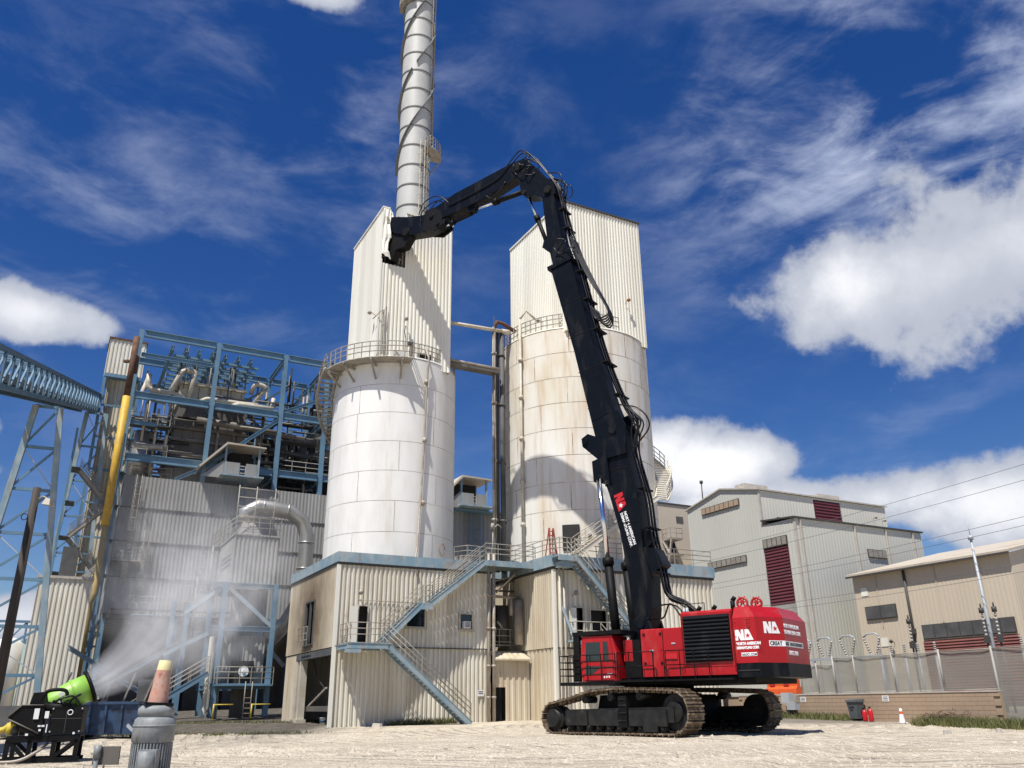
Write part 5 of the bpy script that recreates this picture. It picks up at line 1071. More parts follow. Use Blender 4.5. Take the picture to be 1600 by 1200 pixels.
for (u0_, u1_, v_, z) in ((4.2, 16, 38.2, 24.6), (4.2, 8.4, 39, 28.2), (-10.5, -6.8, 39, 28.0), (-10.5, -6.8, 38.3, 24.6), (4.2, 9, 42, 31.2), (9, 16, 39, 31.2), (-9.6, -6, 39.4, 22.6), (1.2, 4, 38.5, 30.9)):
    q = MB(); q.box(u0_, u1_, v_ + .1, v_ + 1.6, z - .1, z); po = q.build('platform', 'dgrey', bh); r = MB(); rail(r, [(u0_, v_ + .12, z), (u1_, v_ + .12, z)], 1.1, .04, 1.5, (.5,), n=5); r.build('railing', 'rail', po)
for k in range(40):        # secondary steel
    u_, v_, z = random.uniform(-10.5, 7.5), random.uniform(38.6, 45.5), random.uniform(23, 36); q = MB(); L_ = random.uniform(1.5, 4.5)
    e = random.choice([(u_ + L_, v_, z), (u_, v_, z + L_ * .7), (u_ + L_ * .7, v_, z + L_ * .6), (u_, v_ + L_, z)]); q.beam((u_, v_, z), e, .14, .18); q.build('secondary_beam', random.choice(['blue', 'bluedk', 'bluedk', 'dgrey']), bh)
# ribbed grey lower wall, in courses
zs = (9.3, 12.6, 15.9, 19.1, 22.2)
for a, b in zip(zs, zs[1:]): wall_part(bh, 'wall_panel', 'grey', axis='u', a0=-10.3, a1=19.5, fx=37.4, z0=a + .03, z1=b - .03, out=-1, pitch=.36, dep=.035)
q = MB()
for z in zs[1:-1]: q.box(-10.3, 19.5, 37.32, 37.5, z - .05, z + .05)
q.build('wall_flashing', 'casing', bh)
wall_part(bh, 'wall_panel', 'grey', axis='v', a0=37.4, a1=56, fx=-10.3, z0=9.3, z1=22.2, out=-1, pitch=.55, dep=.09)
MB().box(-10.3, 19.5, 37.6, 56, 22.0, 22.15).build('deck', 'grey', bh)
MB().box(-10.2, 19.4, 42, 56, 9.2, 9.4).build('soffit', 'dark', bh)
MB().box(-10, 19, 47, 48, .5, 9.2).build('back_wall', 'casing', bh)
for u_, v_, w_, h_, m_ in ((-8.6, 40, 2.6, 4.2, 'casing'), (-5.2, 41, 2.0, 5.6, 'dgrey'), (-2.0, 42, 2.4, 3.4, 'casing'), (1.5, 41, 2.6, 4.8, 'dgrey')): MB().box(u_, u_ + w_, v_, v_ + 2.5, .8, .8 + h_).build('ground_equipment', m_, bh)
for u_ in (-10.2, -4, 2, 8): q = MB(); q.ibeam((u_, 37.8, .8), (u_, 37.8, 9.2), .4, .4, .06, (0, 1, 0)); q.build('column', 'blue', bh)
MB().box(-10.3, 10, 37.3, 38.2, 9.0, 9.28).build('edge_beam', 'dgrey', bh)
r = MB(); q = MB(); q.box(-9.8, 2, 36.2, 37.2, 9.6, 9.7); po = q.build('platform', 'dgrey', bh); rail(r, [(-9.8, 36.2, 9.7), (2, 36.2, 9.7)], 1.1, .035, 1.5, (.5,)); r.build('railing', 'rail', po)
ladder(bh, (-9.0, 37.0, 14.6), 21.2, (0, -1, 0)); ladder(bh, (-7.6, 37.0, 9.6), 16.0, (0, -1, 0)); ladder(bh, (.6, 37.0, 13.6), 22.4, (0, -1, 0), m='blue'); ladder(bh, (-2.2, 37.0, 9.8), 13.2, (0, -1, 0))
for (u_, v_, z) in ((-10.3, 36.3, 13.9),):
    q = MB(); q.box(u_, u_ + 2.4, v_, v_ + 1.1, z, z + .12); q.beam((u_ + 1.2, v_ + .2, z), (u_ + 1.2, 37.4, z - 1.8), .5, .3); po = q.build('platform', 'rail', bh); r = MB(); rail(r, [(u_, v_ + 1, z + .1), (u_, v_, z + .1), (u_ + 2.4, v_, z + .1)], 1.1, .03, .8, (.35, .7)); r.build('railing', 'rail', po)
# stair-head sheds on the roof edge
def shed(u0, u1, v0, v1, z, h, flip=1, nm='stair_head_shed'):
    s = MB()
    for a in (u0 + .15, u1 - .15):
        for b in (v0 + .15, v1 - .15): s.box(a - .1, a + .1, b - .1, b + .1, z, z + h)
    so_ = s.build(nm, 'bluep', bh)
    q = MB(); um = u0 + (u1 - u0) * .12
    q.prism([(u0 - 2.2, z + .5), (u0 + .2, z + h + .05), (u1 + .4, z + h + .0), (u1 + .4, z + h + .14), (u0 + .1, z + h + .25), (u0 - 2.35, z + .62)], lambda a, b, t: (a, t, b), v0 - .3, v1 + .3); q.build('roof', 'roof', so_)
    w_ = MB(); w_.box(u0 + .25, u0 + 1.6, v0 + .02, v0 + .1, z, z + 1.4); w_.box(u1 - 1.4, u1 - .25, v0 + .02, v0 + .1, z, z + 1.4); w_.prism([(u0 - 2, z - .3), (u0 + .1, z - .3), (u0 + .1, z + 1.6)], lambda a, b, t: (a, t, b), v0 + .05, v0 + .1); w_.build('side_panel', 'grey', so_)
    r = MB(); rail(r, [(u0 + 1.6, v0 + .1, z), (u1 - 1.4, v0 + .1, z)], 1.1, .035, .7, (.35, .7)); r.build('railing', 'cpipe', so_)
    MB().box(u0 - .3, u1 + .3, v0 - .8, v1, z - .18, z).build('floor', 'bluep', so_)
    MB().box(u0 + .2, u1 - .2, v1 - .3, v1 - .2, z, z + h).build('back_panel', 'dark', so_); return so_
shed(-1.6, 2.0, 36.3, 39.2, 22.9, 3.1); shed(22.3, 25.6, 31.5, 34.5, 21.2, 3.0)
wall_part(bh, 'wall_panel', 'grey', axis='u', a0=19.6, a1=28, fx=33, z0=2, z1=21.0, out=-1, pitch=.55, dep=.09)
ladder(bh, (24.0, 32.6, 11), 21, (0, -1, 0), m='blue'); ladder(bh, (25.0, 32.6, 9), 21, (0, -1, 0), m='blue')
q = MB(); q.box(22, 28, 31.8, 33, 20.8, 20.95); q.build('platform', 'blue', bh)

# switchback stairs and yellow riser at the left end
for k in range(4):
    z0, z1 = 9.5 + k * 3.2, 12.7 + k * 3.2
    if k % 2 == 0: flight(bh, (-14.2, 37.0, z0), (-11.2, 37.0, z1), .9, (0, 1, 0), 12, 'rail', 'rail')
    else: flight(bh, (-11.2, 38.0, z0), (-14.2, 38.0, z1), .9, (0, 1, 0), 12, 'rail', 'rail')
    for u_ in (-14.9, -11.2): q = MB(); q.box(u_, u_ + .75, 36.9, 39, z1 - .08, z1); q.build('landing', 'dgrey', bh)
for k in range(3):
    z0, z1 = .9 + k * 2.9, 3.8 + k * 2.9
    a, b = ((-14.2, -11.2) if k % 2 == 0 else (-11.2, -14.2)); flight(bh, (a, 37 + (k % 2), z0), (b, 37 + (k % 2), z1), .9, (0, 1, 0), 11, 'dgrey', 'rail')
for u_ in (-15.0, -10.9):
    for v_ in (36.8, 39.1): q = MB(); q.beam((u_, v_, .8), (u_, v_, 26), .2, .2); q.build('stair_post', 'blue', bh)
M['yfade'] = mat('faded_yellow_pipe', (.42, .30, .10), .6, 0, (.30, .22, .10), 1.5, .9)
yp = thing('riser_pipe', 'tall yellow riser pipe with rusty dark top at the left end of the boiler frame', 'pipe', (-37.6, 75.2, gz(75.2)), 0)
q = MB(); q.path([(0, 0, .5), (0.05, 0, 8), (.0, 0, 9.2), (.35, 0, 10), (.3, 0, 16)], .28, 12); q.build('lower_section', 'yfade', yp)
q = MB(); q.tube((.25, 0, 16), (.25, 0, 28.6), .36, n=14); q.build('yellow_section', 'yellow', yp)
q = MB(); q.tube((.25, 0, 28.6), (.3, 0, 34.9), .3, n=12); q.box(-.6, .3, -.2, .2, 32.2, 32.4); q.box(-.1, .6, .1, .6, 31.2, 33.0); q.build('rusty_section', 'drust', yp)
# elevator tower
et = site('elevator_tower', 'narrow cream ribbed elevator tower with overhanging head beside the blue boiler frame', 'tower', -13.5, 49)
def relw(x, y): d = Vector((x - OX, y - OY, 0)); return d.dot(UX), d.dot(VX)
a_, b_ = relw(-44.4, 86.2)
BASE[et.name] = (a_, b_, gz(86)); et.location = (*W(a_, b_)[:2], gz(86))
def boxwall(par, u0, u1, v0, v1, z0, z1, m_, pitch=.4, dep=.06):
    for ax, s0, s1, fx, out in (('u', u0, u1, v0, -1), ('u', u0, u1, v1, 1), ('v', v0, v1, u0, -1), ('v', v0, v1, u1, 1)): wall_part(par, 'wall_panel', m_, axis=ax, a0=s0, a1=s1, fx=fx, z0=z0, z1=z1, out=out, pitch=pitch, dep=dep)
boxwall(et, a_ - .7, a_ + 2.4, b_, b_ + 3, 1, 35.6, 'tanwall'); boxwall(et, a_ - 1.2, a_ + 2.6, b_ - .9, b_ + 3.2, 36.0, 40.1, 'cream')
MB().box(a_ - 1.3, a_ + 2.7, b_ - 1, b_ + 3.3, 40.1, 40.3).build('roof', 'drust', et); MB().box(a_ - 1.2, a_ + 2.6, b_ - .9, b_ + 3.2, 35.6, 35.98).build('head_floor', 'blue', et)
for u_ in (a_ - 1.1, a_ + 2.5): q = MB(); q.ibeam((u_, b_ - .7, 1), (u_, b_ - .7, 35.6), .3, .3, .05, (0, 1, 0)); q.build('column', 'blue', et)
for k in range(9): q = MB(); q.beam((a_ - 1.0, b_ - .7, 3.5 + 3.6 * k), (a_ + 2.4, b_ - .7, 3.5 + 3.6 * k), .15, .2); q.build('girt', 'blue', et)

# ================================================================ CONVEYOR and trestles
PL = Vector((-25.6, 38.2, 16.3)); PR = Vector((-46.6, 88.5, 32.5)); dv = (PR - PL); PL = PL - dv * .35
dn = (PR - PL).normalized(); sd = -Vector((dn.y, -dn.x, 0)).normalized(); upv = Vector((0, 0, 1))
cv = thing('conveyor_gallery', 'long blue steel truss conveyor gallery rising from the left edge to the elevator tower', 'conveyor', (PL.x, PL.y, 0), 0); BASE[cv.name] = (PL.x, PL.y, 0)
LEN = (PR - PL).length; HG, WG = 2.0, 2.0
for s_ in (0, 1):
    for h_ in (0, HG):
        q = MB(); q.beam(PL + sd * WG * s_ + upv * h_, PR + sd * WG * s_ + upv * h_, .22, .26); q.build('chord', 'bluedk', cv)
q = MB(); q.beam(PL + sd * WG / 2 + upv * .18, PR + sd * WG / 2 + upv * .18, WG - .3, .12); q.build('floor', 'dgrey', cv)
q = MB(); q.beam(PL + sd * WG / 2 + upv * .6, PR + sd * WG / 2 + upv * .6, 1.2, .5); q.build('belt_hood', 'casing', cv)
n = int(LEN / 2.3)
for k in range(n):
    p = PL + (PR - PL) * (k / n); e = PL + (PR - PL) * ((k + 1) / n)
    for s_ in (0, 1):
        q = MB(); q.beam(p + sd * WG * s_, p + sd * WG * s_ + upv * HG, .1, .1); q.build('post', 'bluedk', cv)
        q = MB(); q.beam(p + sd * WG * s_, e + sd * WG * s_ + upv * HG, .1, .12); q.build('diagonal', 'blue', cv)
    q = MB(); q.beam(p + upv * HG, p + sd * WG + upv * HG, .1, .14); q.build('cross_bar', 'blue', cv)
    if k % 2 == 0 and 0: q = MB(); q.box(-.1, .1, -.1, .1, 0, .3); q.v = [(x + p.x + sd.x * 1.0, y + p.y + sd.y * 1.0, z + p.z + .85) for x, y, z in q.v]; q.build('idler_roller', 'rail', cv)
def trestle(label, p, hw_top, hw_bot, ztop, zbot, levels, axis, dep):
    t_ = thing('conveyor_trestle', label, 'trestle', (p[0], p[1], zbot), 0, 'trestles carrying the conveyor'); BASE[t_.name] = (p[0], p[1], zbot)
    ax = Vector(axis).normalized(); c = Vector((p[0], p[1], 0)); pt = lambda s, f_: c + ax * s * (hw_bot + (hw_top - hw_bot) * f_) + upv * (zbot + (ztop - zbot) * f_)
    for s in (-1, 1): q = MB(); q.ibeam(pt(s, 0), pt(s, 1), .38, .42, .07, (ax.y, -ax.x, 0)); q.build('leg', 'bluep', t_)
    for k in range(levels + 1):
        f_ = k / levels
        if k: q = MB(); q.beam(pt(-1, f_), pt(1, f_), .16, .2); q.build('strut', 'blue', t_)
        if k < levels:
            g_ = (k + 1) / levels; q = MB(); q.beam(pt(-1, f_), pt(1, g_), .13, .14); q.build('brace', 'blue', t_)
            if k % 2: q = MB(); q.beam(pt(1, f_), pt(-1, g_), .07, .07); q.build('brace', 'steel', t_)
    return t_
trestle('tall blue A-frame trestle under the conveyor behind the dark lamp pole', (-32.25, 54.2), .75, 2.7, 20.9, gz(54), 7, (1, .45, 0), 0)
trestle('blue A-frame trestle under the upper conveyor beside the elevator tower', (-43.3, 81.5), .9, 2.4, 30.0, gz(81), 8, (1, .45, 0), 0)
# low curved truss gallery and shed at far left
lt = thing('truss_bridge', 'low truss bridge behind the trestle at the left edge', 'bridge', (-44, 72, gz(72)), 0); BASE[lt.name] = (-44, 72, gz(72))
for k in range(9):
    a = Vector((-50 + 1.2 * k, 70 + .45 * k, 6.6 - .012 * (k - 6) ** 2)); b = Vector((-50 + 1.2 * (k + 1), 70 + .45 * (k + 1), 6.6 - .012 * (k - 5) ** 2))
    q = MB(); q.beam(a, b, .2, .2); q.beam(a + upv * 1.7, b + upv * 1.7, .2, .2); q.beam(a, b + upv * 1.7, .1, .1); q.beam(a, a + upv * 1.7, .12, .12); q.build('truss_panel', 'blue', lt)
q = MB()
for x, y in ((-48, 70.7), (-41, 73.4)): MB().beam((x, y, .9), (x, y, 6.3), .35, .35).build('leg', 'dgrey', lt)
sh2 = thing('ribbed_shed', 'tall narrow cream ribbed shed behind the trestle at the far left', 'shed', (-35.4, 66.5, gz(66)), SROT); a2, b2_ = relw(-35.4, 66.5); BASE[sh2.name] = (a2, b2_, gz(66))
boxwall(sh2, a2 - 1.9, a2 + 1.9, b2_, b2_ + 4, .9, 10.9, 'cream', .35, .06); MB().box(a2 - 2, a2 + 2, b2_ - .1, b2_ + 4.1, 10.9, 11.1).build('roof', 'cap', sh2); MB().box(a2 - .6, a2 + .6, b2_ + 1.2, b2_ + 2.6, 11.1, 13.6).build('vent_box', 'dgrey', sh2)
wt_ = thing('white_tank', 'small white upright tank beside the ribbed shed at far left', 'tank', (-39.2, 67.0, gz(67)), 0); q = MB(); q.lathe([(0, .2), (1.0, .2), (1.0, 5.4), (.5, 5.8), (0, 5.85)], (0, 0), 24); q.build('shell', 'white', wt_); q = MB(); q.lathe([(1.0, 0), (1.06, 0), (1.06, .3), (1.0, .3)], (0, 0), 24); q.build('base_ring', 'conc', wt_)

# ================================================================ HOPPER TOWER with elbow duct
hp = site('hopper_tower', 'grey ribbed dust hopper tower on blue steel legs with a big elbow duct', 'hopper', -2, 16)
uA, uB, vA, vB = -4.2, -.4, 14, 19.5
wall_part(hp, 'wall_panel', 'grey', axis='u', a0=-3.6, a1=uB, fx=vA, z0=9.5, z1=12.9, out=-1, pitch=.3, dep=.05); wall_part(hp, 'wall_panel', 'grey', axis='v', a0=vA, a1=vB, fx=-3.6, z0=9.5, z1=12.9, out=-1, pitch=.3, dep=.03); wall_part(hp, 'wall_panel', 'grey', axis='v', a0=vA, a1=vB, fx=uB, z0=9.5, z1=12.9, out=1, pitch=.3, dep=.05)
MB().box(-3.66, uB + .06, vA - .06, vB, 12.9, 13.02).build('roof', 'grey', hp)
for z0, z1, u0_, u1_, m_ in ((6.6, 9.2, -3.2, -.7, 'grey'), (2.8, 6.0, -3.9, -.6, 'grey'), (.6, 2.6, -2.6, -.9, 'casing')): wall_part(hp, 'wall_panel', m_, axis='u', a0=u0_, a1=u1_, fx=vA + .9, z0=z0, z1=z1, out=-1, pitch=.3, dep=.05)
wall_part(hp, 'wall_panel', 'cream', axis='u', a0=-4.6, a1=-4.3, fx=vA - .3, z0=.6, z1=5.8, out=-1, pitch=.3, dep=.05); wall_part(hp, 'wall_panel', 'grey', axis='u', a0=-4.3, a1=-3.5, fx=vA + .2, z0=.6, z1=5.8, out=-1, pitch=.3, dep=.05)
for u_ in (uA + .3, uB):
    for v_ in (vA - .1, vB): q = MB(); q.ibeam((u_, v_, .7), (u_, v_, 9.5), .34, .34, .06, (0, 1, 0)); q.build('leg', 'blue', hp)
for z in (9.35, 6.4, 2.62):
    for v_ in (vA - .1, vB): q = MB(); q.ibeam((uA - (.6 if z > 6 else 0), v_, z), (uB + .15, v_, z), .25, .35, .05); q.build('beam', 'bluep' if z > 9 else 'blue', hp)
    q = MB(); q.ibeam((uA + .3, vA, z), (uA + .3, vB, z), .25, .35, .05); q.build('beam', 'blue', hp)
for p, q_ in (((uA + .6, vA - .15, 9.1), (uB - .1, vA - .15, 6.6)), ((uB, vB, 6.5), (uB + 2.4, vB, 4.2)), ((uA - 3.2, vA, 4.6), (uA + .2, vA, 6.4)), ((uA - 2.0, vA + 1, 7.4), (uA + .3, vA, 9.3))): q = MB(); q.beam(p, q_, .22, .26); q.build('brace', 'bluep', hp)
q = MB(); q.box(-4.0, -.3, vA - 1.3, vA + .7, 2.62, 2.72); po = q.build('platform', 'blue', hp); r = MB(); rail(r, [(-4, vA + .6, 2.72), (-4, vA - 1.25, 2.72), (-.3, vA - 1.25, 2.72)], 1.1, .03, .8, (.35, .7)); r.build('railing', 'rail', po)
q = MB(); q.box(-2.8, -1.3, vA + .55, vA + .85, 2.8, 4.3); fan = q.build('fan_housing', 'dark', hp); q = MB(); q.tube((-2.0, vA + .35, 3.6), (-2.0, vA + .56, 3.6), .35, .3, 16); q.tube((-2, vA + .2, 3.6), (-2, vA + .36, 3.6), .12, n=10); q.build('fan_hub', 'label', fan)
ladder(hp, (-1.9, vA - 1.4, .6), 1.9, (0, -1, 0), cage=False)
for k, (u_, h_) in enumerate(((-4.2, .6), (-1.8, .6))): q = MB(); q.tube((u_, vA - 2.4, .6), (u_, vA - 2.4, 1.5), .05, n=6); q.tube((u_, vA - 2.4, 1.45), (u_ + 1.2, vA - 2.4, 1.45), .04, n=6); q.build('yellow_guard', 'ywrail', hp)
# duct: up out of the hopper, across, down
q = MB(); q.path([(-2.3, 17, 14.3), (-2.5, 17, 15.2), (-1.6, 17, 15.75), (.9, 17, 15.55), (1.9, 17, 14.9), (2.35, 17, 13.8), (2.35, 17, 9.2), (1.4, 17.5, 7.2), (.4, 18, 6)], .58, 22); du = q.build('elbow_duct', 'duct', hp)
for (p, a) in (((-1.3, 17, 15.72), 'x'), ((.6, 17, 15.6), 'x')): q = MB(); q.tube(p, (p[0] + .08, 17, p[2] - .01), .64, n=22); q.build('flange', 'duct', du)
for z in (13.2, 11.2, 10.0): q = MB(); q.tube((2.35, 17, z), (2.35, 17, z + .08), .63, n=22); q.build('flange', 'duct', du)
q = MB(); q.add([(-3.2, 15.6, 13.05), (-1.2, 15.6, 13.05), (-1.2, 18.2, 13.05), (-3.2, 18.2, 13.05), (-2.7, 16.5, 14.4), (-1.9, 16.5, 14.4), (-1.9, 17.4, 14.4), (-2.7, 17.4, 14.4)], [(0, 1, 5, 4), (1, 2, 6, 5), (2, 3, 7, 6), (3, 0, 4, 7), (4, 5, 6, 7)]); q.build('transition_hood', 'duct', hp)
r = MB(); rail(r, [(-4.4, 18, 12.4), (-4.4, 14.2, 12.4), (-3.6, 13.9, 13.1), (-.4, 13.9, 13.1)], 1.1, .03, .9, (.35, .7)); r.build('roof_railing', 'rail', hp)
q = MB()
for z in (14.6, 15.3, 16.0, 16.7): q.tube((-3.4, 15.4, z), (-.7, 15.4, z), .035, n=5)
for u_ in (-3.4, -2.1, -.7): q.tube((u_, 15.4, 13), (u_, 15.4, 16.9), .04, n=5)
q.build('scaffold', 'rail', hp)
q = MB(); q.tube((2.0, 16, 8.6), (3.6, 15, 6.2), .5, n=16); q.tube((1.2, 15.4, 9.4), (3.0, 14.8, 11.2), .3, n=12); q.build('side_duct', 'casing', hp)
ladder(hp, (-4.8, 15.5, 8.4), 11.2, (-1, 0, 0)); ladder(hp, (-5.6, 15.5, 6), 9.0, (-1, 0, 0))
r = MB(); fl = flight(hp, (-9.0, 12.5, .6), (-4.6, 12.5, 3.4), .8, (0, 1, 0), 13, 'blue', 'rail', name='access_stair')
xb = site('cross_braced_bent', 'blue X-braced steel bent in the dark under the boiler house', 'steel frame', -9, 19)
for p, q_ in (((-13.5, 18, .8), (-6.0, 18, 5.6)), ((-13.0, 18, 5.2), (-5.5, 18, .8))): q = MB(); q.ibeam(p, q_, .25, .3, .05); q.build('brace', 'bluep', xb)
for u_ in (-5.6, -6.6): q = MB(); q.ibeam((u_, 18.5, .7), (u_, 18.5, 8.6), .3, .3, .05, (0, 1, 0)); q.build('column', 'blue', xb)

# ================================================================ RIGHT: process buildings
wb_ = site('process_building', 'large pale grey clad process building with maroon louvres, right of the silos', 'building', 50, 14)
U0 = 44.4
def flat(par, nm, m_, pts): q = MB(); q.quad(*pts); return q.build(nm, m_, par)
def slab(par, nm, m_, *b): return MB().box(*b).build(nm, m_, par)
wall_part(wb_, 'wall_panel', 'bldg', axis='v', a0=6.3, a1=21, fx=U0, z0=.5, z1=17, out=-1, pitch=.4, dep=.012, holes=[(7.4, 10.4, 9.5, 15.6)], ztop=lambda a: 17.0)
wall_part(wb_, 'wall_panel', 'bldg', axis='v', a0=10.3, a1=21, fx=U0, z0=17.0, z1=21.2, out=-1, pitch=.4, dep=.012, ztop=lambda a: 20.5 + (1.15 * (a - 10.3) / 5.2 if a < 15.5 else 1.15 * (21 - a) / 5.5))
wall_part(wb_, 'wall_panel', 'bldg', axis='u', a0=U0, a1=62, fx=6.3, z0=.5, z1=17, out=-1, pitch=.4, dep=.012)
wall_part(wb_, 'wall_panel', 'bldg2', axis='u', a0=U0, a1=62.5, fx=10.3, z0=17, z1=20.5, out=-1, pitch=.4, dep=.012, holes=[(51.8, 55.6, 17.0, 20.3)])
wall_part(wb_, 'wall_panel', 'bldg2', axis='u', a0=U0, a1=62.5, fx=21, z0=.5, z1=20.5, out=1); wall_part(wb_, 'wall_panel', 'bldg2', axis='v', a0=10.3, a1=21, fx=62.5, z0=.5, z1=20.5, out=1); wall_part(wb_, 'wall_panel', 'bldg', axis='v', a0=6.3, a1=10.3, fx=62, z0=.5, z1=17, out=1)
q = MB(); q.add([(U0 - .2, 6.1, 17.0), (62.2, 6.1, 17.0), (62.2, 10.3, 17.35), (U0 - .2, 10.3, 17.35), (U0 - .2, 6.1, 17.15), (62.2, 6.1, 17.15), (62.2, 10.3, 17.5), (U0 - .2, 10.3, 17.5)], [(0, 3, 2, 1), (4, 5, 6, 7), (0, 1, 5, 4), (1, 2, 6, 5), (2, 3, 7, 6), (3, 0, 4, 7)]); q.build('lower_roof', 'trim', wb_)
q = MB(); q.prism([(10.1, 20.5), (15.5, 21.66), (21.2, 20.5), (21.2, 20.62), (15.5, 21.8), (10.1, 20.64)], lambda a, b, t: (t, a, b), U0 - .2, 62.7); q.build('upper_roof', 'cap', wb_)
slab(wb_, 'corner_trim', 'cap', U0 - .06, U0 + .12, 6.22, 6.4, .5, 16.95); slab(wb_, 'corner_trim', 'cap', U0 - .06, U0 + .12, 10.22, 10.36, 17.5, 20.4)
for u_ in (52.2, 56.6, 60.6): slab(wb_, 'downpipe', 'cap', u_, u_ + .12, 6.15, 6.28, .6, 16.9)
slab(wb_, 'downpipe', 'cap', 45.0, 45.1, 6.15, 6.28, .6, 16.9)
def louvre(par, axis, a0, a1, z0, z1, fx, out, m_, n_):
    q = MB(); d0, d1 = (fx, fx - out * .3); (q.box(a0, a1, d0, d1, z0, z1) if axis == 'u' else q.box(d0, d1, a0, a1, z0, z1)); lo = q.build('louvre_bank', m_, par); st_ = (z1 - z0) / n_
    for k in range(n_):
        q = MB(); z = z0 + k * st_; e = fx + out * .09
        if axis == 'u': q.add([(a0, fx, z + st_), (a1, fx, z + st_), (a1, e, z + .12 * st_), (a0, e, z + .12 * st_), (a0, fx, z), (a1, fx, z)], [(0, 1, 2, 3), (3, 2, 5, 4)])
        else: q.add([(fx, a0, z + st_), (fx, a1, z + st_), (e, a1, z + .12 * st_), (e, a0, z + .12 * st_), (fx, a0, z), (fx, a1, z)], [(0, 1, 2, 3), (3, 2, 5, 4)])
        q.build('louvre_blade', m_, lo)
    return lo
louvre(wb_, 'v', 7.4, 10.4, 9.5, 14.76, U0 - .01, -1, 'maroon', 18); louvre(wb_, 'u', 51.85, 55.55, 17.05, 20.25, 10.29, -1, 'maroon', 10)
def strip(par, axis, a0, a1, z0, z1, fx, n_, m_='casing'):
    q = MB(); (q.box(a0, a1, fx - .1, fx, z0, z1) if axis == 'u' else q.box(fx - .1, fx, a0, a1, z0, z1)); so_ = q.build('window_strip', 'trim', par); w_ = (a1 - a0) / n_
    for k in range(n_):
        q = MB(); b0, b1 = a0 + k * w_ + .06, a0 + (k + 1) * w_ - .06
        (q.box(b0, b1, fx - .14, fx - .1, z0 + .06, z1 - .06) if axis == 'u' else q.box(fx - .14, fx - .1, b0, b1, z0 + .06, z1 - .06)); q.build('pane', m_, so_)
strip(wb_, 'v', 13.0, 18.6, 19.55, 20.25, U0 - .04, 8, 'block'); strip(wb_, 'v', 12.8, 18.4, 13.9, 14.6, U0 - .04, 8, 'rail'); strip(wb_, 'v', 7.38, 10.42, 14.74, 15.62, U0 - .04, 5, 'rail'); strip(wb_, 'u', 53.6, 56.2, 14.0, 14.8, 6.26, 4, 'rail')
slab(wb_, 'door_strip', 'conc', U0 - .15, U0 - .02, 7.3, 10.5, 8.6, 9.45)
slab(wb_, 'wall_vent', 'trim', 46.4, 46.8, 10.2, 10.28, 17.6, 18.0); lamp(wb_, (60.3, 10.25, 19.0), (0, -1, 0)); lamp(wb_, (61.6, 10.25, 18.8), (0, -1, 0))
for u_ in (45.5, 56): slab(wb_, 'roof_vent', 'cap', u_, u_ + 3.2, 13.2, 14.6, 21.1, 22.0)
q = MB(); q.tube((45, 19, 20.9), (45, 19, 23.4), .06, n=6); q.tube((45, 19, 23.2), (45, 19, 23.5), .18, n=8); q.build('roof_mast', 'trim', wb_)
# farther tan tower seen past the silo
ft = site('process_tower', 'tan concrete process tower between the wide silo and the pale grey building', 'tower', 48, 34)
slab(ft, 'tower_block', 'tan', 46, 51.6, 28, 38, 1, 23.0); slab(ft, 'side_block', 'tan', 46.0, 52, 24.6, 27.98, 1, 13.6); slab(ft, 'roof_slab', 'trim', 45.9, 51.7, 27.9, 38.1, 23.0, 23.2)
for z in (18.6, 16.8): q = MB(); q.box(45.95, 46.0, 33.6, 34.5, z, z + .8); q.build('window', 'casing', ft)
slab(ft, 'window', 'casing', 48.6, 49.6, 27.94, 28.0, 21, 21.7)
for z in (14.2, 16.8, 18.6): slab(ft, 'balcony', 'pipe', 46.3, 48, 26.4, 27.98, z, z + .2)
for u_, z in ((46.8, 14.5), (47.2, 16.9)): slab(ft, 'dark_opening', 'dark', u_, u_ + .9, 27.9, 27.98, z, z + 1.6)
r = MB(); rail(r, [(46.3, 28, 18.8), (46.3, 26.4, 18.8), (48, 26.4, 18.8)], 1.1, .04, .8, (.5,)); q = MB(); r.build('railing', 'rail', ft)
q = MB(); q.beam((46.4, 27.9, 13.6), (46.4, 26.4, 18.6), .2, .2); q.beam((47.9, 27.9, 16.6), (47.9, 26.4, 14.2), .2, .2); q.beam((46.4, 27.9, 18.6), (47.9, 26.6, 14.2), .3, .3); q.build('bent_brace', 'cap', ft)
# tan building with pale metal roof
tb = site('tan_warehouse', 'tan clad building with pale metal roof and dusty maroon louvre band at far right', 'building', 52, -4)
UT = 47.0
wall_part(tb, 'wall_panel', 'tan', axis='v', a0=-11.2, a1=3.0, fx=UT, z0=.5, z1=11.3, out=-1, pitch=.35, dep=.008); wall_part(tb, 'wall_panel', 'tan', axis='u', a0=UT, a1=70, fx=-11.2, z0=.5, z1=11.3, out=-1, pitch=.35, dep=.008); wall_part(tb, 'wall_panel', 'tan', axis='u', a0=UT, a1=70, fx=3.0, z0=.5, z1=11.3, out=1, pitch=.35, dep=.008)
q = MB(); q.add([(UT - .5, -11.5, 11.3), (UT - .5, 3.3, 11.3), (60, 3.3, 14.2), (60, -11.5, 14.2), (UT - .5, -11.5, 11.5), (UT - .5, 3.3, 11.5), (60, 3.3, 14.4), (60, -11.5, 14.4)], [(0, 1, 2, 3), (7, 6, 5, 4), (0, 4, 5, 1), (1, 5, 6, 2), (2, 6, 7, 3), (3, 7, 4, 0)]); q.build('roof', 'roof', tb)
q = MB(); q.prism([(UT, 11.3), (60, 14.2), (70, 11.3)], lambda a, b, t: (a, t, b), -11.2, -11.1); q.build('gable', 'tan', tb)
slab(tb, 'roof_edge', 'trim', UT - .56, UT - .42, -11.5, 3.3, 11.2, 11.34)
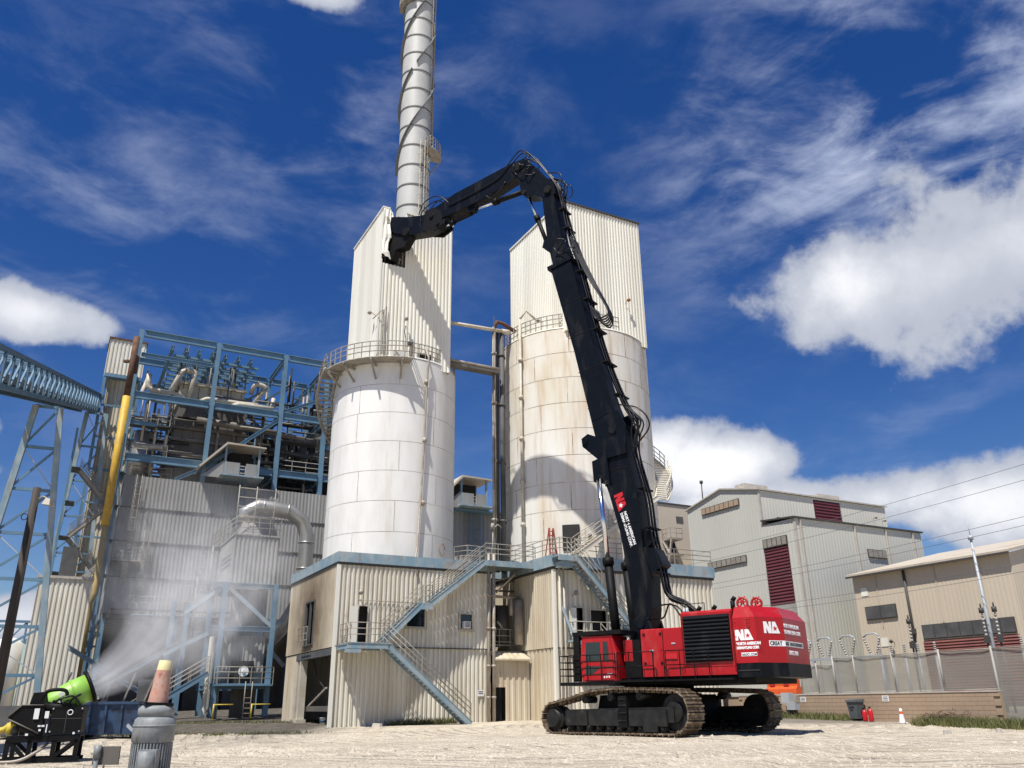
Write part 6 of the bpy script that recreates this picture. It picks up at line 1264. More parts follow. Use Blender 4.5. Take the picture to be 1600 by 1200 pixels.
strip(tb, 'v', -.95, 2.1, 7.6, 8.7, UT - .02, 2, 'dgrey'); strip(tb, 'v', -10.6, -3.0, 5.7, 6.8, UT - .02, 7, 'dgrey'); louvre(tb, 'v', -10.7, -2.9, 1, 5.6, UT - .03, -1, 'brickred', 22)
for v_ in (.6, -5.0, -8.8): slab(tb, 'wall_seam', 'roof', UT - .06, UT - .02, v_, v_ + .06, 6.9, 11.2)
q = MB(); q.tube((UT - .1, -2.2, 11.4), (UT - .1, -2.2, 4.5), .11, n=8); q.box(UT - .25, UT, -2.4, -2.0, 6.2, 6.6); q.build('downpipe', 'trim', tb)
for p in ((.4, 5.4), (1.6, 9.6)): slab(tb, 'wall_patch', 'ivory', UT - .04, UT - .02, p[0], p[0] + .7, p[1], p[1] + .7)
lamp(tb, (UT, -.2, 5.6), (-1, 0, 0), m='trim')

# ================================================================ FENCE WALL (plane u = 26.5)
UF = 26.5
fw = site('block_wall', 'low tan concrete block wall along the right side of the yard', 'wall', UF, -14)
ZW0, ZW1 = .12, 1.6; rows = 7; bl = .62
q = MB(); q.box(UF + .02, UF + .28, -21.5, 4, 0, ZW1 - .02); q.build('mortar_core', 'mortar', fw)
bk = MB(); bk.box(0, .06, .006, bl - .006, .006, (ZW1 - ZW0) / rows - .006); bme = bk.mesh('block', 'block')
for k in range(rows):
    off = (k % 2) * bl / 2; v_ = -21.5 + off
    while v_ < -4.0: inst(bme, 'block', fw, (UF - .03 - BASE[fw.name][0], v_ - BASE[fw.name][1], ZW0 + k * (ZW1 - ZW0) / rows - BASE[fw.name][2])); v_ += bl
MB().box(UF - .06, UF + .32, -21.5, 4, ZW1, ZW1 + .07).build('coping', 'cap', fw)
for v_, nm in ((-9.3, 0), (-15.2, 1)):
    s = MB(); s.box(UF - .05, UF - .035, v_, v_ + .42, 1.2, 1.5); s_ = s.build('wall_sign', 'label', fw)
    for k in range(3): MB().box(UF - .056, UF - .051, v_ + .06, v_ + .36, 1.26 + k * .08, 1.29 + k * .08).build('print_line', 'dgrey', s_)
fe = site('screen_fence', 'grey mesh windscreen fence on posts above the tan block wall', 'fence', UF + .4, -14)
vs_ = [-8.9, -10.2, -11.5, -13.0, -15.6, -18.5, -21.4, -24.6, -28]
for i, v_ in enumerate(vs_):
    q = MB(); zb_ = 1.6 if v_ > -21 else .1; big = i in (2, 5, 6); q.tube((UF + .2, v_, zb_), (UF + .2, v_, 3.72 if v_ < -11 else 3.4), .06 if big else .04, n=8); q.build('post', 'post', fe)
for a, b in zip(vs_, vs_[1:]):
    z0, z1 = (1.72 if a > -21 else .3), (3.6 if a < -11 else 3.25); n_ = 10; q = MB(); pts = []
    for k in range(n_ + 1):
        t = k / n_; v_ = a + (b - a) * t; o_ = .05 * math.sin(t * math.pi) + .015 * math.sin(9 * t + a)
        pts += [(UF + .24 + o_, v_, z0), (UF + .24 + o_, v_, z1 - .04 * math.sin(math.pi * t))]
    q.add(pts, [(2 * k, 2 * k + 2, 2 * k + 3, 2 * k + 1) for k in range(n_)], True); q.build('screen_panel', 'screen', fe)
    q = MB(); q.tube((UF + .2, a, z1), (UF + .2, b, z1), .025, n=6); q.build('fence_rail', 'post', fe); MB().tube((UF + .2, a, z0), (UF + .2, b, z0), .025, n=6).build('fence_rail', 'post', fe)
# substation gear behind the fence
def insul(q, p, h, r=.09, n_=7):
    for k in range(n_): z = p[2] + h * k / n_; q.tube((p[0], p[1], z), (p[0], p[1], z + h / n_ * .55), r, r * .75, 8); q.tube((p[0], p[1], z + h / n_ * .55), (p[0], p[1], z + h / n_), r * .55, n=8)
k = 0
for v_ in (-5.0, -6.8, -8.7, -10.6):
    b_ = site('disconnect_switch', 'porcelain V-shaped disconnect switch on a grey frame behind the fence, %s' % ('nearest the excavator', 'second from the excavator', 'third from the excavator', 'fourth from the excavator')[k], 'switch', UF + 5, v_, None, 'substation switches'); k += 1
    q = MB(); q.beam((UF + 5, v_ - .7, .5), (UF + 5, v_ - .7, 3.8), .15, .15); q.beam((UF + 5, v_ - .9, 3.85), (UF + 5, v_ + .9, 3.85), .15, .15); q.build('frame', 'steel', b_)
    for s_ in (-1, 1):
        q = MB(); top = (UF + 5, v_ + s_ * .62, 5.0); bt = (UF + 5, v_ + s_ * .2, 3.9)
        for j in range(7): f0, f1 = j / 7, (j + .6) / 7; q.tube([bt[x] + (top[x] - bt[x]) * f0 for x in range(3)], [bt[x] + (top[x] - bt[x]) * f1 for x in range(3)], .085, .06, 8)
        q.tube(bt, top, .045, n=6); q.build('insulator', 'insul', b_)
    q = MB(); q.path([(UF + 5, v_ - .62, 5.0), (UF + 5, v_ - .3, 5.2), (UF + 5, v_ + .3, 5.2), (UF + 5, v_ + .62, 5.0)], .05, 6); q.build('contact_arm', 'steel', b_)
for i, (u_, v_, h_, hv) in enumerate(((34, -11.6, 6.2, 0), (34, -16.6, 6.4, 1), (34, -17.4, 6.4, 1))):
    b_ = site('cable_termination', 'tall black and grey cable termination rising over the fence, %s' % ('left of the lattice mast', 'left one of the right-hand pair', 'right one of the right-hand pair')[i], 'insulator', u_, v_, None, 'cable terminations'); q = MB(); q.tube((u_, v_, .5), (u_, v_, h_ - 1.9), .06, n=8); q.build('pole', 'dgrey', b_)
    q = MB(); insul(q, (u_, v_, h_ - 1.9), 1.5, .085); q.build('insulator', 'insul', b_); q = MB(); q.tube((u_, v_, h_ - .4), (u_, v_, h_ - .1), .14, n=8); q.tube((u_, v_, h_ - .1), (u_, v_, h_ + .15), .05, n=6); q.box(u_ - .15, u_ + .15, v_ - .12, v_ + .12, 4.3, 4.7); q.build('terminal_cap', 'trim', b_)
for i, v_ in enumerate((-12.3, -13.1, -14.0, -14.9, -16.0, -21.0, -22.4)):
    b_ = site('post_insulator', 'short porcelain post insulator poking above the fence, number %s from the left' % ('one', 'two', 'three', 'four', 'five', 'six', 'seven')[i], 'insulator', UF + 3.5, v_, None, 'post insulators'); q = MB(); q.tube((UF + 3.5, v_, .5), (UF + 3.5, v_, 3.6), .08, n=8); q.build('stand', 'steel', b_); q = MB(); insul(q, (UF + 3.5, v_, 3.6), .75); q.build('insulator', 'insul', b_)
ma = site('lightning_mast', 'slender tapered grey steel mast behind the fence at right', 'mast', 36, -15.6); q = MB(); q.tube((36, -15.6, .5), (36, -15.6, 10.8), .14, .07, 12); q.build('pole', 'steel', ma); q = MB(); q.tube((36, -15.6, 10.8), (36, -15.6, 11.9), .03, .015, 6); q.tube((36, -15.6, 10.65), (36, -15.6, 10.9), .16, n=10); q.build('tip', 'steel', ma)
# overhead lines
for i, (za, zb2, vb) in enumerate(((14.2, 14.3, 22), (13.3, 13.5, 22), (11.3, 11.4, 22), (10.8, 11.0, 22), (8.9, 8.9, 12), (8.4, 8.5, 12))):
    A0 = W(33, -30, za); B0 = W(38, vb, zb2); q = MB(); q.path([A0 + (B0 - A0) * t - Vector((0, 0, .5 * 4 * t * (1 - t))) for t in [j / 24 for j in range(25)]], .014, 5); o = q.build('overhead_line', 'wire'); tag(o, 'thin overhead power line before the pale building, %s from the top' % ('first', 'second', 'third', 'fourth', 'fifth', 'sixth')[i], 'power line', 'overhead power lines')

# ================================================================ yard things by the wall
def wpos(u_, v_): p = W(u_, v_); return (p.x, p.y, gz(p.y) - .02)
bn = thing('wheelie_bin', 'dark grey plastic wheelie bin against the tan block wall', 'bin', wpos(26.0, -13.3), SROT)
q = MB(); q.add([(-.24, -.26, .1), (.24, -.26, .1), (.24, .26, .1), (-.24, .26, .1), (-.32, -.33, .98), (.3, -.33, .98), (.3, .33, .98), (-.32, .33, .98)], [(0, 3, 2, 1), (4, 5, 6, 7), (0, 1, 5, 4), (1, 2, 6, 5), (2, 3, 7, 6), (3, 0, 4, 7)]); q.build('body', 'bin', bn)
q = MB(); q.add([(-.38, -.37, .985), (.34, -.37, .985), (.34, .37, .985), (-.38, .37, .985), (-.36, -.35, 1.08), (.34, -.35, 1.12), (.34, .35, 1.12), (-.36, .35, 1.08)], [(0, 3, 2, 1), (4, 5, 6, 7), (0, 1, 5, 4), (1, 2, 6, 5), (2, 3, 7, 6), (3, 0, 4, 7)]); q.build('lid', 'bin', bn)
for s_ in (-.28, .28): q = MB(); q.tube((.2, s_ - .03, .13), (.2, s_ + .03, .13), .13, n=14); q.build('wheel', 'blk', bn)
smudge(bn, (-.303, .2, .66), (0, -1, 0), (-.09, 0, 1), .36, .08, 5, 'blk'); smudge(bn, (-.29, .14, .52), (0, -1, 0), (-.09, 0, 1), .2, .08, 3, 'blk')
for i, (v_, h_) in enumerate(((-14.05, .62), (-14.45, .68))):
    e_ = thing('fire_extinguisher', 'red fire extinguisher %s beside the grey bin' % ('nearer', 'farther, the second')[i], 'extinguisher', wpos(25.75, v_), SROT, 'fire extinguishers by the bin'); q = MB(); q.lathe([(0, 0), (.12, 0), (.13, .04), (.13, h_ * .75), (.09, h_ * .88), (.035, h_ * .93), (.035, h_)], (0, 0), 18); q.build('cylinder', 'fred', e_); q = MB(); q.box(-.1, .05, -.025, .025, h_, h_ + .06); q.path([(-.08, .03, h_), (-.16, .05, h_ * .9), (-.16, .06, h_ * .5)], .015, 5); q.build('valve_and_hose', 'blk', e_)
def cone(name, label, pos, h_, r_, m_, band, grp=None, tilt=0):
    c_ = thing(name, label, 'cone', pos, 0, grp); q = MB(); q.box(-r_ * 1.35, r_ * 1.35, -r_ * 1.35, r_ * 1.35, 0, .04); q.build('base_plate', 'blk' if m_ == 'cone' else m_, c_)
    q = MB(); q.lathe([(r_, .04), (r_ * .62, h_ * .62)], (0, 0), 24); q.lathe([(r_ * .5, h_ * .82), (r_ * .42, h_), (0.001, h_)], (0, 0), 24) if m_ != 'cone' else None; q.build('cone_body', m_, c_); q = MB(); q.lathe([(r_ * .625, h_ * .62), (r_ * .505, h_ * .82)], (0, 0), 24); q.build('band', band, c_); return c_
cone('traffic_cone', 'small orange and white traffic cone before the fence at the right edge', wpos(25.5, -23.6), .75, .16, 'orange', 'letter'); cone('traffic_cone', 'faded white-topped traffic cone beside the block wall', wpos(25.6, -16.5), .7, .15, 'letter', 'orange')
eb = site('switch_box', 'battered grey electrical cabinet on a post before the block wall', 'electrical box', 26.0, -8.6)
MB().box(25.9, 26.2, -8.8, -8.2, .1, 1.0).build('post', 'dgrey', eb); MB().box(25.7, 26.1, -8.7, -8.05, 1.15, 1.75).build('upper_cabinet', 'steel', eb); MB().box(25.65, 26.05, -9.15, -8.5, .78, 1.2).build('lower_cabinet', 'steel', eb); q = MB(); q.path([(25.8, -8.9, .8), (25.75, -9.0, .4), (25.7, -8.8, .12)], .03, 5); q.path([(25.8, -8.6, .8), (25.75, -8.5, .4), (25.8, -8.3, .12)], .03, 5); q.build('cable', 'cable', eb); MB().box(25.75, 26.0, -9.2, -8.95, 1.3, 1.6).build('side_box', 'post', eb)
jb = site('plastic_barrier', 'orange water-filled plastic barrier behind the rear track', 'barrier', 27.6, -7.2, 1.0)
q = MB(); q.prism([(-.3, 0), (.3, 0), (.26, .4), (.12, .55), (.12, 1.1), (-.12, 1.1), (-.12, .55), (-.26, .4)], lambda a, b, t: (27.6 + a, t, 1.6 + b), -7.8, -5.2); q.build('body', 'orange', jb); MB().box(27.3, 27.9, -7.8, -5.2, .5, 1.58).build('plinth', 'conc', jb)
for v_ in (-5.9, -7.1): MB().box(27.40, 27.46, v_, v_ + .4, 2.2, 2.55).build('recess', 'lred', jb)
# grass and brush by the wall
tufts('grass', 'dry grass growing along the foot of the tan block wall', [tuple(W(25.9, v_)[:2]) for v_ in frange(-13, -3, .22)], .45, n=60, spread=.35)
tufts('grass', 'green grass bank below the screen fence at right', [tuple(W(25.4 + random.uniform(-.9, .5), v_)[:2]) for v_ in frange(-25, -18, .1)], .5, n=60, spread=.4)
q = MB()
for i in range(500):
    p = W(25.7 + random.gauss(0, .35), -18.9 + random.gauss(0, .5)); a = random.random() * 6.28; e = random.uniform(0, .9); L_ = random.uniform(.2, .6); z = .1 + abs(random.gauss(0, .22)); d_ = Vector((math.cos(a) * math.cos(e), math.sin(a) * math.cos(e), math.sin(e) * .5)) * L_
    q.beam((p.x, p.y, z), (p.x + d_.x, p.y + d_.y, z + d_.z), .014, .014)
tag(stuff(q.build('brush_pile', 'soil')), 'brown pile of cut brush against the block wall at right', 'brush')

# ================================================================ LEFT FOREGROUND
lp = thing('lamp_pole', 'dark wooden lamp pole with a small floodlight at the left edge', 'lamp pole', (-21.3, 36.2, 0), 0)
q = MB(); q.tube((0, 0, -.1), (0, 0, 10.55), .22, .16, 14); q.build('pole', 'wood', lp); q = MB(); q.path([(.1, 0, 10.0), (.35, -.05, 10.15), (.6, -.1, 10.05)], .03, 6); q.build('bracket', 'pipe', lp)
q = MB(); q.add([(.5, -.3, 9.75), (.85, -.3, 9.7), (.85, .15, 9.7), (.5, .15, 9.75), (.58, -.2, 10.05), (.78, -.2, 10.0), (.78, .05, 10.0), (.58, .05, 10.05)], [(0, 3, 2, 1), (4, 5, 6, 7), (0, 1, 5, 4), (1, 2, 6, 5), (2, 3, 7, 6), (3, 0, 4, 7)]); q.build('floodlight', 'pipe', lp); q = MB(); q.path([(-.2 + .14 * math.cos(t), -.2, 9.2 + .14 * math.sin(t)) for t in [i * .6 for i in range(11)]], .02, 5); q.build('cable_coil', 'cable', lp)

# dust suppression cannon: local x to the right, y away
cn = thing('mist_cannon', 'lime green dust suppression cannon on a black skid, blowing mist to the right', 'mist cannon', (-12.75, 24.4, 0), R_(20))
q = MB()
for y in (-.55, .55):
    q.beam((-1.15, y, .06), (1.05, y, .06), .12, .12); q.beam((-1.0, y, .62), (1.0, y, .62), .12, .14)
    for x in (-.95, -.35, .3, .92): q.beam((x, y, .12), (x, y, .6), .12, .12)
    q.beam((-.9, y, .56), (-.45, y, .14), .1, .1); q.beam((.35, y, .14), (.85, y, .56), .1, .1)
q.box(-1.0, 1.0, -.6, .6, .69, .73); q.build('skid_frame', 'blk', cn)
q = MB(); q.box(.1, .98, -.62, .5, .78, 1.55); q.build('control_cabinet', 'blk', cn)
cab_ = bpy.data.objects['control_cabinet.001'] if 'control_cabinet.001' in bpy.data.objects else None
for b_ in ((-.36, -.22, 1.2, 1.5), (-.06, .05, 1.22, 1.42), (-.2, -.12, .98, 1.03), (-.1, -.02, .98, 1.03), (-.5, -.42, .74, .8), (.03, .06, .82, 1.05), (-.16, -.1, .86, .92), (.78, .84, .76, .82)):
    q = MB(); q.box(b_[0], b_[1], -.70, -.685, b_[2], b_[3]); q.build('sticker', 'label', cn)
q = MB(); q.prism([(-1.05, 1.25), (-.7, 1.6), (-.1, 1.6), (-.1, .74), (-.45, .74)], lambda a, b, t: (a, t, b), -.66, -.1); q.build('fan_guard_arm', 'blk', cn)
q = MB(); q.prism([(-.62, 1.3), (-.5, 1.95), (-.2, 1.98), (-.1, 1.3)], lambda a, b, t: (a, t, b), -.5, .5); q.tube((-.15, -.5, 1.55), (.7, -.5, 1.5), .14, n=10); q.box(-.2, .3, -.3, .3, 1.35, 1.6); q.build('motor_block', 'blk', cn)
q = MB(); q.path(spl([(-.25, -.45, 1.75), (-.1, -.5, 2.0), (.35, -.5, 2.02), (.45, -.5, 1.8)], 6), .055, 8); q.build('lift_handle', 'blk', cn)
ax = Vector((.86, .18, .42)).normalized(); c0 = Vector((-.1, .1, 1.62)); sx = ax.cross(Vector((0, 0, 1))).normalized(); sy = sx.cross(ax)
def barrel(prof, n_=32):
    q = MB(); k = len(prof); vs = []
    for i in range(n_):
        t = 2 * math.pi * i / n_
        for d_, r_ in prof: vs.append(c0 + ax * d_ + (sx * math.cos(t) + sy * math.sin(t)) * r_)
    q.add(vs, [(i * k + j, i * k + j + 1, ((i + 1) % n_) * k + j + 1, ((i + 1) % n_) * k + j) for i in range(n_) for j in range(k - 1)], True); return q
ba = barrel([(-.3, .2), (-.2, .3), (.2, .36), (.7, .42), (1.2, .43), (1.2, .39), (.2, .3)]).build('barrel', 'green', cn)
barrel([(.68, .425), (.68, .45), (.74, .45), (.74, .425)]).build('barrel_seam', 'green', ba)
barrel([(1.14, .42), (1.14, .52), (1.24, .54), (1.26, .40), (1.2, .38)]).build('nozzle_ring', 'blk', cn)
q = MB()
for i in range(18):
    t = 2 * math.pi * i / 18; p = c0 + ax * 1.27 + (sx * math.cos(t) + sy * math.sin(t)) * .46; q.tube(p, p + ax * .05, .02, n=6)
stuff(q.build('spray_nozzles', 'steel', cn))
smudge(ba, c0 + ax * .28 + sy * .08 + sx * .40, ax, sy, .3, .13, 4, 'letter'); smudge(ba, c0 + ax * .02 - sy * .12 + sx * .365, ax, sy, .34, .12, 5, 'letter')
q = MB(); q.path(spl([(.0, -.5, 1.6), (.25, -.62, 1.75), (.6, -.6, 1.85), (.85, -.55, 1.6), (.9, -.5, 1.4)], 6), .03, 6); q.path(spl([(.5, -.4, 1.5), (.6, -.55, 1.75), (.8, -.4, 1.9)], 6), .035, 6); q.build('hose', 'hose', cn)
q = MB(); q.path(spl([(.1, -.3, .5), (-.1, -.6, .3), (-.6, -.8, .05), (-1.5, -.7, .04)], 6), .045, 7); q.build('water_hose', 'pipe', cn)
q = MB(); q.path(spl([(-1.6, -.2, .9), (-1.2, -.25, .9), (-.95, -.3, 1.05), (-.75, -.3, .85)], 6), .09, 8); q.tube((-1.0, -.3, .78), (-1.0, -.3, 1.1), .1, n=10); q.build('brass_coupling', 'ywrail', cn)
q = MB(); q.path([(.62 + .07 * math.cos(t), -.63, 1.38 + .07 * math.sin(t)) for t in [i * math.pi / 8 for i in range(16)]], .014, 5, True); q.build('gauge_ring', 'label', cn)
for x in (.14, .94):
    for z in (.84, 1.49): q = MB(); q.tube((x, -.62, z), (x, -.65, z), .025, n=8); q.build('bolt', 'steel', cn)
q = MB(); q.box(.12, .96, -.626, -.621, 1.2, 1.215); q.box(.52, .535, -.626, -.621, .8, 1.5); q.build('door_seam', 'trim', cn)
q = MB(); q.path([(-1.05, -.68, 1.28), (-.72, -.68, 1.6), (-.14, -.68, 1.6)], .02, 6); q.path([(-1.0, -.68, 1.2), (-.15, -.68, .8)], .02, 6); q.build('guard_edge', 'casing', cn)
for k in range(5): q = MB(); q.path(spl([(-.1 + .12 * k, -.4, 1.5), (-.02 + .13 * k, -.58 - .03 * k, 1.68 + .05 * (k % 3)), (.12 + .13 * k, -.5, 1.55)], 6), .02, 6); q.build('hose', 'hose', cn)
q = MB(); q.tube((-.6, -.3, .76), (-.6, -.3, 1.2), .13, n=12); q.tube((-.82, -.4, .75), (-.82, -.4, 1.0), .09, n=10); q.build('pump', 'trim', cn)
# mist thrown by the cannon
cn.scale = (.88, .88, .88); rot = Matrix.Rotation(R_(20), 3, 'Z'); nz0 = Vector((-12.75, 24.4, 0)) + rot @ ((c0 + ax * 1.3) * .88); aw = (rot @ ax).normalized()
mp = MB(); prof = []; LM = 24.0; nn = 20
# curved plume: leaves the nozzle along the barrel, then drifts right and up
pl_ = []
tgt = Vector((-16.6, 42.5, 8.0))
for i in range(nn + 1):
    t = i / nn; c_ = nz0 * (1 - t) ** 2 + (nz0 + Vector((1.6, 6.5, 2.6))) * 2 * t * (1 - t) + tgt * t * t; pl_.append((c_, .5 + 5.6 * t ** .9 + 1.2 * t * t))
vs = []; ns = 24
for i, (c_, r_) in enumerate(pl_):
    d_ = (pl_[min(i + 1, nn)][0] - pl_[max(i - 1, 0)][0]).normalized(); a_ = d_.cross(Vector((0, 0, 1))).normalized(); b_ = a_.cross(d_)
    for k in range(ns):
        t = 2 * math.pi * k / ns; rr = r_ * (1 + (.1 * math.sin(3 * t + i) * min(1, i / 6))); vs.append(c_ + (a_ * math.cos(t) * 1.1 + b_ * math.sin(t)) * rr)
mp.add(vs, [(i * ns + k, i * ns + (k + 1) % ns, (i + 1) * ns + (k + 1) % ns, (i + 1) * ns + k) for i in range(nn) for k in range(ns)] + [tuple(reversed(range(ns))), tuple(nn * ns + k for k in range(ns))])
mm = bpy.data.materials.new('water_mist'); mm.use_nodes = True; t = mm.node_tree
for n_ in list(t.nodes): t.nodes.remove(n_)
out = t.nodes.new('ShaderNodeOutputMaterial'); pv = t.nodes.new('ShaderNodeVolumePrincipled'); pv.inputs['Color'].default_value = (.97, .98, 1.0, 1); pv.inputs['Anisotropy'].default_value = 0.0; t.links.new(pv.outputs[0], out.inputs['Volume'])
geo = t.nodes.new('ShaderNodeNewGeometry')
def vm(op, a, b=None):
    n_ = t.nodes.new('ShaderNodeVectorMath'); n_.operation = op
    for i, x in enumerate((a, b)):
        if x is None: continue
        if isinstance(x, (tuple, Vector)): n_.inputs[i].default_value = x
        else: t.links.new(x, n_.inputs[i])
    return n_
def mt(op, a, b=None, c=None, clamp=False):
    n_ = t.nodes.new('ShaderNodeMath'); n_.operation = op; n_.use_clamp = clamp
    for i, x in enumerate((a, b, c)):
        if x is None: continue
        if isinstance(x, (int, float)): n_.inputs[i].default_value = x
        else: t.links.new(x, n_.inputs[i])
    return n_.outputs[0]
P_ = geo.outputs['Position']; rel = vm('SUBTRACT', P_, nz0).outputs[0]; gd = (tgt - nz0).normalized()
al = vm('DOT_PRODUCT', rel, gd).outputs['Value']; dist = vm('LENGTH', rel).outputs['Value']
tt = mt('DIVIDE', al, (tgt - nz0).length, clamp=True)
# distance from the curved axis, so the edges are soft
sca = t.nodes.new('ShaderNodeVectorMath'); sca.operation = 'SCALE'; sca.inputs[0].default_value = tgt - nz0; t.links.new(tt, sca.inputs['Scale'])
bow = t.nodes.new('ShaderNodeVectorMath'); bow.operation = 'SCALE'; mid = (nz0 + Vector((1.6, 6.5, 2.6))) - (nz0 + (tgt - nz0) * .5); bow.inputs[0].default_value = mid; t.links.new(mt('MULTIPLY', mt('MULTIPLY', tt, mt('SUBTRACT', 1.0, tt)), 2.0), bow.inputs['Scale'])
ctr = vm('ADD', sca.outputs[0], bow.outputs[0]).outputs[0]; rad = vm('LENGTH', vm('SUBTRACT', rel, ctr).outputs[0]).outputs['Value']
R0 = mt('ADD', .44, mt('MULTIPLY', 5.9, tt)); soft_ = mt('SUBTRACT', 1.0, mt('DIVIDE', rad, R0), clamp=True)
mpn = t.nodes.new('ShaderNodeMapping'); mpn.inputs['Scale'].default_value = (1, .55, 1); t.links.new(P_, mpn.inputs[0])
nzn = t.nodes.new('ShaderNodeTexNoise'); nzn.inputs['Scale'].default_value = .62; nzn.inputs['Detail'].default_value = 5; nzn.inputs['Roughness'].default_value = .62; nzn.inputs['Distortion'].default_value = .6; t.links.new(mpn.outputs[0], nzn.inputs['Vector'])
nf = t.nodes.new('ShaderNodeMapRange'); nf.inputs[1].default_value = .34; nf.inputs[2].default_value = .68; nf.inputs[4].default_value = 1.0; t.links.new(nzn.outputs['Fac'], nf.inputs[0])
sideV = gd.cross(Vector((0, 0, 1))).normalized(); upV = sideV.cross(gd)
offv = vm('SUBTRACT', rel, ctr).outputs[0]; cx_ = t.nodes.new('ShaderNodeCombineXYZ'); t.links.new(mt('MULTIPLY', al, .10), cx_.inputs[0]); t.links.new(mt('DIVIDE', mt('MULTIPLY', vm('DOT_PRODUCT', offv, sideV).outputs['Value'], 3.2), R0), cx_.inputs[1]); t.links.new(mt('DIVIDE', mt('MULTIPLY', vm('DOT_PRODUCT', offv, upV).outputs['Value'], 3.2), R0), cx_.inputs[2])
ns2 = t.nodes.new('ShaderNodeTexNoise'); ns2.inputs['Scale'].default_value = 1.6; ns2.inputs['Detail'].default_value = 5; ns2.inputs['Roughness'].default_value = .6; ns2.inputs['Distortion'].default_value = .4; t.links.new(cx_.outputs[0], ns2.inputs['Vector'])
nf2 = t.nodes.new('ShaderNodeMapRange'); nf2.inputs[1].default_value = .38; nf2.inputs[2].default_value = .64; nf2.inputs[3].default_value = .3; nf2.inputs[4].default_value = 1.3; t.links.new(ns2.outputs['Fac'], nf2.inputs[0])
nfm = mt('MULTIPLY', mt('MAXIMUM', nf.outputs[0], mt('SUBTRACT', .8, mt('MULTIPLY', tt, 2.5))), nf2.outputs[0])
fall = mt('ADD', .10, mt('DIVIDE', .5, mt('ADD', .3, mt('MULTIPLY', tt, 7.0))))
endf = mt('SUBTRACT', 1.0, mt('POWER', tt, 2.0), clamp=True)
den = mt('MULTIPLY', mt('MULTIPLY', mt('POWER', soft_, .8), nfm), mt('MULTIPLY', fall, endf))
t.links.new(mt('MULTIPLY', den, 2.3), pv.inputs['Density'])
import bmesh
mo = stuff(mp.build('water_mist', mm))
bmm = bmesh.new(); bmm.from_mesh(mo.data); bmesh.ops.recalc_face_normals(bmm, faces=bmm.faces); bmm.to_mesh(mo.data); bmm.free(); tag(mo, 'plume of white water mist drifting right from the green cannon', 'mist')

# motor with a traffic cone on its top
mt_ = thing('electric_motor', 'grey finned vertical electric motor standing in the foreground', 'motor', (-5.6, 13.87, 0), 0)
q = MB(); q.lathe([(.45, 0), (.45, .08), (.36, .1), (.36, .82)], (0, 0), 40); q.build('stator_frame', 'scuff', mt_)
fin = MB(); fin.box(.355, .40, -.012, .012, .12, .8); fm = fin.mesh('cooling_fin', 'scuff')
for k in range(40): inst(fm, 'cooling_fin', mt_, (0, 0, 0), (0, 0, 2 * math.pi * k / 40))
q = MB(); q.lathe([(.36, .8), (.41, .82), (.41, 1.02), (.415, 1.04), (.39, 1.14), (.34, 1.17), (.1, 1.17)], (0, 0), 48); q.build('fan_cowl', 'scuff', mt_)
q = MB(); q.lathe([(.33, 1.17), (.33, 1.2), (.36, 1.21), (.36, 1.29), (.3, 1.335), (0, 1.34)], (0, 0), 40); q.build('top_cap', 'scuff', mt_); q = MB(); q.lathe([(.415, 1.035), (.424, 1.04), (.424, 1.055), (.41, 1.06)], (0, 0), 48); q.build('cowl_rim', 'scuff', mt_)
q = MB(); q.box(-.04, .32, -.54, -.34, .35, .72); q.tube((.14, -.54, .36), (.14, -.54, .7), .16, n=12); q.build('terminal_box', 'scuff', mt_); q = MB(); q.beam((-.4, -.1, .98), (-.52, -.12, 1.06), .03, .05); q.build('lifting_lug', 'steel', mt_)
co = cone('traffic_cone', 'sun-bleached traffic cone with yellowed collar standing on the grey motor', (-5.6, 13.87, 1.34), .68, .19, 'cone', 'coneband')
for ch in list(co.children):
    if ch.name.startswith(('cone_body', 'band')): bpy.data.objects.remove(ch)
q = MB(); q.lathe([(.185, .04), (.13, .52)], (0, 0), 32); q.build('cone_body', 'cone', co); q = MB(); q.lathe([(.1325, .515), (.115, .66), (.1, .665), (.1, .5)], (0, 0), 32); q.build('cone_collar', 'coneband', co)
co.rotation_euler = (R_(1), R_(3), .5); co.scale = (.82, .82, 1); mt_.scale = (.75, .75, 1)
jp = thing('junction_post', 'short grey post with a rusted metal plate beside the motor', 'post', (-6.35, 13.75, 0), 0)
q = MB(); q.tube((-.02, 0, 0), (-.02, 0, .74), .035, n=10); q.tube((-.02, 0, .6), (-.02, 0, .78), .055, n=10); q.build('post', 'motor', jp); q = MB(); q.box(-.1, .3, .04, .07, .5, .76); q.build('plate', 'casing', jp); q = MB(); q.path([(.12, -.03, .5), (.14, -.06, .35), (.05, -.05, 0)], .015, 5); q.build('wire', 'cable', jp)
# dumpster, flatbed truck in the shade, low grey tank
dm = thing('dumpster', 'blue graffitied steel dumpster behind the mist cannon', 'dumpster', (-18.7, 41.5, gz(41.5)), R_(6))
q = MB(); q.add([(-1.5, -.8, .15), (1.4, -.8, .15), (1.4, .9, .15), (-1.5, .9, .15), (-1.6, -.9, 1.5), (1.55, -.9, 1.5), (1.55, 1, 1.5), (-1.6, 1, 1.5)], [(0, 3, 2, 1), (0, 1, 5, 4), (1, 2, 6, 5), (2, 3, 7, 6), (3, 0, 4, 7)]); q.build('body', 'dumpster', dm)
q = MB()
for x in (-1.5, -.8, -.1, .6, 1.35): q.beam((x, -.85, .2), (x, -.93, 1.45), .1, .08)
q.beam((-1.65, -.93, 1.5), (1.6, -.93, 1.5), .12, .12); q.beam((-1.65, 1.03, 1.5), (1.6, 1.03, 1.5), .12, .12); q.beam((1.6, -.95, 1.5), (1.6, 1.05, 1.5), .12, .12); q.build('ribs', 'dumpster', dm)
for x in (-1.1, 1.1): q = MB(); q.tube((x, -.7, .1), (x, .7, .1), .1, n=10); q.build('roller', 'blk', dm)
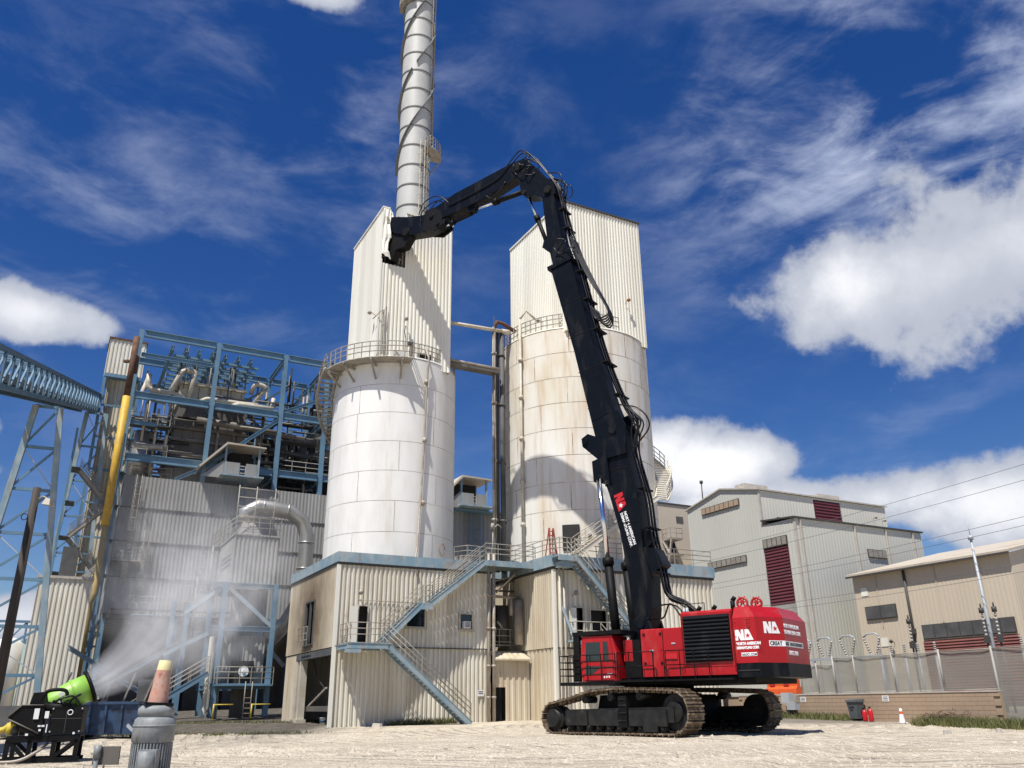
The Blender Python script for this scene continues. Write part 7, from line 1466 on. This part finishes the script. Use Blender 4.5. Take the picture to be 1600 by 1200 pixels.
dm2 = thing('dark_skip', 'dark steel skip standing left of the blue dumpster', 'skip', (-22.5, 42.5, gz(42.5)), R_(8)); q = MB(); q.box(-1.9, 1.9, -.9, .9, .15, 1.4); q.build('body', 'dgrey', dm2)
for x in (-1.8, -.6, .6, 1.8): q = MB(); q.box(x - .05, x + .05, -1.0, -.9, .15, 1.4); q.build('rib', 'trim', dm2)
tr = thing('flatbed_trailer', 'grey trailer parked in the dark under the boiler house', 'trailer', (-25.5, 55.5, gz(55.5)), R_(25))
q = MB(); q.box(-3, 3, -1.1, 1.1, 1.1, 1.3); q.build('bed', 'dgrey', tr)
for x in (-2.8, -1.6, -.4, .8, 2.0): q = MB(); q.beam((x, -1.1, 1.3), (x + .5, -1.1, 3.0), .1, .1); q.build('stake', 'rail', tr)
q = MB(); q.box(1.6, 3.0, -1, 1, 1.3, 2.6); q.build('tank', 'dgrey', tr)
for x in (-2, -1, 2): q = MB(); q.tube((x, -1.1, .5), (x, -.8, .5), .5, n=18); q.build('wheel', 'blk', tr); MB().tube((x, .8, .5), (x, 1.1, .5), .5, n=18).build('wheel', 'blk', tr)
bd = thing('bucket', 'small white plastic bucket in the open bay of the burnt base', 'bucket', tuple(W(.6, 3.3, .24)), 0); q = MB(); q.lathe([(0, 0), (.16, 0), (.19, .42), (.2, .43), (.17, .43), (.15, .05)], (0, 0), 20); q.build('body', 'label', bd); q = MB(); q.lathe([(.17, .16), (.182, .16), (.186, .3), (.176, .3)], (0, 0), 20); q.build('label_band', 'dumpster', bd)
# lumps of broken concrete lying about the yard
_p = W(2.4, -1.1)
for x, y, r, lab in ((17.5, 36.5, .2, 'larger lump of broken concrete on the gravel right of the rear track'), (20.6, 38.4, .13, 'smaller lump of broken concrete on the gravel towards the block wall'), (_p.x, _p.y, .3, 'flat pale concrete lump lying at the foot of the ribbed base wall')):
    q = MB(); a0 = random.random() * 6; ring = [(r * random.uniform(.7, 1.2) * math.cos(a0 + k * 1.047), r * random.uniform(.7, 1.2) * math.sin(a0 + k * 1.047)) for k in range(6)]
    q.add([(a, b, -.08) for a, b in ring] + [(a * .8, b * .8, .06 + r * random.uniform(.2, .5)) for a, b in ring], [(k, (k + 1) % 6, 6 + (k + 1) % 6, 6 + k) for k in range(6)] + [tuple(range(6, 12))])
    o = q.build('concrete_lump', 'cap'); o.location = (x, y, gz(y)); tag(o, lab, 'rubble', 'loose concrete lumps on the gravel')
